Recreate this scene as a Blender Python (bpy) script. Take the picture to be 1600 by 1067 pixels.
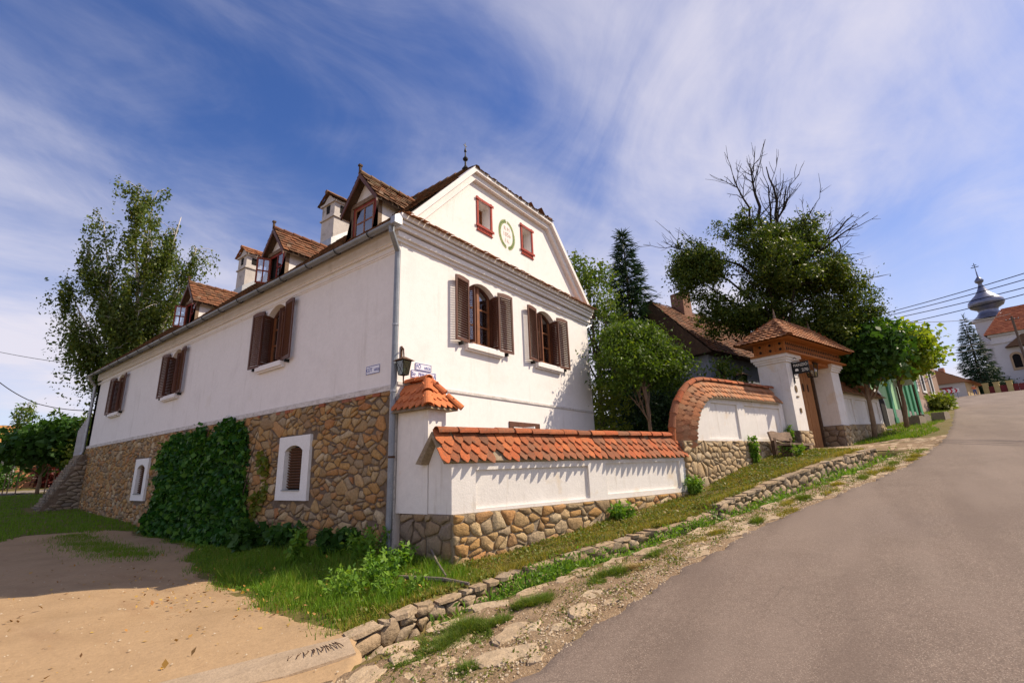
import bpy, bmesh, math, random
import numpy as np
from mathutils import Vector, Matrix
from mathutils.geometry import tessellate_polygon

# ------------------------------------------------------------------ camera, sky, sun, exposure
for o in list(bpy.data.objects): bpy.data.objects.remove(o)
scene = bpy.context.scene
COL = scene.collection
scene.render.resolution_x = 1024; scene.render.resolution_y = 682
cam_d = bpy.data.cameras.new('camera'); cam = bpy.data.objects.new('camera', cam_d); COL.objects.link(cam)
cam_d.sensor_width = 36; cam_d.lens = 16.58; cam_d.clip_start = .05; cam_d.clip_end = 3000
CAM = (-6.22, -7.59, 1.6)
RC = ((0.6019, -0.1864, -0.7765), (-0.7977, -0.1810, -0.5750), (-0.0357, 0.9656, -0.2578))
def _cal():
    c = np.array([800, 533.5]); VL = np.array([-219, 769.]); VR = np.array([1374, 711.])
    f = math.sqrt(-np.dot(VL-c, VR-c))
    def d(p):
        v = np.array([p[0]-c[0], c[1]-p[1], -f]); return v/np.linalg.norm(v)
    X = d(VR); Y = d(VL); Z = np.cross(X, Y)
    return np.array([X, Y, Z])
_R = _cal()
cam.matrix_world = Matrix.Translation(CAM) @ Matrix(_R.tolist()).to_4x4()
scene.camera = cam

SUN = Vector((.70, -.72, 1.02)).normalized()
world = bpy.data.worlds.new('World'); scene.world = world; world.use_nodes = True
def build_world():
    nt = world.node_tree; N = nt.nodes; L = nt.links
    for n in list(N): N.remove(n)
    out = N.new('ShaderNodeOutputWorld'); bg = N.new('ShaderNodeBackground'); bg.inputs[1].default_value = SKY_STRENGTH
    sky = N.new('ShaderNodeTexSky'); sky.sky_type = 'NISHITA'; sky.sun_disc = False
    sky.sun_elevation = math.asin(SUN.z); sky.sun_rotation = math.atan2(SUN.x, SUN.y)
    sky.altitude = 500; sky.air_density = 1.0; sky.dust_density = .4; sky.ozone_density = 4.0
    tc = N.new('ShaderNodeTexCoord')
    sep = N.new('ShaderNodeSeparateXYZ'); L.new(tc.outputs['Generated'], sep.inputs[0])
    def math_(op, a, b=None, clamp=False):
        m = N.new('ShaderNodeMath'); m.operation = op; m.use_clamp = clamp
        for i, v in enumerate((a, b)):
            if v is None: continue
            if isinstance(v, (int, float)): m.inputs[i].default_value = v
            else: L.new(v, m.inputs[i])
        return m.outputs[0]
    zz = math_('ADD', math_('MAXIMUM', sep.outputs[2], 0.0), .22)
    px = math_('DIVIDE', sep.outputs[0], zz); py = math_('DIVIDE', sep.outputs[1], zz)
    comb = N.new('ShaderNodeCombineXYZ'); L.new(px, comb.inputs[0]); L.new(py, comb.inputs[1])
    mp = N.new('ShaderNodeMapping'); L.new(comb.outputs[0], mp.inputs[0])
    mp.inputs['Rotation'].default_value = (0, 0, math.radians(-34)); mp.inputs['Scale'].default_value = (.62, 1.0, 1)
    mp.inputs['Location'].default_value = CLOUD_LOC
    def noise(scale, detail, rough, dist, vec=mp.outputs[0]):
        n = N.new('ShaderNodeTexNoise'); n.inputs['Scale'].default_value = scale; n.inputs['Detail'].default_value = detail
        n.inputs['Roughness'].default_value = rough; n.inputs['Distortion'].default_value = dist; L.new(vec, n.inputs['Vector']); return n.outputs[0]
    a = noise(.85, 9, .56, .35); b = noise(2.4, 9, .62, 1.1)
    c = math_('ADD', math_('MULTIPLY', a, .74), math_('MULTIPLY', b, .26))
    mr = N.new('ShaderNodeMapRange'); mr.interpolation_type = 'SMOOTHSTEP'; L.new(c, mr.inputs[0])
    mr.inputs[1].default_value = .36; mr.inputs[2].default_value = .69; mr.inputs[3].default_value = .01; mr.inputs[4].default_value = .84
    # cirrus sheet seen edge-on near the horizon is thicker everywhere
    hz = N.new('ShaderNodeMapRange'); hz.interpolation_type = 'SMOOTHSTEP'; L.new(sep.outputs[2], hz.inputs[0])
    hz.inputs[1].default_value = .0; hz.inputs[2].default_value = .60; hz.inputs[3].default_value = .62; hz.inputs[4].default_value = 0
    fac = math_('ADD', mr.outputs[0], hz.outputs[0], True)
    fac = math_('MINIMUM', fac, .93)
    mix = N.new('ShaderNodeMix'); mix.data_type = 'RGBA'; L.new(fac, mix.inputs[0]); hs = N.new('ShaderNodeHueSaturation'); hs.inputs['Saturation'].default_value = 1.2; hs.inputs['Hue'].default_value = .514; hs.inputs['Value'].default_value = .60; L.new(sky.outputs[0], hs.inputs['Color']); L.new(hs.outputs[0], mix.inputs[6]); mix.inputs[7].default_value = CLOUD_COL
    L.new(mix.outputs[2], bg.inputs[0]); L.new(bg.outputs[0], out.inputs[0])
SKY_STRENGTH = .15
CLOUD_COL = (3.3, 3.15, 3.5, 1)
CLOUD_LOC = (12.6, 2.2, 0)
build_world()
sun_d = bpy.data.lights.new('sun', 'SUN'); sun_d.energy = 3.75; sun_d.angle = math.radians(.55); sun_d.color = (1, .86, .67)
sun_o = bpy.data.objects.new('sun', sun_d); COL.objects.link(sun_o)
sun_o.rotation_euler = (-SUN).to_track_quat('-Z', 'Y').to_euler(); sun_o.location = (20, -20, 30)
scene.view_settings.view_transform = 'Standard'; scene.view_settings.look = 'None'
scene.view_settings.gamma = 1; scene.view_settings.exposure = .76; scene.view_settings.use_curve_mapping = False
scene.render.engine = 'CYCLES'

# ------------------------------------------------------------------ frames and terrain
rng = random.Random(7); nr = np.random.default_rng(7)
UX, UY = .9598, -.2806
NX, NY = -.2806, -.9598
PX, PY = .01, -1.53
WROT = math.atan2(UY, UX)
def w2(s, o): return PX+UX*s+NX*o, PY+UY*s+NY*o          # street frame -> world xy (s along the walls, o towards the road)
def so(x, y): return (x-PX)*UX+(y-PY)*UY, (x-PX)*NX+(y-PY)*NY
def interp(t): a = np.array(t); return lambda v: np.interp(v, a[:, 0], a[:, 1])
ZW = interp([(-200,-.25),(-12,-.25),(-3,-.12),(-1,-.02),(0,.02),(2.4,.27),(4.1,.48),(6.65,.74),(7.74,.95),(10.67,1.55),(13,1.86),(16,1.93),(19,2.08),(20,2.25),(23,2.66),(27,3.2),(33,4.15),(40,5.0),(60,7.0),(80,8.8),(105,11.0),(118,11.7),(140,13.6),(160,15.2),(400,15)])
ZR = interp([(-200,-.3),(-12,-.3),(-3,-.24),(-1.3,-.14),(0,.02),(4.4,.55),(10.2,1.27),(14.85,1.88),(23,2.72),(40,4.4),(60,6.3),(80,8.2),(105,10.7),(118,11.5),(140,13.2),(160,15.0),(400,15)])
EDGE = interp([(-200,9),(-14,6.4),(-6,4.5),(-3,3.9),(-1.6,3.77),(.6,3.46),(2.3,3.28),(4.4,3.2),(6.8,3.4),(9.9,3.67),(12.3,3.66),(15.4,3.48),(22.9,2.38),(36.4,.12),(57.9,-3.6),(88.5,-9),(118,-14.5),(300,-60)])
LANE = interp([(-40,-5.2),(-4.2,-4.4),(-3.0,-2.95),(-2.4,-2.83),(-1.5,-2.8),(-.4,-2.66),(.7,-2.5),(1.8,-2.36),(3.5,-2.05),(5,-1.7),(6,-1.2),(7.4,-.72),(10,-.5),(13,-.55),(14,-.9)])
DIN = interp([(-3,1.85),(-2.3,1.75),(-1.4,1.5),(-.5,1.32),(.5,1.15),(1.4,1.28),(3.1,1.5),(4.1,1.85),(5.2,1.85),(7.6,1.78),(11.4,2.25),(13.2,2.4)])
DOUT = interp([(-3,2.55),(-2.3,2.4),(-1.2,2.1),(-.3,2.0),(.15,1.97),(2.1,2.3),(4.4,2.45),(5.7,2.62),(9.5,2.95),(13.2,3.08)])
def sm(a, b, x): t = np.clip((x-a)/(b-a), 0, 1); return t*t*(3-2*t)
def hbase(x, y):
    s, o = so(x, y)
    op = o-(EDGE(s)-3.3)
    w = sm(.6, 2.6, op); wf = sm(-3.2, 2.9, op); k = sm(20, 32, s)
    zw, zr = ZW(s), ZR(s)
    z = zw+(zr-zw)*(w*(1-k)+wf*k)
    r = np.interp(y, [10, 12, 15, 21, 30, 60, 400], [0, .05, .32, .6, 1.3, 2.2, 5])
    z = z+r*sm(1.5, -1, s)*sm(-14, -2, x)
    # grass bank against the left facade
    z = z+.14*sm(-1.6, -.1, x)*sm(6, 3, y)*sm(.6, -.3, x)*sm(-2.2, -.6, y)
    return z
def hditch(s, o):
    a, b = DIN(s), DOUT(s)
    on = sm(-2.6, -2.35, s)*(1-sm(13.0, 13.4, s))
    return .34*on*sm(a-.06, a+.05, o)*(1-sm(b-.22, b, o))
def rise(s, o):   # the second, taller stretch of retaining wall
    a = DIN(s); return .13*sm(5.0, 5.3, s)*(1-sm(12.6, 13.3, s))*sm(a-.9, a-.1, o)*(1-sm(a-.05, a+.05, o))
def hnoise(x, y): return .018*np.sin(x*2.3+1.3*np.sin(y*1.7))*np.sin(y*2.9+.7*np.sin(x*1.1))+.012*np.sin(x*5.1+y*3.3)
def hg(x, y):     # ground surface as seen
    s, o = so(x, y); return hbase(x, y)-hditch(s, o)+rise(s, o)+hnoise(x, y)*sm(120, 40, np.abs(s))

# ------------------------------------------------------------------ object helpers
OFF = {}
def fr(frame, p):
    if frame == 'w':
        x, y = w2(p[0], -p[1]); return Vector((x, y, p[2]))
    return Vector(p)
def tag(o, label=None, cat=None, group=None, kind=None):
    if label: o['label'] = label
    if cat: o['category'] = cat
    if group: o['group'] = group
    if kind: o['kind'] = kind
    return o
def emp(name, label, cat, frame, base, group=None):
    o = bpy.data.objects.new(name, None); COL.objects.link(o); o.empty_display_size = .2
    o.location = fr(frame, base); o.rotation_euler = (0, 0, WROT if frame == 'w' else 0)
    OFF[o.name] = Vector(base)
    return tag(o, label, cat, group)
def add(name, mesh, parent=None, loc=None, mat=None, rot=None, kind=None):
    o = bpy.data.objects.new(name, mesh); COL.objects.link(o)
    if parent: o.parent = parent
    if loc is not None: o.location = loc
    if rot is not None: o.rotation_euler = rot
    if mat and not mesh.materials: mesh.materials.append(mat)
    if kind: o['kind'] = kind
    return o
def base_of(parent):
    return OFF.get(parent.name, Vector((0, 0, 0))) if parent else Vector((0, 0, 0))
class MB:
    def __init__(s): s.v = []; s.f = []; s.r = []; s.cur = .5
    def face(s, pts, r=None):
        b = len(s.v); s.v += [tuple(p) for p in pts]; s.f.append(tuple(range(b, b+len(pts)))); s.r.append(s.cur if r is None else r)
    def box(s, a, b, r=None):
        (x0, y0, z0), (x1, y1, z1) = a, b
        if x0 > x1: x0, x1 = x1, x0
        if y0 > y1: y0, y1 = y1, y0
        if z0 > z1: z0, z1 = z1, z0
        i = len(s.v); s.v += [(x0,y0,z0),(x1,y0,z0),(x1,y1,z0),(x0,y1,z0),(x0,y0,z1),(x1,y0,z1),(x1,y1,z1),(x0,y1,z1)]
        for q in ((0,3,2,1),(4,5,6,7),(0,1,5,4),(1,2,6,5),(2,3,7,6),(3,0,4,7)): s.f.append(tuple(i+k for k in q)); s.r.append(s.cur if r is None else r)
        return s
    def obox(s, c, ax, half, r=None):   # oriented box
        c = Vector(c); X, Y, Z = [Vector(a)*h for a, h in zip(ax, half)]
        i = len(s.v)
        for sx, sy, sz in ((-1,-1,-1),(1,-1,-1),(1,1,-1),(-1,1,-1),(-1,-1,1),(1,-1,1),(1,1,1),(-1,1,1)): s.v.append(tuple(c+X*sx+Y*sy+Z*sz))
        for q in ((0,3,2,1),(4,5,6,7),(0,1,5,4),(1,2,6,5),(2,3,7,6),(3,0,4,7)): s.f.append(tuple(i+k for k in q)); s.r.append(s.cur if r is None else r)
        return s
    def bar(s, a, b, w, d, up=(0, 0, 1)):
        a = Vector(a); b = Vector(b); Z = (b-a); L = Z.length; Z.normalize(); X = Z.cross(Vector(up))
        if X.length < 1e-4: X = Z.cross(Vector((1, 0, 0)))
        X.normalize(); Y = X.cross(Z); return s.obox((a+b)/2, (X, Y, Z), (w/2, d/2, L/2))
    def tube(s, pts, rad, n=8, cap=True):
        pts = [Vector(p) for p in pts]; m = len(pts)
        if isinstance(rad, (int, float)): rad = [rad]*m
        i0 = len(s.v); prev = None
        for k, p in enumerate(pts):
            t = (pts[min(k+1, m-1)]-pts[max(k-1, 0)]).normalized()
            if prev is None:
                x = t.cross(Vector((0, 0, 1)));
                if x.length < .05: x = t.cross(Vector((1, 0, 0)))
            else: x = prev-t*prev.dot(t)
            x.normalize(); prev = x; y = t.cross(x)
            for j in range(n):
                a = 2*math.pi*j/n; s.v.append(tuple(p+(x*math.cos(a)+y*math.sin(a))*rad[k]))
        for k in range(m-1):
            for j in range(n):
                a = i0+k*n+j; b = i0+k*n+(j+1) % n; s.f.append((a, b, b+n, a+n)); s.r.append(s.cur)
        if cap:
            s.f.append(tuple(i0+j for j in reversed(range(n)))); s.r.append(s.cur)
            s.f.append(tuple(i0+(m-1)*n+j for j in range(n))); s.r.append(s.cur)
        return s
    def prism(s, poly, fn, d0, d1, holes=()):   # polygon (2D) extruded between depths; fn(u,v,d)->xyz
        loops = [[Vector((p[0], p[1], 0)) for p in poly]]+[[Vector((p[0], p[1], 0)) for p in h] for h in holes]
        flat = [p for l in loops for p in l]; tris = tessellate_polygon(loops); i = len(s.v); n = len(flat)
        for d in (d0, d1): s.v += [tuple(fn(p.x, p.y, d)) for p in flat]
        for t in tris:
            s.f.append(tuple(i+k for k in t)); s.f.append(tuple(i+n+k for k in reversed(t))); s.r += [s.cur]*2
        b = 0
        for l in loops:
            m = len(l)
            for k in range(m):
                s.f.append((i+b+k, i+b+(k+1) % m, i+n+b+(k+1) % m, i+n+b+k)); s.r.append(s.cur)
            b += m
        return s
    def lathe(s, prof, c, n=16):
        i = len(s.v)
        for r, z in prof:
            for j in range(n): a = 2*math.pi*j/n; s.v.append((c[0]+r*math.cos(a), c[1]+r*math.sin(a), c[2]+z))
        for k in range(len(prof)-1):
            for j in range(n): a = i+k*n+j; b = i+k*n+(j+1) % n; s.f.append((a, b, b+n, a+n)); s.r.append(s.cur)
        return s
    def mesh(s, name, mat, off=(0, 0, 0), smooth=False):
        me = bpy.data.meshes.new(name); o = Vector(off)
        me.from_pydata([(a-o.x, b-o.y, c-o.z) for a, b, c in s.v], [], s.f)
        at = me.attributes.new('rnd', 'FLOAT', 'FACE'); at.data.foreach_set('value', np.array(s.r, dtype=np.float32))
        if mat: me.materials.append(mat)
        bm = bmesh.new(); bm.from_mesh(me); bmesh.ops.recalc_face_normals(bm, faces=bm.faces); bm.to_mesh(me); bm.free()
        if smooth: me.polygons.foreach_set('use_smooth', [True]*len(me.polygons))
        return me
    def build(s, name, mat, parent=None, smooth=False, kind=None, own=None):
        """link as ONE object; own = explicit origin (in the parent's frame coordinates)"""
        b = base_of(parent); org = Vector(own) if own is not None else b
        me = s.mesh(name, mat, org, smooth); o = add(name, me, parent, org-b if (parent or own is not None) else None, kind=kind)
        OFF[o.name] = org
        return o
def npmesh(name, V, F, mat, rnd=None, smooth=False):
    """V (n,3), F (m,k) numpy arrays"""
    me = bpy.data.meshes.new(name); V = np.asarray(V, np.float32); F = np.asarray(F, np.int32); k = F.shape[1]
    me.vertices.add(len(V)); me.vertices.foreach_set('co', V.ravel())
    me.loops.add(F.size); me.loops.foreach_set('vertex_index', F.ravel())
    me.polygons.add(len(F)); me.polygons.foreach_set('loop_start', np.arange(0, F.size, k, dtype=np.int32)); me.polygons.foreach_set('loop_total', np.full(len(F), k, np.int32))
    if rnd is not None:
        at = me.attributes.new('rnd', 'FLOAT', 'FACE'); at.data.foreach_set('value', np.asarray(rnd, np.float32))
    if smooth: me.polygons.foreach_set('use_smooth', np.ones(len(F), bool))
    me.materials.append(mat); me.update(calc_edges=True); me.validate()
    return me

# ------------------------------------------------------------------ materials
MATS = {}
def M(name, cols, scale=3, rough=.85, bump=0, bscale=18, rnd=None, rmix=.8, spec=.25, fine=.25, fscale=25, metal=0, detail=6, stretch=None, stain=None, transl=0, cell=0):
    """cols: colours spread over a noise; rnd: colours picked per piece; stain: (colour, scale, threshold, amount)"""
    if name in MATS: return MATS[name]
    m = bpy.data.materials.new(name); m.use_nodes = True; nt = m.node_tree; N = nt.nodes; L = nt.links
    for n in list(N): N.remove(n)
    out = N.new('ShaderNodeOutputMaterial'); bs = N.new('ShaderNodeBsdfPrincipled')
    bs.inputs['Roughness'].default_value = rough; bs.inputs['Specular IOR Level'].default_value = spec; bs.inputs['Metallic'].default_value = metal
    tc = N.new('ShaderNodeTexCoord'); oi = N.new('ShaderNodeObjectInfo'); atr = N.new('ShaderNodeAttribute'); atr.attribute_name = 'rnd'
    sc = N.new('ShaderNodeMath'); sc.operation = 'MULTIPLY_ADD'; L.new(oi.outputs['Random'], sc.inputs[0]); sc.inputs[1].default_value = 1.0; L.new(atr.outputs['Fac'], sc.inputs[2])
    fr_ = N.new('ShaderNodeMath'); fr_.operation = 'FRACT'; L.new(sc.outputs[0], fr_.inputs[0])
    off = N.new('ShaderNodeVectorMath'); off.operation = 'SCALE'; off.inputs[0].default_value = (7.1, 3.7, 5.3); L.new(fr_.outputs[0], off.inputs['Scale'])
    ad = N.new('ShaderNodeVectorMath'); ad.operation = 'ADD'; L.new(tc.outputs['Object'], ad.inputs[0])
    if rnd: L.new(off.outputs[0], ad.inputs[1])
    vec = ad.outputs[0]
    if stretch:
        mp = N.new('ShaderNodeMapping'); mp.inputs['Scale'].default_value = stretch; L.new(vec, mp.inputs[0]); vec = mp.outputs[0]
    def noise(sc_, det=detail, ro=.6, st_=None):
        n = N.new('ShaderNodeTexNoise'); n.inputs['Scale'].default_value = sc_; n.inputs['Detail'].default_value = det; n.inputs['Roughness'].default_value = ro
        v_ = vec
        if st_:
            m_ = N.new('ShaderNodeMapping'); m_.inputs['Scale'].default_value = st_; L.new(vec, m_.inputs[0]); v_ = m_.outputs[0]
        L.new(v_, n.inputs['Vector']); return n.outputs[0]
    def ramp(cs, src, lo=.3, hi=.7, const=False):
        r = N.new('ShaderNodeValToRGB'); e = r.color_ramp.elements
        if const: r.color_ramp.interpolation = 'LINEAR'
        k = len(cs)
        while len(e) < k: e.new(.5)
        for i, c in enumerate(cs):
            e[i].position = lo+(hi-lo)*i/max(1, k-1); e[i].color = (*c, 1)
        L.new(src, r.inputs[0]); return r.outputs[0]
    def mix(kind, f, a, b):
        x = N.new('ShaderNodeMix'); x.data_type = 'RGBA'; x.blend_type = kind
        if isinstance(f, (int, float)): x.inputs[0].default_value = f
        else: L.new(f, x.inputs[0])
        for i, v in ((6, a), (7, b)):
            if isinstance(v, tuple): x.inputs[i].default_value = (*v, 1)
            else: L.new(v, x.inputs[i])
        return x.outputs[2]
    col = ramp(cols if len(cols) > 1 else cols*2, noise(scale))
    if rnd:
        col = mix('MIX', rmix, col, ramp(rnd, fr_.outputs[0], 0, 1))
    if fine:
        g = ramp([(1-fine,)*3, (1+fine*.5,)*3], noise(fscale, 5, .7), .3, .7)
        col = mix('MULTIPLY', 1.0, col, g)
    if stain:
        for st in (stain if isinstance(stain, list) else [stain]):
            s_ = ramp([(0, 0, 0), (st[3],)*3], noise(st[1], 7, .65, st[4] if len(st) > 4 else None), st[2], st[2]+.14)
            col = mix('MIX', s_, col, st[0])
    L.new(col, bs.inputs['Base Color'])
    if bump:
        b = N.new('ShaderNodeBump'); b.inputs['Strength'].default_value = min(1, bump); b.inputs['Distance'].default_value = .02*max(1, bump)
        L.new(noise(bscale, 6, .65), b.inputs['Height']); L.new(b.outputs[0], bs.inputs['Normal'])
    if transl:
        tr = N.new('ShaderNodeBsdfTranslucent'); L.new(mix('MULTIPLY', 1.0, col, (1.5, 1.5, .5)), tr.inputs[0]); ms = N.new('ShaderNodeMixShader'); ms.inputs[0].default_value = transl
        L.new(bs.outputs[0], ms.inputs[1]); L.new(tr.outputs[0], ms.inputs[2]); L.new(ms.outputs[0], out.inputs[0])
    else: L.new(bs.outputs[0], out.inputs[0])
    MATS[name] = m; return m
def glass_mat(name, tint=(.9, .95, 1), refl=.25):
    if name in MATS: return MATS[name]
    m = bpy.data.materials.new(name); m.use_nodes = True; nt = m.node_tree; N = nt.nodes; L = nt.links
    for n in list(N): N.remove(n)
    out = N.new('ShaderNodeOutputMaterial'); g = N.new('ShaderNodeBsdfGlossy'); g.inputs['Roughness'].default_value = .03
    t = N.new('ShaderNodeBsdfTransparent'); t.inputs[0].default_value = (*tint, 1)
    lw = N.new('ShaderNodeFresnel'); lw.inputs[0].default_value = 1.5
    ma = N.new('ShaderNodeMath'); ma.operation = 'MAXIMUM'; ma.inputs[1].default_value = refl; L.new(lw.outputs[0], ma.inputs[0])
    ms = N.new('ShaderNodeMixShader'); L.new(ma.outputs[0], ms.inputs[0]); L.new(t.outputs[0], ms.inputs[1]); L.new(g.outputs[0], ms.inputs[2]); L.new(ms.outputs[0], out.inputs[0])
    MATS[name] = m; return m
plaster = M('white_plaster', [(.76,.72,.70),(.82,.78,.76),(.79,.75,.73)], 1.1, .9, .25, 35, fine=.05, fscale=9, stain=[((.62,.54,.42), .7, .60, .35), ((.55,.52,.50), 2.3, .66, .35), ((.50,.45,.40), 1.3, .57, .32, (2.2,2.2,.25)), ((.60,.50,.36), 5, .66, .3, (1,1,.5))])
plaster_wall = M('white_wall_plaster', [(.73,.69,.65),(.80,.76,.72)], 1.6, .9, .3, 30, fine=.06, fscale=8, stain=[((.66,.48,.26), 1.3, .56, .5), ((.30,.27,.24), 9, .68, .6), ((.48,.42,.34), 2.4, .58, .5, (3,3,.25))])
STONEC = [(.30,.23,.15),(.36,.28,.19),(.18,.125,.075),(.60,.48,.31),(.22,.16,.10),(.40,.19,.05),(.47,.26,.08),(.30,.19,.09),(.52,.33,.13),(.26,.17,.10),(.48,.21,.06),(.56,.41,.22),(.36,.24,.12),(.42,.15,.05),(.50,.28,.09)]
STONEC = [tuple(c*.92+g_*.08 for c, g_ in zip(q, (.33*sum(q)*1.1, .33*sum(q), .33*sum(q)*.8))) for q in STONEC]
stone_m = M('rubble_stone', [(.34,.21,.09),(.50,.34,.16)], 7, .9, 1.6, 12, rnd=STONEC, rmix=.72, fine=.35, fscale=22, stain=((.14,.11,.08), 6, .60, .5))
stone_grey = M('grey_slab_stone', [(.20,.16,.12),(.32,.26,.19)], 5, .9, .9, 14, rnd=[(.20,.16,.12),(.28,.23,.17),(.34,.27,.19),(.17,.15,.13),(.30,.21,.13)], rmix=.7, fine=.35, fscale=22)
stone_pale = M('pale_limestone', [(.46,.36,.24),(.56,.46,.33)], 4, .9, .8, 10, rnd=[(.46,.34,.22),(.55,.43,.29),(.40,.31,.22),(.52,.42,.31),(.44,.38,.31)], rmix=.65, fine=.25, fscale=18, stain=((.25,.18,.11), 5, .58, .5))
mortar = M('mortar', [(.13,.095,.07),(.21,.155,.11)], 6, .95, .9, 25, fine=.3)
mortar_l = M('lime_mortar', [(.27,.205,.135),(.37,.29,.20)], 6, .95, .8, 25, fine=.3)
TILEC = [(.36,.085,.03),(.46,.12,.04),(.25,.08,.035),(.15,.07,.04),(.50,.15,.05),(.30,.10,.045),(.19,.10,.06),(.42,.095,.03),(.12,.065,.04)]
tile_m = M('clay_tile', [(.38,.11,.04),(.52,.16,.06)], 9, .85, .5, 40, rnd=TILEC, rmix=.8, fine=.35, fscale=30, stain=[((.12,.08,.05), 11, .54, .75), ((.30,.26,.18), 17, .64, .6)])
tile_brown = M('weathered_clay_tile', [(.30,.13,.06),(.42,.19,.09)], 9, .88, .5, 40, rnd=[(.36,.15,.07),(.46,.20,.09),(.28,.13,.07),(.40,.22,.12),(.50,.19,.08),(.24,.12,.07)], rmix=.75, fine=.3, fscale=30, stain=((.15,.11,.06), 8, .60, .6))
tile_old = M('old_roof_tile', [(.17,.085,.045),(.24,.13,.07)], 6, .9, .4, 40, rnd=[(.14,.075,.045),(.22,.10,.05),(.10,.065,.04),(.27,.11,.05),(.18,.12,.07),(.13,.10,.06)], rmix=.75, fine=.3, stain=((.09,.09,.035), 3, .58, .6))
wood_sh = M('brown_painted_wood', [(.085,.030,.018),(.14,.052,.028)], 5, .55, .25, 40, fine=.25, stretch=(1,1,.3), spec=.4)
wood_fr = M('orange_brown_window_wood', [(.19,.065,.022),(.30,.11,.035)], 6, .5, .2, 40, fine=.25, spec=.4)
wood_red = M('dark_red_paint', [(.20,.025,.02),(.28,.04,.03)], 6, .6, .2, 40, fine=.2)
red_trim = M('red_trim_paint', [(.28,.022,.012),(.35,.035,.016)], 6, .7, .1, 40, fine=.15)
wood_old = M('grey_old_wood', [(.17,.115,.08),(.30,.21,.15)], 6, .9, .6, 30, fine=.35, stretch=(.25,1,1))
wood_gate = M('gate_plank_wood', [(.30,.12,.04),(.46,.22,.09)], 3, .7, .4, 25, rnd=[(.32,.14,.05),(.45,.22,.09),(.38,.17,.06),(.28,.13,.06)], rmix=.5, fine=.35, fscale=12, stretch=(5,5,.5))
wood_warm = M('warm_carved_wood', [(.36,.12,.03),(.46,.17,.045)], 4, .7, .3, 30, fine=.3)
wood_dark = M('dark_beam_wood', [(.06,.035,.022),(.12,.07,.04)], 6, .8, .4, 25, fine=.3)
zinc = M('zinc_metal', [(.30,.31,.33),(.42,.43,.45)], 4, .42, .15, 20, metal=.55, fine=.15, spec=.5)
zinc_d = M('dull_grey_pipe', [(.20,.22,.25),(.28,.30,.33)], 3, .5, .1, 20, metal=.35, fine=.15, spec=.5)
iron = M('black_iron', [(.015,.014,.013),(.03,.027,.025)], 8, .5, .1, 30, metal=.4, fine=.2)
rust = M('rusty_iron', [(.07,.035,.02),(.14,.07,.04)], 12, .8, .4, 30, metal=.2)
dark_in = M('dark_interior', [(.012,.010,.010),(.02,.017,.016)], 2, .95, fine=0)
curtain_m = M('net_curtain', [(.62,.61,.60),(.75,.74,.73)], 12, .9, .4, 9, fine=.15, stretch=(6,6,.5))
pane_m = glass_mat('window_glass', refl=.34); lamp_glass = glass_mat('green_lamp_glass', (.30,.48,.40), .18)
concrete = M('concrete', [(.33,.245,.165),(.41,.31,.215)], 3, .9, .5, 40, fine=.2, stain=((.30,.23,.16), 2, .58, .5))
sign_white = M('enamel_white', [(.74,.74,.82),(.80,.80,.86)], 3, .3, fine=.04, spec=.5)
sign_blue = M('enamel_blue', [(.05,.06,.28),(.06,.08,.32)], 3, .4, fine=.1)
white_paint = M('white_paint', [(.75,.74,.72),(.82,.81,.79)], 4, .7, .1, 30, fine=.1)
black_paint = M('black_board', [(.012,.012,.014),(.02,.02,.022)], 6, .5, fine=.1)
def leafmat(name, rnd, transl=.35, rough=.5, k=1.45):
    rnd = [tuple(c*k for c in q) for q in rnd]; return M(name, [rnd[0], rnd[-1]], 1.2, rough, 0, rnd=rnd, rmix=.85, fine=0, spec=.25, transl=transl)
lf_locust = leafmat('locust_leaf', [(.025,.055,.008),(.045,.085,.010),(.08,.13,.014),(.03,.06,.009),(.12,.16,.02)])
lf_pear = leafmat('pear_leaf', [(.018,.040,.007),(.034,.062,.009),(.07,.10,.013),(.022,.046,.008),(.105,.12,.016),(.042,.075,.010)], .3)
lf_birch = leafmat('birch_leaf', [(.025,.055,.012),(.045,.085,.015),(.09,.11,.02),(.03,.06,.012),(.16,.14,.02)], .3)
lf_fruit = leafmat('fruit_leaf', [(.03,.07,.012),(.05,.10,.015),(.09,.13,.02),(.13,.15,.03)], .3)
lf_shrub = leafmat('shrub_leaf', [(.06,.10,.012),(.11,.15,.02),(.17,.18,.03),(.05,.08,.012)], .35)
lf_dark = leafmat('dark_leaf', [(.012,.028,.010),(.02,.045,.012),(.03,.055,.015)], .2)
lf_maple = leafmat('maple_leaf', [(.020,.055,.010),(.035,.08,.012),(.06,.12,.018),(.025,.065,.012)], .3)
lf_maple_y = leafmat('bright_maple_leaf', [(.07,.13,.012),(.14,.20,.02),(.25,.28,.03),(.05,.10,.012)], .4)
lf_spruce = leafmat('spruce_needle', [(.012,.030,.016),(.02,.045,.022),(.03,.06,.03),(.016,.036,.016)], .1)
lf_vine = leafmat('vine_leaf', [(.006,.030,.006),(.020,.075,.010),(.035,.105,.012),(.010,.045,.008),(.055,.14,.016),(.08,.17,.02),(.015,.06,.008)], .25)  # darkest tones put the shade of the creeper's depth into the leaf colour
lf_vine_y = leafmat('yellowing_vine_leaf', [(.08,.11,.015),(.16,.15,.02),(.05,.09,.012)], .35)
lf_weed = leafmat('weed_leaf', [(.05,.12,.012),(.09,.18,.02),(.15,.23,.03),(.06,.13,.014)], .35)
lf_weed_d = leafmat('burdock_leaf', [(.02,.06,.012),(.03,.08,.014),(.045,.10,.018)], .3)
lf_red = leafmat('red_shrub_leaf', [(.05,.008,.008),(.08,.012,.010),(.035,.012,.008)], .2)
grass_m = leafmat('grass_blade', [(.05,.12,.008),(.075,.16,.010),(.11,.19,.014),(.06,.135,.010),(.18,.19,.03)], .35, .6)
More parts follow.
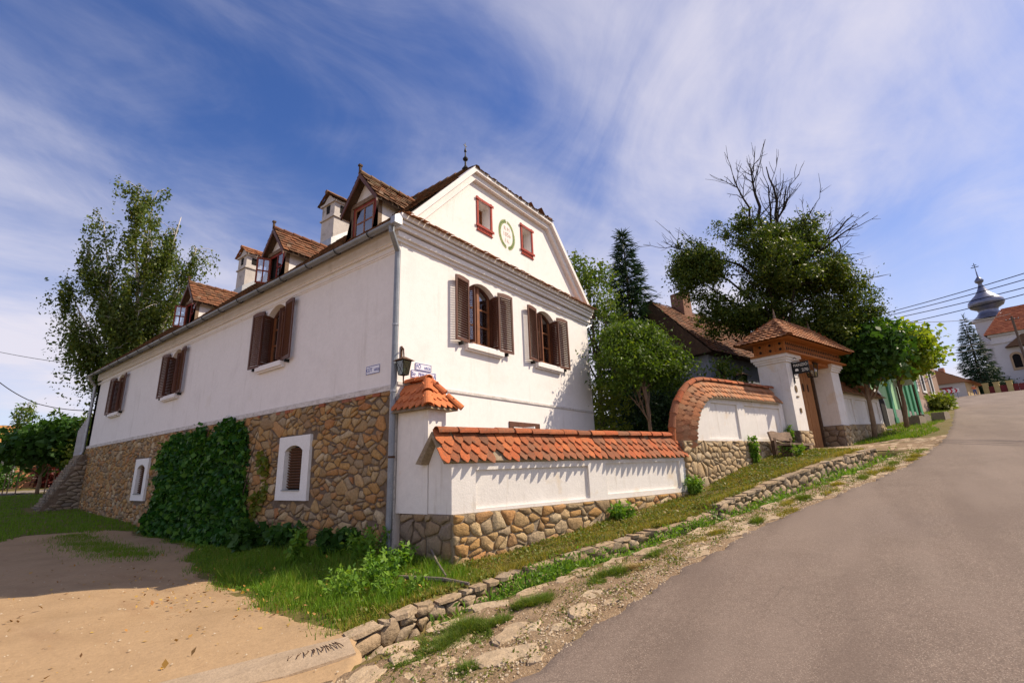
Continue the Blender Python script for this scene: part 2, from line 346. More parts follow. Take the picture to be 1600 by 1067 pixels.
grass_dry = leafmat('dry_grass_blade', [(.13,.13,.018),(.17,.16,.025),(.26,.19,.04),(.10,.12,.016),(.30,.22,.06),(.14,.14,.02)], .3, .7)
leaf_fall = M('fallen_leaf', [(.4,.22,.05),(.5,.3,.06)], 3, .8, rnd=[(.42,.25,.04),(.30,.12,.04),(.5,.34,.08),(.22,.10,.05)], rmix=.9, fine=0)
bark = M('bark', [(.07,.05,.035),(.13,.10,.075)], 6, .95, 1, 14, fine=.4, stretch=(1,1,.35))
bark_d = M('dead_bark', [(.022,.017,.014),(.05,.04,.032)], 6, .95, .8, 14, fine=.3)
bark_b = M('birch_bark', [(.55,.50,.44),(.68,.63,.57)], 3, .85, .4, 20, fine=.25, stain=((.06,.05,.045), 5, .60, .9))
bark_t = M('smooth_brown_bark', [(.20,.13,.08),(.30,.20,.13)], 6, .9, .6, 20, fine=.3, stretch=(1,1,.35))

# ------------------------------------------------------------------ ground, road, lane, verge
soil = M('grassy_soil', [(.10,.095,.022),(.15,.12,.035),(.20,.14,.055)], 2.2, .95, .8, 22, fine=.4, fscale=30, stain=((.24,.16,.08), 1.1, .58, .6))
dirt_m = M('sandy_dirt', [(.30,.198,.105),(.38,.255,.142),(.34,.225,.122)], .55, .95, .5, 22, fine=.12, fscale=14, stain=[((.28,.175,.095), 1.1, .54, .6, (1.6,.35,1)), ((.43,.31,.195), 3, .62, .5), ((.24,.15,.085), 16, .66, .5)])
verge_m = M('gravelly_verge', [(.27,.18,.105),(.37,.26,.16)], 1.6, .95, 1.5, 34, fine=.45, fscale=55, stain=[((.15,.095,.05), 2.2, .52, .65), ((.17,.15,.05), 1.3, .58, .5), ((.50,.40,.29), 26, .62, .7)])
def asphalt_mat():
    m = M('worn_asphalt', [(.145,.106,.083),(.182,.134,.106),(.162,.120,.094)], .5, .9, .25, 45, fine=.14, fscale=12, stain=[((.150,.112,.094), .35, .53, .6), ((.27,.21,.165), 1.1, .60, .45)], spec=.3)
    nt = m.node_tree; N = nt.nodes; L = nt.links; bs = [n for n in N if n.type == 'BSDF_PRINCIPLED'][0]
    src = bs.inputs['Base Color'].links[0].from_socket; tc = [n for n in N if n.type == 'TEX_COORD'][0]
    for scale, lo, hi, c in ((95, 0, .5, (.50,.41,.33)), (70, 0, .5, (.05,.038,.032)), (46, 0, .32, (.46,.36,.28)), (38, 0, .34, (.06,.045,.037))):
        v = N.new('ShaderNodeTexVoronoi'); v.inputs['Scale'].default_value = scale; L.new(tc.outputs['Object'], v.inputs['Vector'])
        wn = N.new('ShaderNodeMath'); wn.operation = 'GREATER_THAN'; wn.inputs[1].default_value = .55
        sp = N.new('ShaderNodeSeparateColor'); L.new(v.outputs['Color'], sp.inputs[0]); L.new(sp.outputs[0], wn.inputs[0])
        mr = N.new('ShaderNodeMapRange'); L.new(v.outputs['Distance'], mr.inputs[0]); mr.inputs[1].default_value = lo; mr.inputs[2].default_value = hi; mr.inputs[3].default_value = .75; mr.inputs[4].default_value = 0
        mu = N.new('ShaderNodeMath'); mu.operation = 'MULTIPLY'; L.new(mr.outputs[0], mu.inputs[0]); L.new(wn.outputs[0], mu.inputs[1])
        x = N.new('ShaderNodeMix'); x.data_type = 'RGBA'; L.new(mu.outputs[0], x.inputs[0]); L.new(src, x.inputs[6]); x.inputs[7].default_value = (*c, 1); src = x.outputs[2]
    mp = N.new('ShaderNodeMapping'); mp.inputs['Rotation'].default_value = (0, 0, -WROT); mp.inputs['Scale'].default_value = (.07, .75, 1); L.new(tc.outputs['Object'], mp.inputs[0])
    def nz(sc, vec, det=5):
        n = N.new('ShaderNodeTexNoise'); n.inputs['Scale'].default_value = sc; n.inputs['Detail'].default_value = det; L.new(vec, n.inputs['Vector']); return n
    def blend(fac_src, lo, hi, amt, c, src):
        r = N.new('ShaderNodeMapRange'); L.new(fac_src, r.inputs[0]); r.inputs[1].default_value = lo; r.inputs[2].default_value = hi; r.inputs[3].default_value = 0; r.inputs[4].default_value = amt
        x = N.new('ShaderNodeMix'); x.data_type = 'RGBA'; L.new(r.outputs[0], x.inputs[0]); L.new(src, x.inputs[6]); x.inputs[7].default_value = (*c, 1); return x.outputs[2]
    src = blend(nz(1.6, mp.outputs[0]).outputs[0], .46, .62, .6, (.135,.098,.078), src)      # tyre worn bands
    src = blend(nz(1.1, mp.outputs[0], 3).outputs[0], .52, .66, .4, (.24,.185,.15), src)
    dn = nz(1.3, tc.outputs['Object'], 4); va = N.new('ShaderNodeVectorMath'); va.operation = 'MULTIPLY_ADD'; L.new(dn.outputs['Color'], va.inputs[0]); va.inputs[1].default_value = (.9, .9, 0); L.new(tc.outputs['Object'], va.inputs[2])
    vo = N.new('ShaderNodeTexVoronoi'); vo.feature = 'DISTANCE_TO_EDGE'; vo.inputs['Scale'].default_value = .42; L.new(va.outputs[0], vo.inputs['Vector'])
    cr = N.new('ShaderNodeMapRange'); L.new(vo.outputs['Distance'], cr.inputs[0]); cr.inputs[1].default_value = .0; cr.inputs[2].default_value = .006; cr.inputs[3].default_value = 1; cr.inputs[4].default_value = 0
    mk = N.new('ShaderNodeMapRange'); L.new(nz(.5, tc.outputs['Object'], 2).outputs[0], mk.inputs[0]); mk.inputs[1].default_value = .52; mk.inputs[2].default_value = .62; mk.inputs[4].default_value = .5
    mm = N.new('ShaderNodeMath'); mm.operation = 'MULTIPLY'; L.new(cr.outputs[0], mm.inputs[0]); L.new(mk.outputs[0], mm.inputs[1])
    x = N.new('ShaderNodeMix'); x.data_type = 'RGBA'; L.new(mm.outputs[0], x.inputs[0]); L.new(src, x.inputs[6]); x.inputs[7].default_value = (.06,.045,.038,1); src = x.outputs[2]
    L.new(src, bs.inputs['Base Color']); return m
asphalt = asphalt_mat()
def lines(*segs):
    out = []
    for a, b, n in segs: out += list(np.linspace(a, b, n, endpoint=False))
    return np.array(out+[segs[-1][1]])
def laneclose(x, y):   # >0 inside the dirt lane
    return sm(.05, .3, LANE(y)-x)*sm(14.6, 13.9, y+.25*np.sin(x*2.1))*sm(-30, -29, x)
def vmask(s, o): return sm(-4.2, -3.8, s)*(1-sm(17.6, 18, s))*sm(.04, .12, o-DOUT(s))
def sheet(name, S, O, zf, mat, keep=None, smooth=True):
    SS, OO = np.meshgrid(S, O, indexing='ij'); X, Y = w2(SS, OO); Z = zf(X, Y, SS, OO)
    n, m = SS.shape; idx = np.arange(n*m).reshape(n, m)
    F = np.stack([idx[:-1, :-1], idx[1:, :-1], idx[1:, 1:], idx[:-1, 1:]], -1).reshape(-1, 4)[:, ::-1]
    if keep is not None:
        c = keep(X, Y, SS, OO); c = (c[:-1, :-1] & c[1:, :-1] & c[1:, 1:] & c[:-1, 1:]).ravel(); F = F[c]
    return npmesh(name, np.stack([X, Y, Z], -1).reshape(-1, 3), F, mat, smooth=smooth)
S = lines((-500, -40, 12), (-40, -14, 20), (-14, -5, 45), (-5, 15, 160), (15, 40, 90), (40, 160, 60), (160, 600, 12))
O = lines((-500, -70, 12), (-70, -22, 30), (-22, -2, 60), (-2, 4.2, 70), (4.2, 12, 26), (12, 60, 20), (60, 500, 12))
def zground(X, Y, SS, OO):
    z = hg(X, Y)
    z = z-.07*sm(.02, .3, OO-EDGE(SS))*sm(14, 8, OO-EDGE(SS))
    z = z-.035*laneclose(X, Y)*(OO < EDGE(SS)+.2)
    z = z-.03*vmask(SS, OO)
    return z
g = add('ground', sheet('ground', S, O, zground, soil)); tag(g, kind='structure')
# asphalt road: follows its own ragged left edge
RS = lines((-60, -8, 40), (-8, 16, 240), (16, 60, 120), (60, 150, 60)); RT = np.concatenate([[0, .06, .2, .5], np.linspace(1, 9, 17), [11]])
def zroad_mesh():
    SS, TT = np.meshgrid(RS, RT, indexing='ij')
    jag = .05*np.sin(RS*3.1)+.035*np.sin(RS*9.7+1)+.03*nr.standard_normal(len(RS))*(np.abs(RS-4) < 14)
    OO = EDGE(SS)+TT+jag[:, None]*np.exp(-TT/.25)
    X, Y = w2(SS, OO); Z = hbase(X, Y)+.012+.02*np.minimum(TT, 3)/3; Z[:, 0] -= .05
    n, m = SS.shape; idx = np.arange(n*m).reshape(n, m)
    F = np.stack([idx[:-1, :-1], idx[1:, :-1], idx[1:, 1:], idx[:-1, 1:]], -1).reshape(-1, 4)[:, ::-1]
    return npmesh('road', np.stack([X, Y, Z], -1).reshape(-1, 3), F, asphalt, smooth=True)
tag(add('road', zroad_mesh()), kind='structure')
# dirt lane on the left of the house
def lane_mesh():
    YY = lines((-34, -4.5, 30), (-4.5, 14.3, 170)); T = np.concatenate([[0, .05, .15, .3], np.linspace(.5, 4, 14), [6, 9, 13, 20]])
    Yg, Tg = np.meshgrid(YY, T, indexing='ij')
    jag = .10*np.sin(YY*1.9)+.06*np.sin(YY*5.3+2)+.035*nr.standard_normal(len(YY))
    X = LANE(Yg)+.16-Tg+jag[:, None]*np.exp(-Tg/.3); Yj = Yg+.12*np.sin(X*1.7)*sm(13, 14.3, Yg)
    s, o = so(X, Yj)
    Z = hbase(X, Yj)+.004+hnoise(X, Yj)*.8-.028*(np.exp(-((Tg-.95)/.20)**2)+np.exp(-((Tg-2.45)/.22)**2))*sm(-2.5, 1, Yg)*(1+.4*np.sin(Yg*1.3))-.06*sm(.0, .4, o-EDGE(s)); Z[:, 0] -= .05; Z[-1] -= .06
    n, m = X.shape; idx = np.arange(n*m).reshape(n, m)
    F = np.stack([idx[:-1, :-1], idx[1:, :-1], idx[1:, 1:], idx[:-1, 1:]], -1).reshape(-1, 4)
    return npmesh('dirt_lane', np.stack([X, Yj, Z], -1).reshape(-1, 3), F, dirt_m, smooth=True)
tag(add('dirt_lane', lane_mesh()), kind='structure')
# stony verge between ditch and road
def verge_mesh():
    SS_ = lines((-4.3, 18, 260)); T = np.linspace(0, 1, 14); Sg, Tg = np.meshgrid(SS_, T, indexing='ij')
    O = DOUT(Sg)-.02+(EDGE(Sg)+.12-DOUT(Sg)+.02)*Tg; X, Y = w2(Sg, O)
    Z = hbase(X, Y)+.004+.02*np.sin(Sg*3.7+O*2.1)*np.sin(O*4.3+1.2*Sg)*(1-Tg)+.01*nr.standard_normal(X.shape); Z[:, 0] -= .10; Z[:, -1] -= .06; Z[0] -= .05; Z[-1] -= .05
    Z -= .05*sm(-2.2,-3.6,Sg)
    n, m = X.shape; idx = np.arange(n*m).reshape(n, m)
    F = np.stack([idx[:-1, :-1], idx[1:, :-1], idx[1:, 1:], idx[:-1, 1:]], -1).reshape(-1, 4)[:, ::-1]
    return npmesh('verge', np.stack([X, Y, Z], -1).reshape(-1, 3), F, verge_m, smooth=True)
verge = tag(add('verge', verge_mesh()), kind='structure')

# ------------------------------------------------------------------ masonry
def clip(poly, nx, ny, c):   # keep points with nx*x+ny*y <= c
    out = []; n = len(poly)
    for i in range(n):
        a, b = poly[i], poly[(i+1) % n]; da = nx*a[0]+ny*a[1]-c; db = nx*b[0]+ny*b[1]-c
        if da <= 0: out.append(a)
        if da*db < 0:
            t = da/(da-db); out.append((a[0]+(b[0]-a[0])*t, a[1]+(b[1]-a[1])*t))
    return out
def rubble(w, h, size, aspect, gap, rg, jit=.36, drop=.14, extra=.14, ok=None, vary=.16):
    """irregular stones filling a w x h rectangle: list of polygons"""
    dx, dy = size*aspect, size; pts = []
    for j in range(int(h/dy)+1):
        for i in range(-1, int(w/dx)+2):
            if rg.random() < drop: continue
            x = (i+.5*(j % 2))*dx+rg.uniform(-jit, jit)*dx; y = (j+.5)*dy+rg.uniform(-jit, jit)*dy
            pts.append((x, y))
            if rg.random() < extra: pts.append((x+rg.uniform(-.5, .5)*dx, y+rg.uniform(-.5, .5)*dy))
    P = np.array(pts); res = []; Wt = np.array([rg.uniform(-1, 1) for _ in pts])*vary*size
    for k, p in enumerate(P):
        if not (-.3*dx < p[0] < w+.3*dx and -.3*dy < p[1] < h+.3*dy): continue
        poly = [(max(gap/2, p[0]-2*dx), max(gap/2, p[1]-2*dy)), (min(w-gap/2, p[0]+2*dx), max(gap/2, p[1]-2*dy)), (min(w-gap/2, p[0]+2*dx), min(h-gap/2, p[1]+2*dy)), (max(gap/2, p[0]-2*dx), min(h-gap/2, p[1]+2*dy))]
        if poly[0][0] >= poly[1][0] or poly[0][1] >= poly[2][1]: continue
        d = P-p; q = np.abs(d[:, 0]/aspect)+np.abs(d[:, 1])
        for j in np.argsort(q)[1:16]:
            ex, ey = d[j, 0]/aspect**2, d[j, 1]; L = math.hypot(ex, ey)
            if L < 1e-5: continue
            tt = min(.72, max(.28, .5+(Wt[k]-Wt[j])/(math.hypot(*d[j])+1e-6)*.5)); mx, my = p+d[j]*tt; ex /= L; ey /= L
            poly = clip(poly, ex, ey, ex*mx+ey*my-gap/2)
            if len(poly) < 3: break
        if len(poly) < 3: continue
        cx = sum(a[0] for a in poly)/len(poly); cy = sum(a[1] for a in poly)/len(poly)
        A = .5*abs(sum(poly[i][0]*poly[(i+1) % len(poly)][1]-poly[(i+1) % len(poly)][0]*poly[i][1] for i in range(len(poly))))
        if A < .12*dx*dy: continue
        if ok and not ok(cx, cy, poly): continue
        res.append((cx, cy, poly, A))
    return res
def chaikin(poly, q=.15):
    out = []
    for i in range(len(poly)):
        a, b = poly[i], poly[(i+1) % len(poly)]
        if math.hypot(b[0]-a[0], b[1]-a[1]) < .025: out.append(((a[0]+b[0])/2, (a[1]+b[1])/2)); continue
        out += [(a[0]+(b[0]-a[0])*q, a[1]+(b[1]-a[1])*q), (a[0]+(b[0]-a[0])*(1-q), a[1]+(b[1]-a[1])*(1-q))]
    return out
def stone_mb(mb, cx, cy, poly, fn, d, rg, back=-.03):
    p = chaikin(poly); n = len(p); wb = .10*math.sqrt(max(1e-4, abs(sum(p[i][0]*p[(i+1) % n][1]-p[(i+1) % n][0]*p[i][1] for i in range(n)))))*.5; p = [(a+rg.uniform(-wb, wb), b+rg.uniform(-wb, wb)) for a, b in p]; tx, ty = rg.uniform(-.25, .25)*d, rg.uniform(-.25, .25)*d; i = len(mb.v); r = rg.random()
    R = max(.05, max(math.hypot(a-cx, b-cy) for a, b in p))
    def dz(a, b, base): return base+tx*(a-cx)/R+ty*(b-cy)/R
    for a, b in p: mb.v.append(tuple(fn(a, b, back)))
    for a, b in p: mb.v.append(tuple(fn(a, b, dz(a, b, d*.55))))
    for a, b in p:
        k = .88+rg.uniform(-.06, .05); a2, b2 = cx+(a-cx)*k, cy+(b-cy)*k; mb.v.append(tuple(fn(a2, b2, dz(a2, b2, d*rg.uniform(.8, 1.15)))))
    mb.v.append(tuple(fn(cx+rg.uniform(-.3, .3)*R*.5, cy+rg.uniform(-.3, .3)*R*.5, d*rg.uniform(.95, 1.25))))
    for k in range(n):
        k2 = (k+1) % n; mb.f += [(i+k, i+k2, i+n+k2, i+n+k), (i+n+k, i+n+k2, i+2*n+k2, i+2*n+k), (i+2*n+k, i+2*n+k2, i+3*n)]; mb.r += [r]*3
def masonry(parent, fn, cells, depth, rg, mat, singles=300, key=None, name='stone'):
    """the largest-showing stones as parts of their own, the rest as one part"""
    cells = sorted(cells, key=key) if key else cells
    rest = MB(); k = 0
    for cx, cy, poly, A in cells:
        d = depth*rg.uniform(.7, 1.25)
        if k < singles:
            mb = MB(); stone_mb(mb, cx, cy, poly, fn, d, rg); mb.build(name, mat, parent, smooth=True, own=fn(cx, cy, 0)); k += 1
        else: stone_mb(rest, cx, cy, poly, fn, d, rg)
    if rest.f: rest.build(name+'s_further_off', mat, parent, smooth=True, kind='stuff')
def arch(w, z0, z1, rise, x0=0, n=8):
    pts = [(x0-w/2, z0), (x0+w/2, z0)]
    R = (w*w/4+rise*rise)/(2*rise); a = math.asin(min(1, w/2/R))
    for k in range(n+1):
        t = a-2*a*k/n; pts.append((x0+R*math.sin(t), z1+rise-R+R*math.cos(t)))
    return pts
def rect(x0, x1, y0, y1): return [(x0, y0), (x1, y0), (x1, y1), (x0, y1)]
def inset_wall(mb, outer, holes, fn, thick):
    mb.prism(outer, fn, 0, -thick, holes); return mb
def text(name, body, parent, mat, size, mtx, align='CENTER', ext=.002, sx=1, bold=0):
    cu = bpy.data.curves.new(name, 'FONT'); cu.body = body; cu.size = size; cu.align_x = align; cu.align_y = 'CENTER'; cu.extrude = ext; cu.offset = bold; cu.resolution_u = 3
    t = bpy.data.objects.new(name, cu); COL.objects.link(t)
    bpy.context.view_layer.update(); me = bpy.data.meshes.new_from_object(t); bpy.data.objects.remove(t); bpy.data.curves.remove(cu)
    me.transform(mtx @ Matrix.Diagonal((sx, 1, 1, 1))); me.materials.clear(); me.materials.append(mat)
    if parent:
        me.transform(Matrix.Translation(-base_of(parent)))
    return add(name, me, parent)

# ------------------------------------------------------------------ the house
HW, HL = 8.55, 22.9
house = emp('village_house', 'large white plastered house on a rubble stone basement with three dormers', 'house', 'x', (0, 0, 0))
FL = lambda u, v, d: (-d, u, v)          # left facade: u = y
FG = lambda u, v, d: (u, -d, v)          # gable: u = x
WL = [5.31, 12.6, 19.15]; WG = [2.74, 5.78]
SILL, SPR, RISE, WW = 4.62, 6.06, .28, 1.14
CELL = [(3.66, 1.06, 2.55), (14.33, .95, 2.44)]
mb = MB()
holes = [arch(WW, SILL, SPR, RISE, y) for y in WL]
inset_wall(mb, rect(.4, HL, 3.24, 7.06), holes, FL, .40)
mb.build('left_plaster_wall', plaster, house)
mb = MB(); gh = [arch(WW, SILL, SPR, RISE, x) for x in WG]+[rect(2.66, 3.14, 8.12, 8.80), rect(4.72, 5.18, 8.16, 8.84), rect(3.78, 5.08, 2.05, 2.74)]
gab = [(0.0, -.6), (HW, -.6), (HW, 7.06), (8.32, 7.12), (6.05, 9.52), (2.42, 9.52), (.12, 7.12), (0, 7.06)]
inset_wall(mb, gab, gh, FG, .40)
mb.build('gable_plaster_wall', plaster, house)
mb = MB(); mb.box((HW-.4, .4, -.6), (HW, HL, 7.06)).box((0, HL-.4, -.6), (HW-.4, HL, 7.06)); mb.box((.4, .42, 6.8), (HW-.4, HL-.4, 7.0)); mb.build('rear_walls', plaster, house)
mb = MB(); mb.box((1.9, .42, 3.3), (1.95, HL-.4, 6.7)).box((.42, 2.0, 3.2), (1.9, HL-.42, 3.3)).box((2, 1.9, 7.9), (6.4, 1.95, 9.4)).box((2, 1.9, 1.7), (6.4, 1.95, 3.2)).box((1.95, 1.9, 3.3), (HW-.42, 1.95, 6.7)); mb.build('inner_walls', dark_in, house)
# plaster skirting line and corner strip
mb = MB(); mb.box((-.025, .0, 3.24), (-.002, HL, 3.36)); mb.box((-.035, -.03, .38), (.0, .17, 3.24)); mb.box((.0, -.028, 3.34), (HW, -.003, 3.40)); mb.build('plaster_band', M('dirty_plaster', [(.58,.54,.51),(.72,.68,.65)], 5, .9, .3, 25, fine=.2, stain=((.30,.26,.22), 3, .5, .6, (1,1,4))), house)
mb = MB(); mb.box((-.02, .002, 6.34), (-.001, HL, 6.38)).box((-.04, .002, 6.38), (-.001, HL, 6.43)).box((-.06, .002, 6.53), (-.001, HL, 6.58)).box((-.085, .002, 6.58), (-.001, HL, 6.90)); mb.build('eaves_moulding', plaster, house)
mb = MB()
for z0, z1, p in ((6.52, 6.60, .05), (6.60, 6.72, .11), (6.76, 6.86, .19), (6.86, 6.92, .24), (6.95, 7.06, .30)): mb.box((-.12-p*.4, -p, z0), (HW+.1, -.0, z1))
mb.build('gable_cornice', plaster, house)
# raised verge band round the upper gable
def band(poly_o, w, fn, d, mb):
    n = len(poly_o)
    for i in range(n-1):
        a, b = Vector(poly_o[i]), Vector(poly_o[i+1]); t = (b-a).normalized(); nn = Vector((-t.y, t.x))
        q = [a, b, b-nn*w, a-nn*w]; mb.prism([tuple(x) for x in q], fn, .002, d)
mb = MB(); ob = [(HW-.02, 7.14), (6.20, 9.62), (2.28, 9.62), (.02, 7.14)]
for (a, b) in zip(ob[:-1], ob[1:]):
    pass

def mitre(pl, w):
    out = []
    for i, p in enumerate(pl):
        p = Vector(p); ns = []
        for a, b in ((i-1, i), (i, i+1)):
            if 0 <= a and b < len(pl): t = (Vector(pl[b])-Vector(pl[a])).normalized(); ns.append(Vector((-t.y, t.x)))
        n = sum(ns, Vector((0, 0))).normalized(); out.append(tuple(p+n*w/max(.3, n.dot(ns[0]))))
    return out
mb.prism(ob+mitre(ob, .30)[::-1], FG, .002, .13); mb.prism(ob+mitre(ob, .13)[::-1], FG, .131, .24); mb.build('verge_band', plaster, house)
# --- stone basement on the left side
rg = random.Random(3)
mb = MB()
cell_holes = [arch(.80, b+.24, b+1.14, .13, y) for y, b, t in CELL]
inset_wall(mb, rect(.17, HL-.02, -.6, 3.238), cell_holes, lambda u, v, d: (-.012-d, u, v), .40); ob_ = mb.build('basement_wall', mortar, house)
def stone_ok(cx, cy, poly):
    y, z = cx, cy-.6
    if z < -.25: return False
    for cy_, b, t in CELL:
        if abs(y-cy_) < .80 and b-.08 < z < t+.07: return False
    return y > .24
cells = rubble(HL, 3.84, .158, 1.55, .024, rg, ok=stone_ok, jit=.5, drop=.24, extra=.5, vary=.6)
def vis_key(c):
    y, z = c[0], c[1]-.6
    hid = 1 if (5.9 < y < 12.5 and z < 3.05) else 0
    return hid*100+y
masonry(house, lambda u, v, d: (-d-.014, u, v-.6), cells, .030, rg, stone_m, 300, vis_key)
# brick course right under the plaster
mb = MB(); y = .25
while y < 6:
    L = rg.uniform(.2, .3)
    if rg.random() < (.75 if y < 1.4 else .3): mb.box((-.045-rg.uniform(0, .015), y, 3.155), (-.002, y+L-.02, 3.225), rg.random())
    y += L
mb.build('brick_course', M('old_brick', [(.32,.10,.05),(.42,.15,.07)], 8, .9, .6, 30, rnd=[(.30,.10,.05),(.42,.14,.07),(.26,.12,.08)], fine=.3), house, kind='stuff')
# --- roof
SL = (11.52-6.82)/(4.275+.38)
def tile_field(mb, org, U, V, vlen, u0f, u1f, tw, expo, rg, lift=.022, point=0., skip=None):
    org, U, V = Vector(org), Vector(U).normalized(), Vector(V).normalized(); Nn = U.cross(V).normalized(); rows = int(vlen/expo)
    if Nn.z < 0: Nn = -Nn
    for j in range(rows+1):
        v0 = j*expo; v1 = min(vlen, v0+expo*1.35); a, b = u0f(v0), u1f(v0)
        if b-a < .05: continue
        u = a-(tw/2 if j % 2 else 0)
        while u < b:
            x0, x1 = max(a, u)+.004, min(b, u+tw)-.004
            if x1-x0 > .03 and not (skip and skip((x0+x1)/2, v0)):
                l0 = lift*rg.uniform(.7, 1.5); dv = rg.uniform(-.012, .012)
                A = org+U*x0+V*(v0+dv)+Nn*l0; B = org+U*x1+V*(v0+dv)+Nn*(l0*rg.uniform(.8, 1.2)); Cc = org+U*x1+V*v1+Nn*.004; D = org+U*x0+V*v1+Nn*.004; r = rg.random()
                if point: Mid = org+U*(x0+x1)/2+V*(v0+dv-point)+Nn*l0; mb.face([A, Mid, B, Cc, D], r); mb.face([A-Nn*.016, Mid-Nn*.016, Mid, A], r); mb.face([Mid-Nn*.016, B-Nn*.016, B, Mid], r)
                else: mb.face([A, B, Cc, D], r); mb.face([A-Nn*.018, B-Nn*.018, B, A], r)
            u += tw
rv = Vector((1, 0, SL)).normalized(); RL = (4.275+.38)/rv.x
tile_mid = M('sunlit_old_tile', [(.15,.07,.04),(.22,.10,.05)], 6, .9, .4, 40, rnd=[(.14,.06,.035),(.23,.09,.042),(.10,.06,.038),(.28,.11,.05),(.16,.10,.06)], rmix=.75, fine=.3, stain=((.11,.09,.05), 3, .58, .6))  # redder twin of the old roof tile; sunlit look put into the colour
tile_mid = M('sunlit_old_tile', [(.15,.07,.04),(.22,.10,.05)], 6, .9, .4, 40, rnd=[(.14,.06,.035),(.23,.09,.042),(.10,.06,.038),(.28,.11,.05),(.16,.10,.06)], rmix=.75, fine=.3, stain=((.11,.09,.05), 3, .58, .6))
DORM = [(1.40, False), (5.65, True), (12.0, True)]
mbs = MB()   # roof deck
ry0, ry1, zf = -.20, HL+.25, 9.60
xk = -.38+(zf-6.82)/SL; yk = 1.95
def rp(x, y): return (x, y, 6.82+(x+.38)*SL)
xm = 8.55-xk
mbs.face([rp(-.38, ry0), rp(xk, ry0), (4.275, yk, 11.45), (4.275, ry1, 11.45), rp(-.38, ry1)])
mbs.face([(8.93, ry0, 6.82), (xm, ry0, zf), (4.275, yk, 11.45), (4.275, ry1, 11.45), (8.93, ry1, 6.82)])
mbs.face([(xk, ry0, zf), (xm, ry0, zf), (4.275, yk, 11.45)])
dz = -.10
b_ = [(p[0], p[1]+.001, p[2]+dz) for p in [rp(-.36, ry0+.02), rp(xk, ry0+.02)]]
roof = mbs.build('roof', wood_dark, house)
mb = MB(); rg = random.Random(5)
lv = lambda v: ry0
def skipL(u, v):
    x = -.38+v*rv.x; y = u
    for yc, _ in DORM:
        if abs(y-yc) < .58 and .0 < x < 1.0: return True
    return False
hipcut = lambda v: ry0 if v*rv.z+6.82 < zf else ry0+(v*rv.z+6.82-zf)/(11.45-zf)*(yk-ry0)
tile_field(mb, (-.38, 0, 6.84), (0, 1, 0), rv, RL, hipcut, lambda v: ry1, .18, .155, rg, lift=.035, skip=skipL)
tile_field(mb, (8.93, 0, 6.84), (0, 1, 0), (-rv.x, 0, rv.z), RL, hipcut, lambda v: ry1, .36, .31, rg)
hv = Vector((0, yk-ry0, 11.45-zf)); hl = hv.length; xw = lambda v: (4.275-xk)*(1-v/hl)
tile_field(mb, (4.275, ry0-.06, zf-.04), (1, 0, 0), hv, hl, lambda v: -xw(v)-.08, lambda v: xw(v)+.08, .18, .155, rg, lift=.04)
mb.build('roof_tiles', tile_old, roof, kind='stuff')
mb = MB(); y = yk
while y < ry1-.4: mb.tube([(4.275, y, 11.47+rg.uniform(-.01, .02)), (4.275, y+.40, 11.46)], [.13, .11], 8); mb.cur = rg.random(); y += .37
for sx in (-1, 1):
    for k in range(7):
        a = Vector((4.275+sx*(xm-4.275)*(1-k/7), ry0+(yk-ry0)*k/7, zf+(11.45-zf)*k/7)); b = Vector((4.275+sx*(xm-4.275)*(1-(k+1.05)/7), ry0+(yk-ry0)*(k+1.05)/7, zf+(11.45-zf)*(k+1.05)/7)); mb.cur = rg.random(); mb.tube([a, b], [.11, .09], 8)
mb.build('ridge_tiles', tile_old, roof, kind='stuff')
# small tile row on top of the gable cornice
mb = MB(); tile_field(mb, (0, -.42, 7.02), (1, 0, 0), (0, 1, .42), .42, lambda v: -.18, lambda v: HW+.18, .16, .17, rg, lift=.03); mb.build('cornice_tiles', tile_brown, house, kind='stuff')
# finial on the ridge end
mb = MB(); mb.lathe([(.0, 0), (.10, .0), (.13, .06), (.07, .14), (.035, .2), (.03, .36), (.085, .42), (.095, .47), (.05, .53), (.025, .58), (.02, .72), (.05, .76), (.0, .95)], (4.275, yk-.02, 11.52), 10)
mb.tube([(4.275, yk-.02, 12.40), (4.275, yk-.02, 12.62)], .013, 5).box((4.2, yk-.03, 12.50), (4.35, yk-.01, 12.525)); mb.build('roof_finial', iron, house)
# gutter, brackets, downpipes
mb = MB(); gx, gz, gr = -.43, 6.76, .08; prof = []
for k in range(9): a = math.pi+math.pi*k/8; prof.append((gx+gr*math.cos(a), gz+gr*math.sin(a)))
for k in range(9): a = 2*math.pi-math.pi*k/8; prof.append((gx+(gr-.012)*math.cos(a), gz+.004+(gr-.012)*math.sin(a)))
mb.prism(prof, lambda u, v, d: (u, d, v), -.30, HL+.2); gutter = mb.build('gutter', zinc_d, house)
mb = MB(); mb.prism([(gx-.11, gz-.10), (gx+.09, gz-.10), (gx+.09, gz+.06), (gx, gz+.14), (gx-.11, gz+.06)], lambda u, v, d: (u, d, v), -.44, -.30); mb.build('gutter_end_box', zinc, house)
y = .55
bm_ = MB(); pts = [(gx+.10*math.cos(math.pi+math.pi*k/8), 0, gz+.10*math.sin(math.pi+math.pi*k/8)) for k in range(9)]; bm_.tube(pts, .011, 5)
brk = bm_.mesh('bracket', iron)
while y < HL: add('bracket', brk, gutter, (0, y, 0)); y += 1.25
def downpipe(pts, r, name, mat=zinc_d, cuffs=()):
    mb = MB(); mb.tube(pts, r, 10); o = mb.build(name, mat, house, smooth=False)
    for z in cuffs:
        m2 = MB(); p = pts[-2]; m2.tube([(p[0], p[1], z-.02), (p[0], p[1], z+.02)], r*1.16, 10); m2.build('pipe_clip', rust if z < 3 else zinc, o)
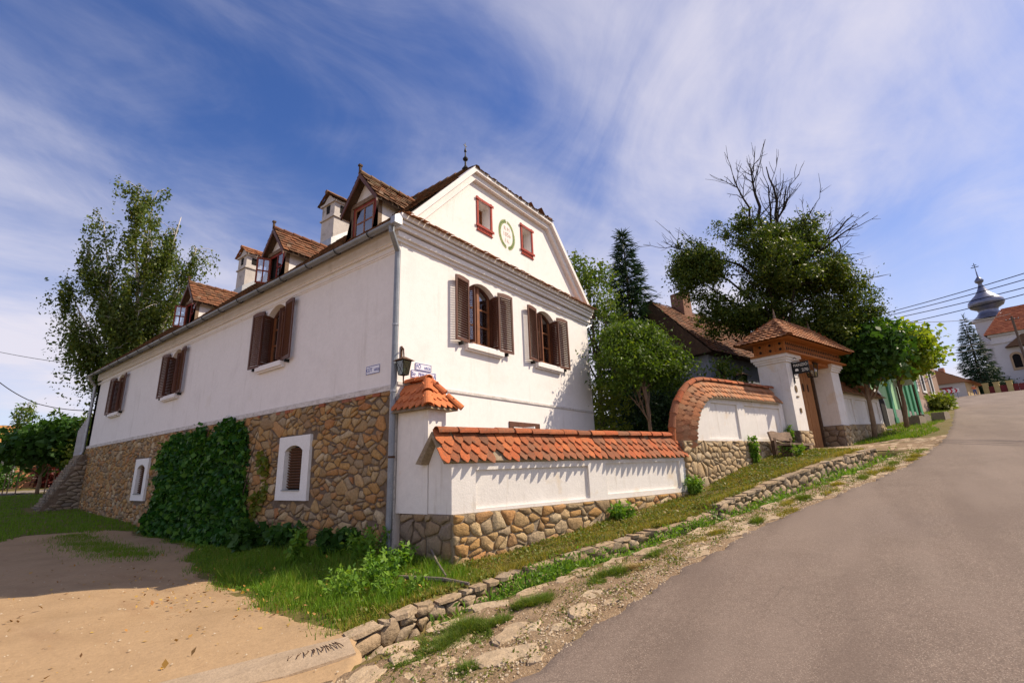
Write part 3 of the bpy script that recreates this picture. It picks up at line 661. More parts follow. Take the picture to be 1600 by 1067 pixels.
downpipe([(-.42, -.18, 6.74), (-.40, -.17, 6.58), (-.10, -.02, 6.28), (-.085, .0, 6.1), (-.085, .0, 3.0), (-.10, .0, .02)], .062, 'downpipe', cuffs=(1.9, 4.6, 3.2))
downpipe([(-.42, HL-.2, 6.74), (-.40, HL-.1, 6.58), (-.14, HL-.05, 6.28), (-.13, HL-.05, 6.1), (-.13, HL-.05, 3.1), (-.2, HL-.05, 2.9)], .065, 'downpipe', zinc, cuffs=(3.9, 5.6))
downpipe([(HW+.42, .0, 6.86), (HW+.42, .05, 6.60), (HW+.12, .1, 6.45), (HW+.1, .1, 6.1), (HW+.1, .1, 1.2)], .055, 'downpipe', zinc)
# --- windows and shutters
def leaf_obj(name, w, h, slat_single, mtx, parent, mat=wood_sh, ns=23):
    """a louvred leaf: local x across, z up, y thickness; mtx places it in house coordinates"""
    mb = MB(); t = .032; st = .06
    mb.box((0, 0, 0), (st, t, h-.02)).box((w-st, 0, 0), (w, t, h-.02)).box((st, 0, 0), (w-st, t, .085))
    mb.prism([(0, h-.09), (w, h-.09), (w, h-.02), (w*.75, h+.012), (w*.4, h+.02), (0, h-.005)], lambda u, v, d: (u, d, v), .001, t-.001)
    me = mb.mesh(name, mat); o = add(name, me, parent); o.matrix_local = mtx
    z0, z1 = .10, h-.10; sl = MB(); hh = (z1-z0)/ns
    c, s_ = math.cos(math.radians(42)), math.sin(math.radians(42))
    def one(m_, zc): m_.obox((w/2, t*.5, zc), ((1, 0, 0), (0, c, s_), (0, -s_, c)), (w/2-st+.004, .024, .0055))
    if slat_single:
        one(sl, 0); sm_ = sl.mesh('slat', mat)
        for k in range(ns): add('slat', sm_, o, (0, 0, z0+hh*(k+.5)))
    else:
        for k in range(ns): one(sl, z0+hh*(k+.5))
        add('slats', sl.mesh('slats', mat), o, kind='stuff')
    return o
def window(fn, uc, axis, lit, singles):
    """fn(u,v,d) wall mapping; d outward"""
    w = WW; fd = -.17
    mb = MB(); outer = arch(w-.004, SILL+.002, SPR, RISE-.002, uc); inner = arch(w-.16, SILL+.08, SPR-.02, RISE-.03, uc)
    mb.prism(outer, fn, fd-.09, fd, [inner]); win = mb.build('window', wood_sh, house)
    mb = MB(); mb.prism(rect(uc-.045, uc+.045, SILL+.08, SPR+RISE-.06), fn, fd-.07, fd+.02)
    for z in (SILL+.60, SILL+1.07):
        for sx in (-1, 1): a, b = sorted((uc+sx*.05, uc+sx*(w/2-.10))); mb.prism(rect(a, b, z, z+.035), fn, fd-.06, fd-.02)
    for sx in (-1, 1):
        a, b = sorted((uc+sx*(w/2-.125), uc+sx*(w/2-.08))); mb.prism(rect(a, b, SILL+.08, SPR+.05), fn, fd-.07, fd-.004)
        a, b = sorted((uc+sx*.05, uc+sx*.09)); mb.prism(rect(a, b, SILL+.08, SPR+RISE-.07), fn, fd-.07, fd-.005)
        a, b = sorted((uc+sx*.09, uc+sx*(w/2-.125))); mb.prism(rect(a, b, SILL+.08, SILL+.15), fn, fd-.07, fd-.006)
    mb.build('casement_frame', wood_fr, win)
    for sx in (-1, 1):
        zs = [SILL+.15, SILL+.60, SILL+1.07]; ze = [SILL+.60, SILL+1.07, SPR+.17]
        for z0, z1 in zip(zs, ze):
            a, b = sorted((uc+sx*.085, uc+sx*(w/2-.12))); m2 = MB(); m2.prism(rect(a, b, z0, z1), fn, fd-.048, fd-.042); m2.build('pane', pane_m, win)
    m2 = MB(); n = 24
    for sx in (-1, 1):
        for k in range(n):
            a = uc+sx*(.03+(w/2-.10-.2*(1 if sx > 0 else .1))*k/n); b = uc+sx*(.03+(w/2-.10-.2*(1 if sx > 0 else .1))*(k+1)/n); da = -.33-.02*math.sin(k*1.9); db = -.33-.02*math.sin((k+1)*1.9)
            m2.face([fn(a, SILL+.05, da), fn(b, SILL+.05, db), fn(b, SPR+.25, db), fn(a, SPR+.25, da)])
    m2.build('curtain', curtain_m, win)
    mb = MB(); mb.prism(rect(uc-w/2-.14, uc+w/2+.14, SILL-.15, SILL-.04), fn, .002, .14); mb.prism(rect(uc-w/2-.14, uc+w/2+.14, SILL-.19, SILL-.15), fn, .002, .09); mb.prism(rect(uc-w/2, uc+w/2, SILL-.04, SILL+.003), fn, -.30, .10); mb.build('window_sill', plaster, win)
    # shutters: an inner leaf standing in the reveal and an outer leaf folded out against the wall, on both sides
    h = SPR+RISE-SILL-.10; z = SILL+.03
    for sx in (-1, 1):
        e = uc+sx*(w/2-.012)
        def frame_m(org, xd, yd):
            X, Y = Vector(fn(*xd))-Vector(fn(0, 0, 0)), Vector(fn(*yd))-Vector(fn(0, 0, 0)); Z = Vector((0, 0, 1)); Oo = Vector(fn(*org))
            return Matrix(((X.x, Y.x, 0, Oo.x), (X.y, Y.y, 0, Oo.y), (X.z, Y.z, 1, Oo.z), (0, 0, 0, 1)))
        t1 = math.radians(9)
        leaf_obj('shutter', .34, h-.16, singles and sx*axis > 0, frame_m((e, z, -.16), (-sx*math.sin(t1), 0, math.cos(t1)), (-sx*math.cos(t1), 0, -math.sin(t1))), house, ns=22)
        t2 = math.radians(7)
        leaf_obj('shutter', .56, h+.05, singles, frame_m((e+sx*.03, z-.05, .05), (sx*math.cos(t2), 0, math.sin(t2)), (-sx*math.sin(t2)*0, 0, 1) if False else (-sx*math.sin(t2), 0, math.cos(t2))), house, ns=24)
        m2 = MB(); m2.prism(rect(uc+sx*(w/2+.32)-.02, uc+sx*(w/2+.32)+.02, SILL-.10, SILL-.02), fn, .0, .13); m2.build('shutter_catch', iron, house)
for k, x in enumerate(WG): window(FG, x, 1, True, True)
for k, y in enumerate(WL): window(FL, y, 1, False, k == 0)
# --- cellar windows with white surrounds
for (yc, b, t), hole in zip(CELL, cell_holes):
    mb = MB(); mb.prism(rect(yc-.70, yc+.70, b, t), FL, .002, .085, [hole]); o = mb.build('cellar_window', white_paint, house)
    mb = MB(); mb.prism(hole, FL, -.05, .0, [[(yc+(p[0]-yc)*.985, b+.24+(p[1]-b-.24)*.985) for p in hole]])
    inner = hole; m2 = MB()
    n = len(hole)
    for i in range(n):
        a_, c_ = hole[i], hole[(i+1) % n]; m2.face([FL(*a_, .085), FL(*c_, .085), FL(yc+(c_[0]-yc)*.985, b+.23+(c_[1]-b-.23)*.985, -.385), FL(yc+(a_[0]-yc)*.985, b+.23+(a_[1]-b-.23)*.985, -.385)])
    m2.build('reveal', white_paint, o)
    m2 = MB(); m2.prism(rect(yc-.40, yc+.40, b+.215, b+.24), FL, -.06, .11); m2.build('window_sill', zinc_d, o)
    m2 = MB(); m2.prism(rect(yc-.39, yc+.39, b+.24, b+1.25), FL, -.085, -.07); m2.build('shutter_board', dark_in, o)
    sl = MB(); sl.obox((0, 0, 0), ((0, 1, 0), (.8, 0, -.6), (.6, 0, .8)), (.385, .032, .008)); sm_ = sl.mesh('slat', M('brown_slat_wood', [(.12,.06,.035),(.2,.10,.06)], 6, .7, .3, 30))
    for k in range(15):
        zc = b+.29+k*.064
        add('slat', sm_, o, Vector((.04, yc, zc)))
# --- attic windows with red frames
for x0, x1, z0, z1 in ((2.66, 3.14, 8.12, 8.80), (4.72, 5.18, 8.16, 8.84)):
    mb = MB(); e = .035
    for a, b_, c, d in ((x0-.09, x0-.02, z0-.12, z1+.14), (x1+.02, x1+.09, z0-.12, z1+.14)): mb.prism(rect(a, b_, c, d), FG, .002, .03)
    for c, d, ex in ((z1+.03, z1+.10, .05), (z0-.11, z0-.04, .05)): mb.prism(rect(x0-.09-ex, x1+.09+ex, c, d), FG, .031, .05)
    k = x0-.06
    while k < x1+.05: mb.prism(rect(k, k+.03, z0-.20, z0-.112), FG, .002, .03); k += .062
    mb.prism(rect(x0-.10, x1+.10, z0-.225, z0-.20), FG, .002, .035)
    aw = mb.build('attic_window', red_trim, house)
    m2 = MB(); m2.prism(rect(x0, x1, z0, z1), FG, -.33, -.28, [rect(x0+.05, x1-.05, z0+.05, z1-.05)]); m2.prism(rect((x0+x1)/2-.02, (x0+x1)/2+.02, z0+.05, z1-.05), FG, -.31, -.27); m2.build('window_frame', wood_fr, aw)
    m2 = MB(); m2.prism(rect(x0+.05, x1-.05, z0+.05, z1-.05), FG, -.312, -.308); m2.build('pane', pane_m, aw)
# basement window behind the low wall
mb = MB(); mb.prism(rect(3.72, 5.14, 1.98, 2.80), FG, .002, .03, [rect(3.85, 5.0, 2.12, 2.67)]); bw = mb.build('basement_window', wood_sh, house)
m2 = MB(); m2.prism(rect(3.85, 5.0, 2.12, 2.67), FG, -.1, -.094); m2.build('pane', pane_m, bw)
m2 = MB(); m2.box((4.28, -.42, 2.15), (4.32, -.03, 2.66)).box((3.9, -.03, 2.15), (4.3, .0, 2.66)); m2.build('open_casement', white_paint, bw)
# painted wreath with the date
ex, ez, rx, rz = 3.93, 8.28, .34, .42
mb = MB(); rg = random.Random(11)
for side in (-1, 1):
    for k in range(26):
        a = math.pi*1.5+side*(.1+2.9*k/26)
        for q in (-1, 1, 0):
            c = Vector((ex+rx*math.cos(a), ez+rz*math.sin(a))); t = Vector((-rx*math.sin(a), rz*math.cos(a))).normalized()*side; nn = Vector((-t.y, t.x)); dr = (t+nn*q*.9).normalized(); L = .10*(1 if side < 0 or k < 15 else .8)
            p0 = c; p1 = c+dr*L*.5+Vector((-dr.y, dr.x))*.021; p2 = c+dr*L; p3 = c+dr*L*.5-Vector((-dr.y, dr.x))*.021
            mb.face([FG(p.x, p.y, .004+.001*q) for p in (p0, p1, p2, p3)], rg.random())
wre = mb.build('painted_wreath', M('wreath_paint', [(.22,.30,.13),(.40,.42,.2)], 5, .9, rnd=[(.10,.22,.12),(.36,.42,.16),(.22,.30,.12),(.45,.46,.24)], fine=.2), house)
faded = M('faded_red_paint', [(.62,.45,.38),(.70,.55,.46)], 9, .9, fine=.2)
def FGM(x, z, d=.004): return Matrix.Translation((x, -d, z)) @ Matrix.Rotation(math.pi/2, 4, 'X')
text('lettering', 'R M', wre, faded, .17, FGM(ex, ez+.19)); text('lettering', '1856', wre, faded, .19, FGM(ex, ez+.0)); text('lettering', 'I K', wre, faded, .17, FGM(ex, ez-.20))
# --- dormers
def dormer(yc, is_open):
    w = .55; z0, ze, za = 7.06, 8.10, 8.80; xe = lambda z: -.38+(z-6.82)/SL
    mb = MB()
    for sy in (-1, 1):
        y = yc+sy*w; mb.face([(.02, y, z0), (.02, y, ze+.02), (xe(ze)+.1, y, ze+.02), (xe(z0), y, z0)]); y2 = y-sy*.05; mb.face([(.02, y2, z0), (.02, y2, ze), (xe(ze), y2, ze), (xe(z0), y2, z0)])
    mb.prism([(yc-w, ze), (yc+w, ze), (yc, za-.04)], FL, -.10, -.03)
    d = mb.build('dormer', plaster, house)
    mb = MB()
    for sy in (-1, 1): mb.box((-.02, yc+sy*(w+.012), z0), (.09, yc+sy*(w-.085), ze))
    mb.box((-.035, yc-w-.04, ze-.05), (.08, yc+w+.04, ze+.06)); mb.build('post_frame', wood_old, d)
    mb = MB(); ww = w-.10
    mb.prism(rect(yc-ww, yc+ww, z0+.02, ze-.06), FL, -.03, .0, [rect(yc-ww+.075, yc+ww-.075, z0+.10, ze-.12)]); mb.build('window_frame', wood_red, d)
    mb = MB(); mb.box((.10, yc-w+.06, z0), (.12, yc+w-.06, ze)); mb.build('dark_room', dark_in, d)
    a, b, c, e = yc-ww+.075, yc+ww-.075, z0+.10, ze-.12
    def casement(y0, y1, mtx=None, pn=2):
        m1 = MB(); m1.prism(rect(y0, y1, c, e), FL, -.025, .012, [rect(y0+.05, y1-.05, c+.05, e-.05)])
        m1.prism(rect((y0+y1)/2-.02, (y0+y1)/2+.02, c+.05, e-.05), FL, -.02, .008); m1.prism(rect(y0+.05, y1-.05, (c+e)/2-.02, (c+e)/2+.02), FL, -.015, .006)
        cf = m1.build('casement', wood_fr if not is_open else M('red_brown_casement', [(.22,.05,.025),(.3,.08,.04)], 5, .6), d, own=(0, y1, c))
        for (p0, p1) in ((y0+.05, (y0+y1)/2-.02), ((y0+y1)/2+.02, y1-.05)):
            m2 = MB(); m2.prism(rect(p0, p1, c+.05, e-.05), FL, -.006, -.002); g_ = m2.build('pane', pane_m, d, own=(0, y1, c))
            if mtx is not None: g_.rotation_euler = mtx
        if mtx is not None: cf.rotation_euler = mtx
    if is_open:
        casement(yc, b, (0, 0, math.radians(-112)))
        m3 = MB(); m3.box((.0, a, c), (.03, a+.05, e)).box((0, a+.33, c), (.03, a+.37, e)).box((0, a, c), (.03, a+.37, c+.04)).box((0, a, (c+e)/2), (.03, a+.37, (c+e)/2+.03)); m3.build('window_bars', wood_red, d)
        m3 = MB(); m3.prism(rect(a+.05, a+.33, c+.04, e), FL, -.02, -.016); m3.build('pane', pane_m, d)
    else:
        casement(a, b)
        m3 = MB(); m3.prism(rect(a, b, c, e), FL, -.09, -.085); m3.build('curtain', curtain_m, d)
    # roof
    xr = xe(za)+.05; ov = .17; sl = (za-ze)/w; zo = ze-ov*sl
    mb = MB(); t = .05
    for sy in (-1, 1):
        ye = yc+sy*(w+ov); q = [(-.18, yc, za), (-.18, ye, zo), (xe(zo)+.1, ye, zo), (xr, yc, za)]
        mb.face(q); mb.face([(p[0], p[1], p[2]-t) for p in q])
        mb.face([q[1], q[2], (q[2][0], q[2][1], q[2][2]-t), (q[1][0], q[1][1], q[1][2]-t)])
    dr = mb.build('dormer_roof', wood_dark, d)
    mb = MB()
    for sy in (-1, 1):
        ye = yc+sy*(w+ov+.02); V = Vector((0, -sy*(w+ov), za-zo)); VL_ = V.length
        tile_field(mb, (-.20, ye, zo), (1, 0, 0), V, VL_, lambda v: 0, lambda v: (xe(zo)+.1+.20)+(xr-xe(zo)-.1)*v/VL_, .17, .15, random.Random(int(yc*10)+sy), lift=.035)
    k = -.20
    rr = random.Random(2)
    while k < xr: mb.cur = rr.random(); mb.tube([(k, yc, za+.03), (k+.34, yc, za+.02)], [.075, .06], 7); k += .3
    mb.build('dormer_tiles', tile_old if not is_open else tile_mid, d, kind='stuff')
    mb = MB()
    for sy in (-1, 1):
        ye = yc+sy*(w+ov); mb.face([(-.205, yc, za+.02), (-.205, ye, zo+.02), (-.205, ye, zo-.12), (-.205, yc, za-.13)]); mb.face([(-.17, yc, za+.02), (-.17, ye, zo+.02), (-.17, ye, zo-.12), (-.17, yc, za-.13)]); mb.face([(-.205, yc, za-.13), (-.205, ye, zo-.12), (-.17, ye, zo-.12), (-.17, yc, za-.13)]); mb.face([(-.205, ye, zo+.02), (-.205, ye, zo-.12), (-.17, ye, zo-.12), (-.17, ye, zo+.02)])
    mb.build('bargeboard', wood_sh, d)
    mb = MB(); mb.box((-.22, yc-.025, za+.02), (-.17, yc+.025, za+.20)).box((-.24, yc-.04, za+.20), (-.15, yc+.04, za+.25)); mb.build('dormer_finial', wood_dark, d)
for yc, op in DORM: dormer(yc, op)
# --- chimneys
for yc, cap in ((6.55, tile_old), (13.15, tile_brown)):
    x0, x1, y0, y1 = 2.05, 2.70, yc-.39, yc+.39
    mb = MB(); mb.box((x0, y0, 9.0), (x1, y1, 10.98)).box((x0-.05, y0-.05, 10.40), (x1+.05, y1+.05, 10.46)).box((x0-.06, y0-.06, 10.98), (x1+.06, y1+.06, 11.06))
    mb.prism([(y0, 11.06), (y1, 11.06), (yc, 11.38)], FL, -x1, -x0); ch = mb.build('chimney', M('sooty_plaster', [(.50,.46,.43),(.62,.57,.53)], 2.5, .9, .4, 30, fine=.1, stain=((.12,.10,.09), 3, .56, .6)), house)
    mb = MB(); mb.prism([(yc-.09, 10.62), (yc+.09, 10.62), (yc+.12, 10.94), (yc-.12, 10.94)], FL, -x0+.001, -x0+.012); mb.build('flue_opening', dark_in, ch); mb = MB(); mb.build('flue_opening', dark_in, ch); mb = MB(); mb.box((x0+.22, y0-.012, 10.62), (x0+.46, y0-.001, 10.92)); mb.build('flue_opening', dark_in, ch)
    mb = MB()
    for sy in (-1, 1):
        V = Vector((0, -sy*.52, .40)); tile_field(mb, (x0-.12, yc+sy*.55, 11.04), (1, 0, 0), V, V.length, lambda v: 0, lambda v: .94, .19, .2, random.Random(4), lift=.04)
    mb.tube([(x0-.14, yc, 11.46), (x1+.14, yc, 11.46)], .08, 7); mb.build('chimney_tiles', cap, ch, kind='stuff')
    mb = MB(); mb.prism([(x0-.06, 9.25), (x1, 9.25), (x1, 10.1), (x0-.06, 9.55)], lambda u, v, d: (u, d, v), y0-.015, y1+.015); mb.build('flashing', zinc, ch)

# --- things fixed to the house
def plate(name, label, fn, u0, u1, v0, v1, txt, rotm, size, sx, flip=1):
    uc, vc = (u0+u1)/2, (v0+v1)/2; e = emp(name, label, 'street sign', 'x', fn(uc, v0, .01))
    m = MB(); m.prism(rect(u0, u1, v0, v1), fn, .006, .016); m.build('plate', sign_white, e)
    m = MB(); m.prism(rect(u0, u1, v0, v1), fn, .0165, .019, [rect(u0+.012, u1-.012, v0+.012, v1-.012)]); m.build('border', sign_blue, e)
    text('lettering', txt, e, sign_blue, size, Matrix.Translation(fn(uc, vc-.004, .0175)) @ rotm, sx=sx, bold=.001)
RG = Matrix.Rotation(math.pi/2, 4, 'X'); RLm = Matrix.Rotation(-math.pi/2, 4, 'Z') @ Matrix.Rotation(math.pi/2, 4, 'X')
plate('street_sign', 'small white sign reading FŐ utca, top of the stack on the sunlit gable', FG, .47, .93, 3.72, 3.87, 'FŐ   utca', RG, .115, .95)
plate('street_sign', 'white street sign reading Str. PRINCIPALĂ on the sunlit gable', FG, .36, 1.07, 3.54, 3.70, 'Str.  PRINCIPALĂ', RG, .115, .80)
plate('street_sign', 'white sign half hidden behind the tile cap of the corner pillar', FG, .42, 1.02, 3.36, 3.51, 'HAUPTSTRASSE', RG, .105, .72)
plate('street_sign', 'white street sign reading KÚT utca on the shaded side wall', FL, .57, 1.03, 3.68, 3.86, 'KÚT  utca', RLm, .12, .95)
# corner lantern
L0 = Vector((-.04, -.24, 3.62)); e = emp('wall_lantern', 'green glass lantern on a rusty bracket at the house corner', 'lantern', 'x', (L0.x, L0.y, 3.4))
mb = MB(); mb.tube([(.08, -.02, 4.06), (.04, -.10, 4.10), (-.04, -.22, 4.05), (-.04, -.24, 3.86)], .014, 6); mb.box((.06, -.03, 3.76), (.10, -.005, 4.16)); mb.tube([L0+Vector((0, 0, -.12)), L0+Vector((0, 0, -.26)), L0+Vector((.01, 0, -.30))], [.016, .013, .022], 6); mb.build('bracket', rust, e)
mb = MB(); ct, cb = .105, .07
def ring(h, z): return [(L0.x-h, L0.y-h, L0.z+z), (L0.x+h, L0.y-h, L0.z+z), (L0.x+h, L0.y+h, L0.z+z), (L0.x-h, L0.y+h, L0.z+z)]
a, b = ring(ct, .16), ring(cb, -.12)
for k in range(4):
    mb.bar(a[k], b[k], .014, .014); mb.bar(a[k], a[(k+1) % 4], .014, .014); mb.bar(b[k], b[(k+1) % 4], .014, .014)
    q = (Vector(a[k])+Vector(a[(k+1) % 4]))/2; mb.bar(a[k], b[(k+1) % 4], .006, .006); mb.bar(a[(k+1) % 4], b[k], .006, .006)
mb.build('lantern_frame', iron, e)
mb = MB()
for k in range(4): mb.face([a[k], a[(k+1) % 4], b[(k+1) % 4], b[k]])
mb.build('lantern_glass', lamp_glass, e)
mb = MB(); t_ = ring(.16, .17); t2 = ring(.03, .25); mb.face(t_)
for k in range(4): mb.face([t_[k], t_[(k+1) % 4], t2[(k+1) % 4], t2[k]])
mb.face(t2); mb.build('lantern_cap', rust, e)
mb = MB(); mb.lathe([(0, 0), (.03, .02), (.035, .08), (0, .13)], (L0.x, L0.y, L0.z-.08), 8); mb.build('bulb', white_paint, e)

# ------------------------------------------------------------------ street walls (frame: s, -o, z)
def tile_mesh(name, w, L, tip, th, mat, curve=0.):
    mb = MB(); top = [(-w/2, tip, 0), (-w*.12, tip*.1, curve), (0, 0, curve*1.2), (w*.12, tip*.1, curve), (w/2, tip, 0), (w/2, L, 0), (-w/2, L, 0)]
    mb.face(top); mb.face([(x, y, z-th) for x, y, z in reversed(top)]); n = len(top)
    for k in range(n): a, b = top[k], top[(k+1) % n]; mb.face([a, (a[0], a[1], a[2]-th), (b[0], b[1], b[2]-th), b])
    return mb.mesh(name, mat)
def cap_mesh(name, L, r0, r1, mat):
    mb = MB(); n = 8; i = 0; rows = []
    for y, r in ((0, r0), (L, r1)):
        for q in (0, 1):
            rr = r-q*.016; rows.append([(rr*math.cos(math.pi*k/n), y, rr*math.sin(math.pi*k/n)*.95) for k in range(n+1)])
    for k in range(n):
        o0, i0, o1, i1 = rows; mb.face([o0[k], o0[k+1], o1[k+1], o1[k]]); mb.face([i0[k], i0[k+1], i1[k+1], i1[k]]); mb.face([o0[k], o0[k+1], i0[k+1], i0[k]]); mb.face([o1[k], o1[k+1], i1[k+1], i1[k]])
    return mb.mesh(name, mat)
tile_w = tile_mesh('tile', .187, .36, .115, .016, tile_m, .004)
cap_w = cap_mesh('ridge_tile', .46, .125, .105, tile_m)
class Path:
    def __init__(s, pts):
        s.p = np.array(pts, float); d = np.hypot(*np.diff(s.p, axis=0).T); s.a = np.concatenate([[0], np.cumsum(d)]); s.L = s.a[-1]
    def at(s, t):
        x = np.interp(t, s.a, s.p[:, 0]); z = np.interp(t, s.a, s.p[:, 1]); e = .06; t0, t1 = max(0, t-e), min(s.L, t+e)
        dx = np.interp(t1, s.a, s.p[:, 0])-np.interp(t0, s.a, s.p[:, 0]); dz = np.interp(t1, s.a, s.p[:, 1])-np.interp(t0, s.a, s.p[:, 1]); l = math.hypot(dx, dz)
        return (x, z), (dx/l, dz/l)
def coping(parent, path, yr, slope, tips, rg, sp=.19, tiles=True, tmesh=None, cmesh=None, cstep=.44, miss=.0, rough=1., clen=None):
    """pointed tiles hung in rows below a ridge line in the plane of the wall; yr = ridge y, slope = (down, out)"""
    b = base_of(parent); l = math.hypot(*slope); cd, co = slope[0]/l, slope[1]/l
    tmesh = tmesh or tile_w; cmesh = cmesh or cap_w
    for side in (1, -1):
        if side == -1 and not tiles: continue
        if side == -1: continue
        for r, tipd in enumerate(tips):
            t = sp*(.5 if r % 2 else .0)+.02
            while t < path.L:
                (x, z), (tx, tz) = path.at(t); X = Vector((tx, 0, tz)); m = Vector((tz, 0, -tx)); D = m*cd+Vector((0, -1, 0))*co*side
                a = rg.uniform(-.05, .05)*rough; lift = rg.uniform(.05, .10); Y = -D; Z = X.cross(Y).normalized()
                if Z.y > 0 and abs(Z.y) > .2: Z = -Z
                X2 = (X*math.cos(a)+Y*math.sin(a)).normalized(); Y2 = (Y*math.cos(a)-X*math.sin(a)); Y3 = (Y2-Z*lift).normalized(); Z3 = X2.cross(Y3)
                if Z3.dot(Z) < 0: X2 = -X2; Z3 = -Z3
                P = Vector((x, yr, z))+D*(tipd+rg.uniform(-.015, .015)*rough)+Z*(.026+.008*r)
                if rg.random() > miss:
                    o = add('tile', tmesh, parent); o.matrix_local = Matrix(((X2.x, Y3.x, Z3.x, P.x-b.x), (X2.y, Y3.y, Z3.y, P.y-b.y), (X2.z, Y3.z, Z3.z, P.z-b.z), (0, 0, 0, 1)))
                t += sp
    t = 0
    while t < path.L-.12:
        (x, z), (tx, tz) = path.at(min(path.L, t+.0)); (x2, z2), _ = path.at(min(path.L, t+cstep)); Y = Vector((x2-x, 0, z2-z+.012)).normalized(); X = Vector((0, -1, 0)); Z = X.cross(Y)
        if Z.z*tx-Z.x*tz < 0: X = -X; Z = -Z
        a = rg.uniform(-.04, .04); Y = (Y+X*a).normalized(); X = Y.cross(Z).normalized()
        o = add('ridge_tile', cmesh, parent); P = Vector((x, yr, z))+Z*rg.uniform(.0, .015)
        o.matrix_local = Matrix(((X.x, Y.x, Z.x, P.x-b.x), (X.y, Y.y, Z.y, P.y-b.y), (X.z, Y.z, Z.z, P.z-b.z), (0, 0, 0, 1)))
        t += cstep
FW = lambda u, v, d: (u, -d, v)     # wall plane at o=0: d outwards to the road
# --- low wall
rg = random.Random(21)
low = emp('garden_wall', 'low white street wall on stone footing under a straight row of orange pointed tiles', 'wall', 'w', (0, 0, 0))
mb = MB(); th = .56
# left end follows the line of the house side (not square to the wall)
k = .292   # shift of the end per metre of depth
def FE(u, v, d): return (u+(k*d if u < .3 else 0), -d, v)
panels = [rect(.50, 3.40, .93, 1.60), rect(3.95, 6.72, .98, 1.64)]
mb.prism(rect(0, 7.36, .87, 1.72), FE, -.0501, .0, panels); mb.prism(rect(0, 7.36, .87, 1.72), FE, -th, -.05)
# wall head up to the ridge (hidden by tiles, shows at the left end)
mb.face([FE(0, 1.72, 0), FE(0, 1.72, -th), FE(0, 2.24, -.29)]); mb.face([FE(7.36, 1.72, 0), FE(7.36, 1.72, -th), FE(7.36, 2.24, -.29)])
mb.face([FE(0, 1.72, 0), FE(7.36, 1.72, 0), FE(7.36, 2.24, -.29), FE(0, 2.24, -.29)]); mb.face([FE(0, 1.72, -th), FE(7.36, 1.72, -th), FE(7.36, 2.24, -.29), FE(0, 2.24, -.29)])
mb.build('plaster_body', plaster_wall, low)
mb = MB()
s_ = 0.
mb.prism([(0, -.3), (7.4, .4), (7.4, .868), (0, .868)], FE, -th-.03, .03); mb.build('footing', mortar_l, low)
cells = rubble(7.4, 1.2, .175, 1.55, .022, rg, ok=lambda x, y, p: y-.3 > float(ZW(x))-.12, jit=.38, drop=.15, extra=.2, vary=.4)
masonry(low, lambda u, v, d: (u, -.03-d, v-.33), cells, .03, rg, stone_m)
foot_sh = M('shaded_footing_stone', [(.22,.15,.09),(.34,.25,.16)], 5, .9, .9, 14, rnd=[(.30,.19,.09),(.24,.18,.13),(.36,.26,.15),(.22,.17,.13),(.27,.21,.16)], rmix=.7, fine=.3)  # greyer stone for the sunless faces; their shade is put into the colour
FEND = lambda u, v, d: (-.2806*u-.9598*(d+.03), .9598*u-.2806*(d+.03), v-.33)   # end faces along the line of the house
cells = rubble(.62, 1.2, .26, 1.3, .03, rg, ok=lambda x, y, p: y-.3 > -.3, jit=.25)
masonry(low, FEND, cells, .03, rg, foot_sh)
W1 = Path([(-.16, 2.27), (2, 2.28), (4, 2.27), (7.15, 2.28)])
coping(low, W1, .29, (.60, .44), (.69, .49, .30), rg, sp=.192, rough=2.2, miss=.025)
mb = MB(); FEb = lambda u, v, d: (u, -d, v)
mb.prism([(.005, 1.72), (.05, 1.76), (-.27, 2.24), (-.30, 2.20)], lambda u, v, d: (d+k*u, -u, v), -.16, 7.2)
mb.prism([(-.575, 1.72), (-.70, 1.74), (-.30, 2.30), (-.28, 2.22)], lambda u, v, d: (d+k*u, -u, v), -.16, 7.2); mb.build('mortar_bed', mortar_l, low)
# --- corner pillar with hipped tile cap
pil = emp('corner_pillar', 'square white pillar with a hipped orange tile cap against the house corner', 'pillar', 'x', (.24, -.56, 0))
mb = MB(); mb.box((.0, -.93, .86), (.47, -.06, 2.80)); mb.build('plaster_body', plaster_wall, pil)
mb = MB(); mb.box((.02, -.90, -.3), (.45, -.17, .858)); mb.build('footing', mortar, pil)
cells = rubble(.70, 1.2, .26, 1.2, .03, rg, ok=lambda x, y, p: y-.3 > -.3, jit=.25)
masonry(pil, lambda u, v, d: (.01-d, -.90+u, v-.33), cells, .03, rg, foot_sh)
cz, ct = 2.74, 3.36; x0, x1, y0, y1 = -.15, .66, -1.08, -.02; xm_ = .26; yh = -.62
mb = MB(); mb.face([(x0, y0, cz), (x1, y0, cz), (xm_, yh, ct)]); mb.face([(x0, y0, cz), (x0, y1, cz), (xm_, y1, ct), (xm_, yh, ct)]); mb.face([(x1, y0, cz), (x1, y1, cz), (xm_, y1, ct), (xm_, yh, ct)]); mb.face([(x0, y0, cz), (x1, y0, cz), (x1, y1, cz), (x0, y1, cz)])
mb.build('cap_bed', mortar_l, pil)
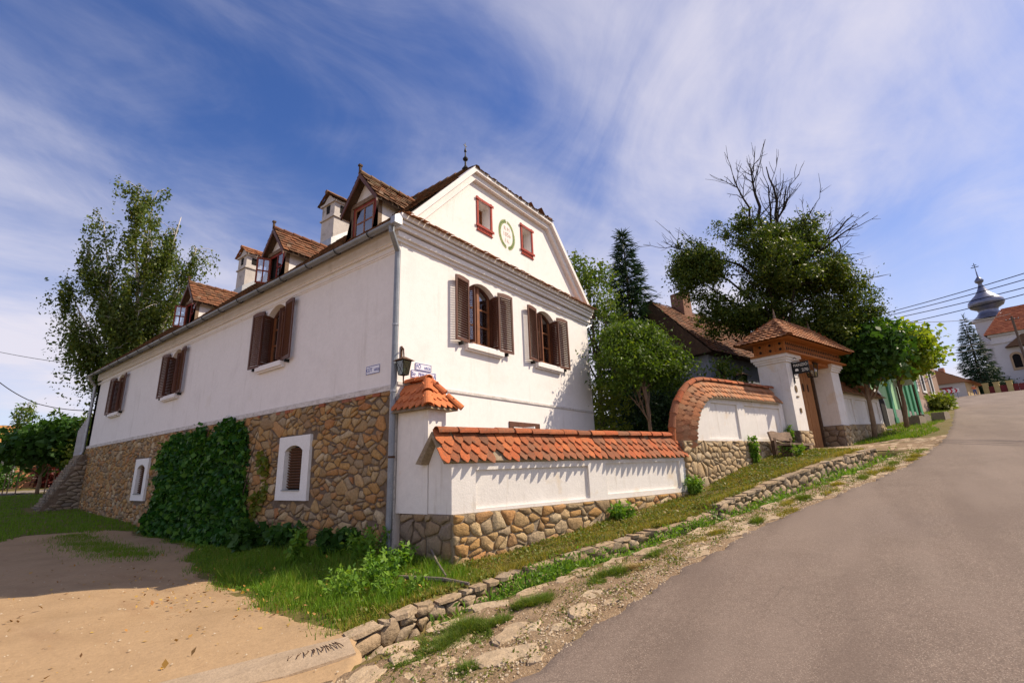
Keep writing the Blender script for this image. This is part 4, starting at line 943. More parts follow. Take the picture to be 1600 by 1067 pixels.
def slope_tiles(parent, org, U, V, vlen, u0f, u1f, tmesh, tw, expo, rg, lift=.06, first=0., name='tile'):
    """tiles as objects on a slope: org at the eave, U along it, V up the slope"""
    b = base_of(parent); org, U, V = Vector(org), Vector(U).normalized(), Vector(V).normalized(); Nn = U.cross(V).normalized()
    if Nn.z < 0: U = -U; Nn = -Nn; f0, f1 = u0f, u1f; u0f, u1f = (lambda v: -f1(v)), (lambda v: -f0(v))
    for j in range(int(vlen/expo)):
        v = first+j*expo; a, c = u0f(v), u1f(v); n = max(1, round((c-a)/tw)); st = (c-a)/n if n > 1 else tw; sh = .5 if j % 2 else 0
        for i in range(n+(1 if sh else 0)):
            u = a+(i+.5-sh)*st
            if u < a+.03 or u > c-.03: continue
            ang = rg.uniform(-.03, .03); X = (U+V*ang).normalized(); Y = (V-U*ang-Nn*lift).normalized(); Z = X.cross(Y); P = org+U*u+V*(v+rg.uniform(-.01, .01))+Nn*(.03+lift*.3)-b
            o = add(name, tmesh, parent); o.matrix_local = Matrix(((X.x, Y.x, Z.x, P.x), (X.y, Y.y, Z.y, P.y), (X.z, Y.z, Z.z, P.z), (0, 0, 0, 1)))
tile_p = tile_mesh('tile', .17, .30, .10, .015, M('bright_clay_tile', [(.50,.15,.05),(.62,.20,.07)], 9, .85, .4, 40, rnd=[(.52,.15,.05),(.60,.19,.07),(.46,.13,.05),(.40,.12,.05)], rmix=.7, fine=.25, stain=((.2,.12,.07), 9, .62, .5)), .004)
V = Vector((xm_-x0, 0, ct-cz)); slope_tiles(pil, (x0-.02, y0, cz), (0, 1, 0), V, .70, lambda v: .0+v*.62, lambda v: 1.05, tile_p, .165, .19, rg, .09)
V = Vector((0, yh-y0, ct-cz)); slope_tiles(pil, (x0, y0-.02, cz), (1, 0, 0), V, .70, lambda v: v*.52, lambda v: (x1-x0)-v*.52, tile_p, .165, .19, rg, .09)
V = Vector((xm_-x1, 0, ct-cz)); slope_tiles(pil, (x1+.02, y0, cz), (0, 1, 0), V, .70, lambda v: .0+v*.62, lambda v: 1.05, tile_p, .165, .19, rg, .09)
cap_p = cap_mesh('ridge_tile', .40, .115, .095, MATS['bright_clay_tile'])
def lay_cap(parent, a, bb, mesh, n, name='ridge_tile'):
    b0 = base_of(parent); a, bb = Vector(a), Vector(bb); Y = (bb-a).normalized(); X = Y.cross(Vector((0, 0, 1))).normalized(); Z = X.cross(Y)
    for i in range(n):
        P = a+(bb-a)*i/n-b0; o = add(name, mesh, parent); o.matrix_local = Matrix(((X.x, Y.x, Z.x, P.x), (X.y, Y.y, Z.y, P.y), (X.z, Y.z, Z.z, P.z), (0, 0, 0, 1)))
lay_cap(pil, (x0-.03, y0-.04, cz+.02), (xm_, yh, ct+.03), cap_p, 2); lay_cap(pil, (x1+.03, y0-.04, cz+.02), (xm_, yh, ct+.03), cap_p, 2); lay_cap(pil, (xm_, yh-.06, ct+.02), (xm_, y1, ct+.02), cap_p, 2)

# --- higher wall with the swooping tiled end
rg = random.Random(22)
up = emp('garden_wall', 'higher white wall whose tiled coping swoops down in a curve at its left end', 'wall', 'w', (10, 0, 1.3))
sx0, sxe = 6.98, 13.12
ridge = [(6.93, 2.10), (6.98, 2.45), (7.10, 2.82), (7.30, 3.15), (7.56, 3.45), (7.88, 3.70), (8.22, 3.87), (8.6, 3.95), (9.2, 3.97), (11, 3.98), (12.9, 3.98)]
W2 = Path(ridge)
inner = []
for p in np.linspace(0, W2.L, 26):
    (x, z), (tx, tz) = W2.at(p); inner.append((x+tz*.52, z-tx*.52))
inner = [q for q in inner if q[1] > 2.17 and q[0] < sxe-.02]
poly = [(inner[0][0], 2.16), (sxe, 2.16)]+[(sxe, 3.46)]+inner[::-1]
pan = [[(8.30, 2.22), (10.06, 2.22), (10.06, 3.26), (8.62, 3.26), (8.42, 2.9)], rect(10.50, 12.84, 2.24, 3.26)]
mb = MB(); mb.prism(poly, FW, -.0501, 0, pan); mb.prism(poly, FW, -.5, -.05)
mb.build('plaster_body', plaster_wall, up)
mb = MB(); core = [(sxe, 2.2), (sxe, 3.98)]+[(x+.02, z-.03) for x, z in ridge[::-1]]+[(6.95, 2.1)]
mb.prism([(7.0, .3)]+[(sxe, .9), (sxe, 2.16), (7.0, 2.16)], FW, -.52, .025); mb.build('footing', mortar_l, up)
# sloping tile bed following the ridge
def bed(path, yr, slope, L, mb, th=.03, n=40):
    l = math.hypot(*slope); cd, co = slope[0]/l, slope[1]/l; prev = None
    for t in np.linspace(0, path.L, n):
        (x, z), (tx, tz) = path.at(t); m = Vector((tz, 0, -tx)); R_ = Vector((x, yr, z)); rows = [R_+(m*cd+Vector((0, -1, 0))*co)*L, R_, R_+(m*cd+Vector((0, 1, 0))*co)*L, R_+(m*cd+Vector((0, 1, 0))*co)*L+m*.04, R_+m*.12, R_+(m*cd+Vector((0, -1, 0))*co)*L+m*.04]
        if prev:
            for q in range(6): mb.face([prev[q], prev[(q+1) % 6], rows[(q+1) % 6], rows[q]])
        prev = rows
mb = MB(); bed(W2, .26, (.58, .42), .66, mb); mb.build('mortar_bed', mortar_l, up)
coping(up, W2, .26, (.58, .42), (.69, .49, .30), rg, sp=.187, cstep=.40, tmesh=tile_mesh('tile', .184, .36, .11, .016, tile_brown, .004), cmesh=cap_mesh('ridge_tile', .43, .12, .10, tile_m))
cells = rubble(6.2, 2.0, .165, 1.45, .022, rg, ok=lambda x, y, p: y+.2 > float(ZW(x+6.95))-.15, jit=.4, drop=.2, extra=.25, vary=.45)
masonry(up, lambda u, v, d: (u+6.95, -.03-d, v+.17), cells, .03, rg, M('pale_rubble_stone', [(.36,.26,.15),(.48,.36,.22)], 5, .9, .9, 14, rnd=[(.36,.25,.13),(.46,.33,.19),(.30,.22,.13),(.50,.40,.27),(.38,.24,.11)], rmix=.7, fine=.3, fscale=22, stain=((.16,.13,.09), 6, .6, .5)))

# --- gateway
rg = random.Random(23)
gate = emp('gateway', 'roofed village gateway with two white pillars, carved dovecote box and plank door', 'gate', 'w', (15.5, -.3, 1.85))
pale_r = MATS['pale_rubble_stone']
for s0, s1, zs in ((13.2, 14.05, 2.50), (17.08, 17.86, 2.78)):
    mb = MB(); y0, y1 = -.34, .65
    mb.box((s0, y0, 1.6), (s1, y1, 5.02))
    for e, z0, z1 in ((.05, 4.90, 4.98), (.09, 4.98, 5.06), (.14, 5.06, 5.18)): mb.box((s0-e, y0-e, z0), (s1+e, y1+e, z1))
    mb.build('pillar', plaster_wall, gate)
    mb = MB(); mb.box((s0-.05, y0-.05, 1.4), (s1+.05, y1+.05, zs)); mb.build('pillar_footing', mortar, gate)
    cells = rubble(s1-s0+.1, zs-1.5, .22, 1.3, .028, rg); masonry(gate, lambda u, v, d: (s0-.05+u, y0-.05-d, 1.5+v), cells, .03, rg, pale_r)
    cells = rubble(y1-y0+.1, zs-1.5, .22, 1.5, .028, rg); masonry(gate, lambda u, v, d: (s0-.05-d, y0-.05+u, 1.5+v), cells, .03, rg, foot_sh)
# dovecote box
bx0, bx1, by0, by1, bz0, bz1 = 13.12, 17.95, -.46, .66, 5.24, 5.66
mb = MB(); mb.box((bx0-.12, by0-.16, 5.18), (bx1+.12, by1+.1, 5.24)); mb.build('soffit_board', wood_warm, gate)
mb = MB(); mb.box((bx0, by0, bz0), (bx1, by1, bz1)); box_ = mb.build('dovecote_box', wood_warm, gate)
mb = MB()
for r in (0, 1):
    for q in range(3):
        yc, zc = by0+.17+q*.35, bz0+.11+r*.2; m1 = MB(); m1.tube([(bx0-.012, yc, zc), (bx0-.002, yc, zc)], .048, 12); m1.build('nest_hole', dark_in, box_)
n = 30
for r in (0, 1):
    for q in range(n):
        xc, zc = bx0+.1+q*(bx1-bx0-.2)/(n-1), bz0+.05+r*.19; mb.prism([(xc-.04, zc), (xc+.04, zc), (xc+.04, zc+.08), (xc, zc+.12), (xc-.04, zc+.08)], FW, -by0+.001, -by0+.006)
mb.build('carved_openings', dark_in, box_, kind='stuff')
mb = MB()
for q in range(4): yc = by0+.0+q*(by1-by0)/3.3; mb.box((bx0-.03, yc, bz0), (bx0-.001, yc+.05, bz1))
mb.box((bx0-.03, by0-.03, bz0+.19), (bx1+.02, by0-.001, bz0+.225)); mb.build('carved_trim', wood_warm, box_)
mb = MB(); mb.box((14.05, -.34, 5.04), (17.08, .5, 5.178)); mb.build('ceiling_boards', wood_warm, gate)
# roof
ex0, ex1, ey0, ey1, ez = 12.62, 18.15, -.84, 1.05, 5.64; rx0, rx1, rz_, ryc = 14.05, 17.0, 6.66, .10
mb = MB(); A, B, C_, D_ = (ex0, ey0, ez), (ex1, ey0, ez), (ex1, ey1, ez), (ex0, ey1, ez); R0, R1 = (rx0, ryc, rz_), (rx1, ryc, rz_)
mb.face([A, B, R1, R0]); mb.face([C_, D_, R0, R1]); mb.face([A, D_, R0]); mb.face([B, C_, R1]); mb.face([A, B, C_, D_]); groof = mb.build('gate_roof', wood_warm, gate)
OFF[groof.name] = base_of(gate)
tile_g = tile_mesh('tile', .215, .36, .03, .018, tile_brown, .035)
cap_g = cap_mesh('ridge_tile', .40, .11, .09, tile_brown)
V = Vector((0, ryc-ey0, rz_-ez)); l = V.length; slope_tiles(groof, (ex0, ey0-.05, ez-.02), (1, 0, 0), V, l, lambda v: (rx0-ex0)*v/l, lambda v: (ex1-ex0)-(ex1-rx1)*v/l, tile_g, .21, .22, rg, .06)
V = Vector((rx0-ex0, 0, rz_-ez)); l2 = V.length; slope_tiles(groof, (ex0-.05, ey0, ez-.02), (0, 1, 0), V, l2, lambda v: (ryc-ey0)*v/l2, lambda v: (ey1-ey0)-(ey1-ryc)*v/l2, tile_g, .21, .22, rg, .06)
mb = MB(); V = Vector((0, ryc-ey1, rz_-ez)); l = V.length; tile_field(mb, (ex0, ey1+.05, ez), (1, 0, 0), V, l, lambda v: (rx0-ex0)*v/l, lambda v: (ex1-ex0)-(ex1-rx1)*v/l, .21, .22, rg, .04)
V = Vector((rx1-ex1, 0, rz_-ez)); tile_field(mb, (ex1+.05, ey0, ez), (0, 1, 0), V, V.length, lambda v: (ryc-ey0)*v/1.7, lambda v: (ey1-ey0)-(ey1-ryc)*v/1.7, .21, .22, rg, .04); mb.build('rear_tiles', tile_brown, groof, kind='stuff')
lay_cap(groof, (ex0-.04, ey0-.04, ez+.02), R0, cap_g, 5); lay_cap(groof, (ex1+.04, ey0-.04, ez+.02), R1, cap_g, 5); lay_cap(groof, (ex0, ey1, ez+.02), R0, cap_g, 5); lay_cap(groof, R0, R1, cap_g, 8)
for r_ in (R0, R1):
    mb = MB(); mb.lathe([(.05, 0), (.06, .1), (.03, .16), (.045, .22), (.02, .3), (.0, .45)], (r_[0], r_[1], r_[2]+.05), 8); mb.build('roof_spike', wood_old, gate)
# door planks
n = 12; w_ = (16.80-14.06)/n
for q in range(n):
    mb = MB(); x = 14.06+q*w_; top = 5.03; mb.box((x+.005, .33+rg.uniform(-.006, .006), 1.88), (x+w_-.005, .39, top)); mb.build('door_plank', wood_gate, gate, own=(x, .36, 1.9))
mb = MB()
for x in (15.55, 15.95, 16.35): mb = MB(); mb.prism([(x-.045, 4.12), (x+.045, 4.12), (x+.05, 4.36), (x, 4.44), (x-.05, 4.36)], FW, -.322, -.315); mb.build('door_slot', dark_in, gate)
mb = MB(); mb.box((14.06, .391, 2.3), (16.8, .45, 2.45)).box((14.06, .391, 4.5), (16.8, .45, 4.65)).box((16.9, .30, 1.86), (17.06, .5, 5.03)); mb.build('door_ledgers', wood_dark, gate)
mb = MB(); mb.prism([(13.62+.09*math.cos(a), 3.95+.13*math.sin(a)) for a in np.linspace(0, 6.2, 12)], FW, .342, .36); mb.box((13.55, -.37, 3.66), (13.72, -.342, 3.70)).box((13.62, -.365, 3.12), (13.74, -.342, 3.28)); mb.build('wall_plaque', M('bronze_plaque', [(.14,.09,.04),(.22,.14,.06)], 9, .5, .3, metal=.4), gate)
# hanging sign
gs = emp('hanging_sign', 'black hanging board reading PANZIÓ 270 on a wrought iron bracket beside the gate', 'sign', 'w', (14.0, -.42, 4.3))
mb = MB(); mb.box((13.60, -.375, 4.15), (13.635, -.345, 5.0)); mb.tube([(13.62, -.36, 4.92), (13.62, -.82, 4.92)], .014, 6); mb.tube([(13.62, -.36, 4.35), (13.62, -.48, 4.30), (13.62, -.50, 4.40), (13.62, -.42, 4.42)], .012, 6); mb.tube([(13.62, -.36, 4.98), (13.62, -.5, 5.05), (13.62, -.54, 4.98)], .012, 6); mb.build('bracket', iron, gs)
FS = lambda u, v, d: (13.62-d, -u, v)      # board is square to the wall, faces down the street
mb = MB(); mb.prism(rect(.38, .90, 4.46, 4.88), FS, -.012, .012); mb.build('board', black_paint, gs)
RS_ = Matrix.Rotation(-math.pi/2, 4, 'Z') @ Matrix.Rotation(math.pi/2, 4, 'X')
cream = M('cream_lettering', [(.78,.75,.68),(.82,.79,.72)], 5, .8, fine=.1)
text('lettering', 'PANZIÓ', gs, cream, .135, Matrix.Translation((13.606, -.64, 4.76)) @ RS_, sx=.95); text('lettering', '270', gs, cream, .145, Matrix.Translation((13.606, -.76, 4.57)) @ RS_)
mb = MB(); mb.prism([(.44, 4.56), (.55, 4.56), (.55, 4.60), (.53, 4.64), (.46, 4.64), (.44, 4.60)], FS, .0125, .015); mb.build('bed_symbol', cream, gs)
def lantern(label, frame, base, c, sc, arm):
    e = emp('wall_lantern', label, 'lantern', frame, base); c = Vector(c); mb = MB()
    if arm: mb.tube([c+Vector(arm), c+Vector((0, 0, .30*sc*2.2))], .012, 5)
    mb.tube([c+Vector((0, 0, .28*sc*2.2)), c+Vector((0, 0, .16*sc*2.2))], .012, 5)
    a = [c+Vector((x*.11*sc*2, y*.11*sc*2, .16*sc*2)) for x, y in ((-1,-1),(1,-1),(1,1),(-1,1))]; b = [c+Vector((x*.075*sc*2, y*.075*sc*2, -.14*sc*2)) for x, y in ((-1,-1),(1,-1),(1,1),(-1,1))]
    for q in range(4): mb.bar(a[q], b[q], .02, .02); mb.bar(a[q], a[(q+1) % 4], .02, .02); mb.bar(b[q], b[(q+1) % 4], .02, .02)
    mb.build('lantern_frame', iron, e); mb = MB()
    for q in range(4): mb.face([a[q], a[(q+1) % 4], b[(q+1) % 4], b[q]])
    mb.build('lantern_glass', glass_mat('clear_lamp_glass', (.8,.8,.7), .2), e); mb = MB()
    t = [c+Vector((x*.15*sc*2, y*.15*sc*2, .17*sc*2)) for x, y in ((-1,-1),(1,-1),(1,1),(-1,1))]; ap = c+Vector((0, 0, .28*sc*2))
    for q in range(4): mb.face([t[q], t[(q+1) % 4], ap])
    mb.face(t); mb.build('lantern_cap', rust, e); mb = MB(); mb.lathe([(0, 0), (.04, .03), (.04, .1), (0, .15)], c-Vector((0, 0, .1)), 8); mb.build('bulb', white_paint, e)
lantern('square glass lantern hanging under the gateway roof beside the black board', 'w', (15.6, -.2, 4.6), (15.65, -.2, 4.80), .8, (0, .3, .42))

# --- wall beyond the gate
rg = random.Random(24)
far = emp('garden_wall', 'short white wall with brown tiles right of the gateway behind the ball trees', 'wall', 'w', (20.5, 0, 2.2))
mb = MB(); pan = [rect(18.25, 19.75, 3.0, 4.0), rect(20.1, 21.5, 3.05, 4.0), rect(21.8, 22.9, 3.12, 4.0)]
mb.prism([(17.86, 2.84), (23.2, 3.02), (23.2, 4.22), (17.86, 4.22)], FW, -.0501, 0, pan); mb.prism([(17.86, 2.84), (23.2, 3.02), (23.2, 4.22), (17.86, 4.22)], FW, -.45, -.05); mb.build('plaster_body', plaster_wall, far)
mb = MB(); mb.prism([(17.9, 1.6), (23.2, 2.2), (23.2, 3.018), (17.9, 2.838)], FW, -.48, .03); mb.build('footing', mortar_l, far)
cells = rubble(5.3, 1.4, .24, 1.3, .03, rg, ok=lambda x, y, p: y+1.65 < 2.74+.034*x); masonry(far, lambda u, v, d: (17.9+u, -.03-d, 1.65+v), cells, .03, rg, pale_r)
mb = MB(); mb.prism([(-.22, 4.18), (.66, 4.18), (.24, 4.66)], lambda u, v, d: (d, u, v), 17.9, 23.2); mb.build('tile_bed', mortar_l, far)
mb = MB(); V = Vector((0, .48, .50)); tile_field(mb, (17.88, -.26, 4.17), (1, 0, 0), V, .68, lambda v: 0, lambda v: 5.34, .19, .2, rg, .05, point=.06); V = Vector((0, -.46, .50)); tile_field(mb, (17.88, .7, 4.17), (1, 0, 0), V, .68, lambda v: 0, lambda v: 5.34, .19, .2, rg, .05)
x = 17.9
while x < 23: mb.cur = rg.random(); mb.tube([(x, .24, 4.68), (x+.42, .24, 4.67)], [.12, .10], 8); x += .4
mb.build('coping_tiles', tile_brown, far, kind='stuff')
# --- bench by the gate
bn = emp('bench', 'rustic grey plank bench with a backrest against the stone wall before the gate', 'bench', 'w', (11.5, -.5, 1.62))
def plank(s0, s1, y, z, wd, th, tilt, rg):
    mb = MB(); n = 8; t = math.radians(tilt); Y = Vector((0, math.cos(t), math.sin(t))); Z = Vector((0, -math.sin(t), math.cos(t))); prev = None
    for q in range(n+1):
        x = s0+(s1-s0)*q/n; w1 = wd/2*(1+.12*math.sin(q*1.3)); w0 = wd/2*(1+.10*math.cos(q*1.9)); c = Vector((x, y, z+.015*math.sin(q*.9))); r_ = [c-Y*w0-Z*th/2, c+Y*w1-Z*th/2, c+Y*w1+Z*th/2, c-Y*w0+Z*th/2]
        if prev:
            for k_ in range(4): mb.face([prev[k_], prev[(k_+1) % 4], r_[(k_+1) % 4], r_[k_]])
        else: mb.face(r_)
        prev = r_
    mb.face(prev); return mb
plank(11.25, 13.0, -.66, 2.02, .34, .06, 0, rg).build('seat', wood_old, bn)
plank(11.3, 12.75, -.24, 2.30, .28, .06, 78, rg).build('backrest', wood_old, bn)
for s in (11.5, 12.6):
    mb = MB(); mb.box((s-.12, -.78, 1.35), (s+.12, -.50, 1.99)); mb.build('leg', wood_dark, bn)
    mb = MB(); mb.box((s-.07, -.30, 1.45), (s+.07, -.19, 2.24)); mb.build('leg', wood_dark, bn)
# ------------------------------------------------------------------ ditch walls, kerb stones, slab, sticks
ditch_stone = M('ditch_stone', [(.30,.22,.14),(.42,.32,.21)], 6, .92, 1.6, 12, rnd=[(.34,.25,.16),(.42,.30,.18),(.28,.21,.15),(.46,.36,.25),(.38,.25,.14)], rmix=.7, fine=.35, fscale=18, stain=((.16,.14,.07), 5, .58, .5))
def dwall(label, s0, s1, zoff, hgt, seed, size=.16):
    rg = random.Random(seed); n = max(2, int((s1-s0)/.5)); sm_ = (s0+s1)/2
    e = emp('ditch_wall', label, 'stone wall', 'w', (sm_, -float(DIN(sm_)), float(hbase(*w2(sm_, DIN(sm_))))-.3), 'ditch walls along the road')
    def F_(u, v, d):
        s = s0+u; a = float(DIN(s)); x, y = w2(s, a); z = float(hbase(x, y))+zoff; return (s, -(a+.02+d), z-hgt+v)
    cells = rubble(s1-s0, hgt, size, 1.5, .016, rg, jit=.4, drop=.15, extra=.2, vary=.3); masonry(e, F_, cells, .05, rg, ditch_stone)
    k = 0.; 
    while k < s1-s0-.1:      # flat coping stones
        L = rg.uniform(.16, .5); L = min(L, s1-s0-k); a, b = k+.008, k+L-.008; w0 = rg.uniform(.12, .26); t = .04; ju = rg.uniform(-.03, .03); hh_ = rg.uniform(-.025, .012)
        mb = MB(); q = []
        for (u, dd) in ((a+rg.uniform(0, .03), .04+ju+rg.uniform(-.02, .02)), ((a+b)/2+rg.uniform(-.04, .04), .075+ju+rg.uniform(-.03, .03)), (b-rg.uniform(0, .03), .04+ju+rg.uniform(-.02, .02)), (b-.02, -w0*rg.uniform(.6, 1)), ((a+b)/2, -w0), (a+.02, -w0*rg.uniform(.6, 1))): q.append((u, dd))
        top = [Vector(F_(u, hgt+.012+hh_+rg.uniform(-.016, .016), d)) for u, d in q]; bot = [Vector(F_(u, hgt-t, d)) for u, d in q]
        mb.face(top); mb.face(bot)
        for i in range(6): mb.face([top[i], top[(i+1) % 6], bot[(i+1) % 6], bot[i]])
        mb.build('coping_stone', ditch_stone, e, own=F_((a+b)/2, hgt, 0)); k += L
    mb = MB(); prev = None
    for u in np.linspace(0, s1-s0, n*2):
        row = [F_(u, -.15, .0), F_(u, hgt-.03, .0), F_(u, hgt-.03, -.22), F_(u, -.15, -.22)]
        if prev:
            for q in range(4): mb.face([prev[q], prev[(q+1) % 4], row[(q+1) % 4], row[q]])
        else: mb.face(row)
        prev = row
    mb.face(prev); mb.build('core', mortar, e)
dwall('near end of the dry stone ditch wall, in the sun at the grass corner', -2.35, .6, .0, .40, 31)
dwall('middle stretch of low ditch wall, half overgrown with weeds', .65, 5.0, .0, .34, 32)
dwall('taller ditch wall with flat coping stones below the bench', 5.15, 13.1, .13, .46, 33, .17)
def dwall2():
    rg = random.Random(34); e = emp('ditch_wall', 'short stone retaining wall in the grass beyond the gate', 'stone wall', 'w', (20, -1.6, 1.9), 'ditch walls along the road')
    def F_(u, v, d): s = 17.9+u; return (s, -(1.75-.06*u+d), 2.02+.13*u-.42+v)
    masonry(e, F_, rubble(4.2, .5, .17, 1.4, .024, rg), .05, rg, ditch_stone); mb = MB()
    mb.prism(rect(0, 4.2, 0, .48), F_, -.3, .0); mb.build('core', mortar_l, e)
dwall2()
# flat stones along the outer rim of the ditch and in the verge
verge_stone = M('verge_limestone', [(.40,.29,.18),(.54,.42,.28)], 3, .92, 1.6, 9, rnd=[(.44,.31,.19),(.52,.39,.25),(.38,.28,.18),(.50,.40,.28),(.46,.34,.22)], rmix=.55, fine=.3, fscale=14, stain=[((.28,.19,.11), 4, .55, .6), ((.62,.52,.38), 9, .62, .5)])
verge_stone = M('verge_limestone', [(.40,.29,.18),(.54,.42,.28)], 3, .92, 1.6, 9, rnd=[(.44,.31,.19),(.52,.39,.25),(.38,.28,.18),(.50,.40,.28),(.46,.34,.22)], rmix=.55, fine=.3, fscale=14, stain=[((.28,.19,.11), 4, .55, .6), ((.62,.52,.38), 9, .62, .5)])
def flat_stone(parent, s, o, rs, ro, h, rg, mat, name='stone'):
    n = 11; a0 = rg.random()*6; mb = MB(); rot = rg.uniform(-.5, .5); x, y = w2(s, o); z = float(hbase(x, y)); P = []
    for i in range(n): a = a0+2*math.pi*i/n; r = rg.uniform(.62, 1.12)/max(abs(math.cos(a)), abs(math.sin(a)))**.55; px_, py_ = math.cos(a)*rs*r, math.sin(a)*ro*r; P.append((px_*math.cos(rot)-py_*math.sin(rot), px_*math.sin(rot)+py_*math.cos(rot)))
    def wv(p, kk, zz): X, Y = w2(s+p[0]*kk, o+p[1]*kk); return (X, Y, z+zz+(float(hbase(X, Y))-z))
    i0 = 0; rws = [[wv(p, 1.0, -.05) for p in P], [wv(p, 1.0, h*.5) for p in P], [wv(p, rg.uniform(.82, .93), h*rg.uniform(.75, 1.15)) for p in P]]
    for k_ in range(2):
        for i in range(n): mb.face([rws[k_][i], rws[k_][(i+1) % n], rws[k_+1][(i+1) % n], rws[k_+1][i]])
    mb.face(rws[2]); mb.build(name, mat, parent, own=(x, y, z))
rg = random.Random(41); s = -2.2
while s < 13:
    L = rg.uniform(.3, .7); o = float(DOUT(s+L/2))+.10+rg.uniform(-.03, .05)
    flat_stone(verge, s+L/2, o, L*.48, rg.uniform(.10, .22), rg.uniform(.002, .02), rg, verge_stone); s += L*rg.uniform(.95, 1.25)
for (s, o, rs, ro, h) in ((-1.30, 3.35, .34, .19, .05), (-.95, 2.98, .27, .17, .05), (-.72, 3.02, .16, .12, .04), (-1.85, 2.95, .22, .15, .03), (-1.55, 2.72, .30, .18, .03), (-2.05, 2.6, .15, .13, .03), (-.55, 3.3, .12, .10, .03), (-.15, 3.2, .24, .16, .06), (.3, 2.95, .2, .14, .04), (-1.15, 3.62, .13, .09, .03), (-2.2, 3.1, .2, .16, .02), (-2.45, 2.75, .24, .17, .03), (.25, 3.3, .12, .08, .03)):
    flat_stone(verge, s, o, rs, ro, h*.55, rg, verge_stone)
for i in range(75):
    s = rg.uniform(2.2, 14.5); o = rg.uniform(float(DOUT(s))+.3, float(EDGE(s))-.08); flat_stone(verge, s, o, rg.uniform(.08, .3), rg.uniform(.06, .16), rg.uniform(.004, .022), rg, verge_stone)
# paved ramp up to the gate
ramp = MB(); path_m = verge_m
Sg, Og = np.meshgrid(np.linspace(13.3, 17.4, 24), np.linspace(.0, 3.5, 22), indexing='ij'); X, Y = w2(Sg+.25*np.sin(Og*1.3)*0+(Og-1)*.12, Og)
Z = hbase(X, Y)+.012; n_, m_ = X.shape; idx = np.arange(n_*m_).reshape(n_, m_); F = np.stack([idx[:-1, :-1], idx[1:, :-1], idx[1:, 1:], idx[:-1, 1:]], -1).reshape(-1, 4)[:, ::-1]
gp = tag(add('gate_path', npmesh('gate_path', np.stack([X, Y, Z], -1).reshape(-1, 3), F, path_m, smooth=True)), kind='structure')
for i in range(110):
    s = rg.uniform(13.4, 17.4); o = rg.uniform(.1, 3.4); flat_stone(gp, s+(o-1)*.12, o, rg.uniform(.12, .3), rg.uniform(.07, .13), rg.uniform(.006, .025), rg, verge_stone)
# concrete slab with bent bars
sl = emp('drain_slab', 'pale concrete slab with exposed bent reinforcing bars at the lane corner', 'concrete slab', 'x', (-3.3, -2.6, -.2))
c0 = [(-2.72, -2.62), (-2.90, -3.02), (-3.55, -2.86), (-4.6, -2.50), (-5.3, -2.2), (-5.2, -1.9), (-4.3, -2.12), (-3.3, -2.38)]
mb = MB(); top = [(x, y, float(hbase(x, y))+.045) for x, y in c0]; mb.prism(c0, lambda u, v, d: (u, v, float(hbase(u, v))+d), -.15, .022); mb.build('slab', concrete, sl)
for i in range(15):
    t = i/14; x = -2.90-.44*t; y = -2.66+.16*t; z = float(hbase(x, y))+.026; b = MB(); L = .17-.05*t
    b.tube([(x+.01, y+.04+.02*math.sin(i*2.1), z), (x+.012*math.sin(i*1.7), y-L*.5, z+.006), (x-.015-.05*t, y-L-.03*math.sin(i*3.3), z+.002)], .0042, 5); b.build('bar', rust, sl, own=(x, y, z))
def stick(label, pts, r):
    mb = MB(); mb.tube(pts, r, 7); o = mb.build('fallen_branch', M('old_branch', [(.14,.11,.09),(.24,.19,.16)], 8, .95, .8, 20, fine=.4), None, own=pts[0]); tag(o, label, 'branch')
gz = lambda x, y, d=.0: (x, y, float(hg(x, y))+d)
stick('thick grey branch lying across the grass near the wall corner', [gz(-1.02, -1.42, .06), gz(-.95, -1.75, .07), gz(-.85, -2.2, .06), gz(-.76, -2.62, .05)], [.028, .035, .034, .022])
stick('thin brown stick leaning from the stone footing onto the branch', [(-.10, -1.15, .30), (-.30, -1.5, .17), gz(-.72, -2.12, .08)], [.018, .02, .014])
# dry stone buttress at the far corner
rg = random.Random(51); bt = emp('buttress', 'sloping dry stone buttress at the far left end of the house', 'buttress', 'x', (-.6, 22.9, .5))
BX = lambda z: -1.55+1.35*np.clip((z-.2)/2.75, 0, 1)**.85
def FBt(u, v, d): return (-u, 22.2-d, v)
mb = MB(); prof = [(0, -.2), (1.55, -.2)]+[(-float(BX(z)), z) for z in np.linspace(.2, 2.95, 8)]+[(0, 3.0)]
mb.prism(prof, lambda u, v, d: (-u, 22.2-d, v), -1.5, .0); mb.build('core', mortar, bt)
cells = rubble(1.7, 3.4, .15, 2.3, .02, rg, jit=.25, drop=.12, ok=lambda x, y, p: max(q[0] for q in p) < -float(BX(max(q[1] for q in p)-.4))+.06)
masonry(bt, lambda u, v, d: (-u, 22.2-d, v-.4), cells, .05, rg, stone_grey)
mb = MB(); z = .1
while z < 2.95:
    L = rg.uniform(.08, .13); y = 22.25
    while y < 23.6:
        w_ = rg.uniform(.25, .5); x = float(BX(z+L/2)); mb.cur = rg.random(); mb.box((x-.05-rg.uniform(0, .05), y+.01, z+.01), (x+.15, min(23.7, y+w_-.01), z+L-.01)); y += w_
    z += L
mb.build('slope_stones', stone_grey, bt, kind='stuff')

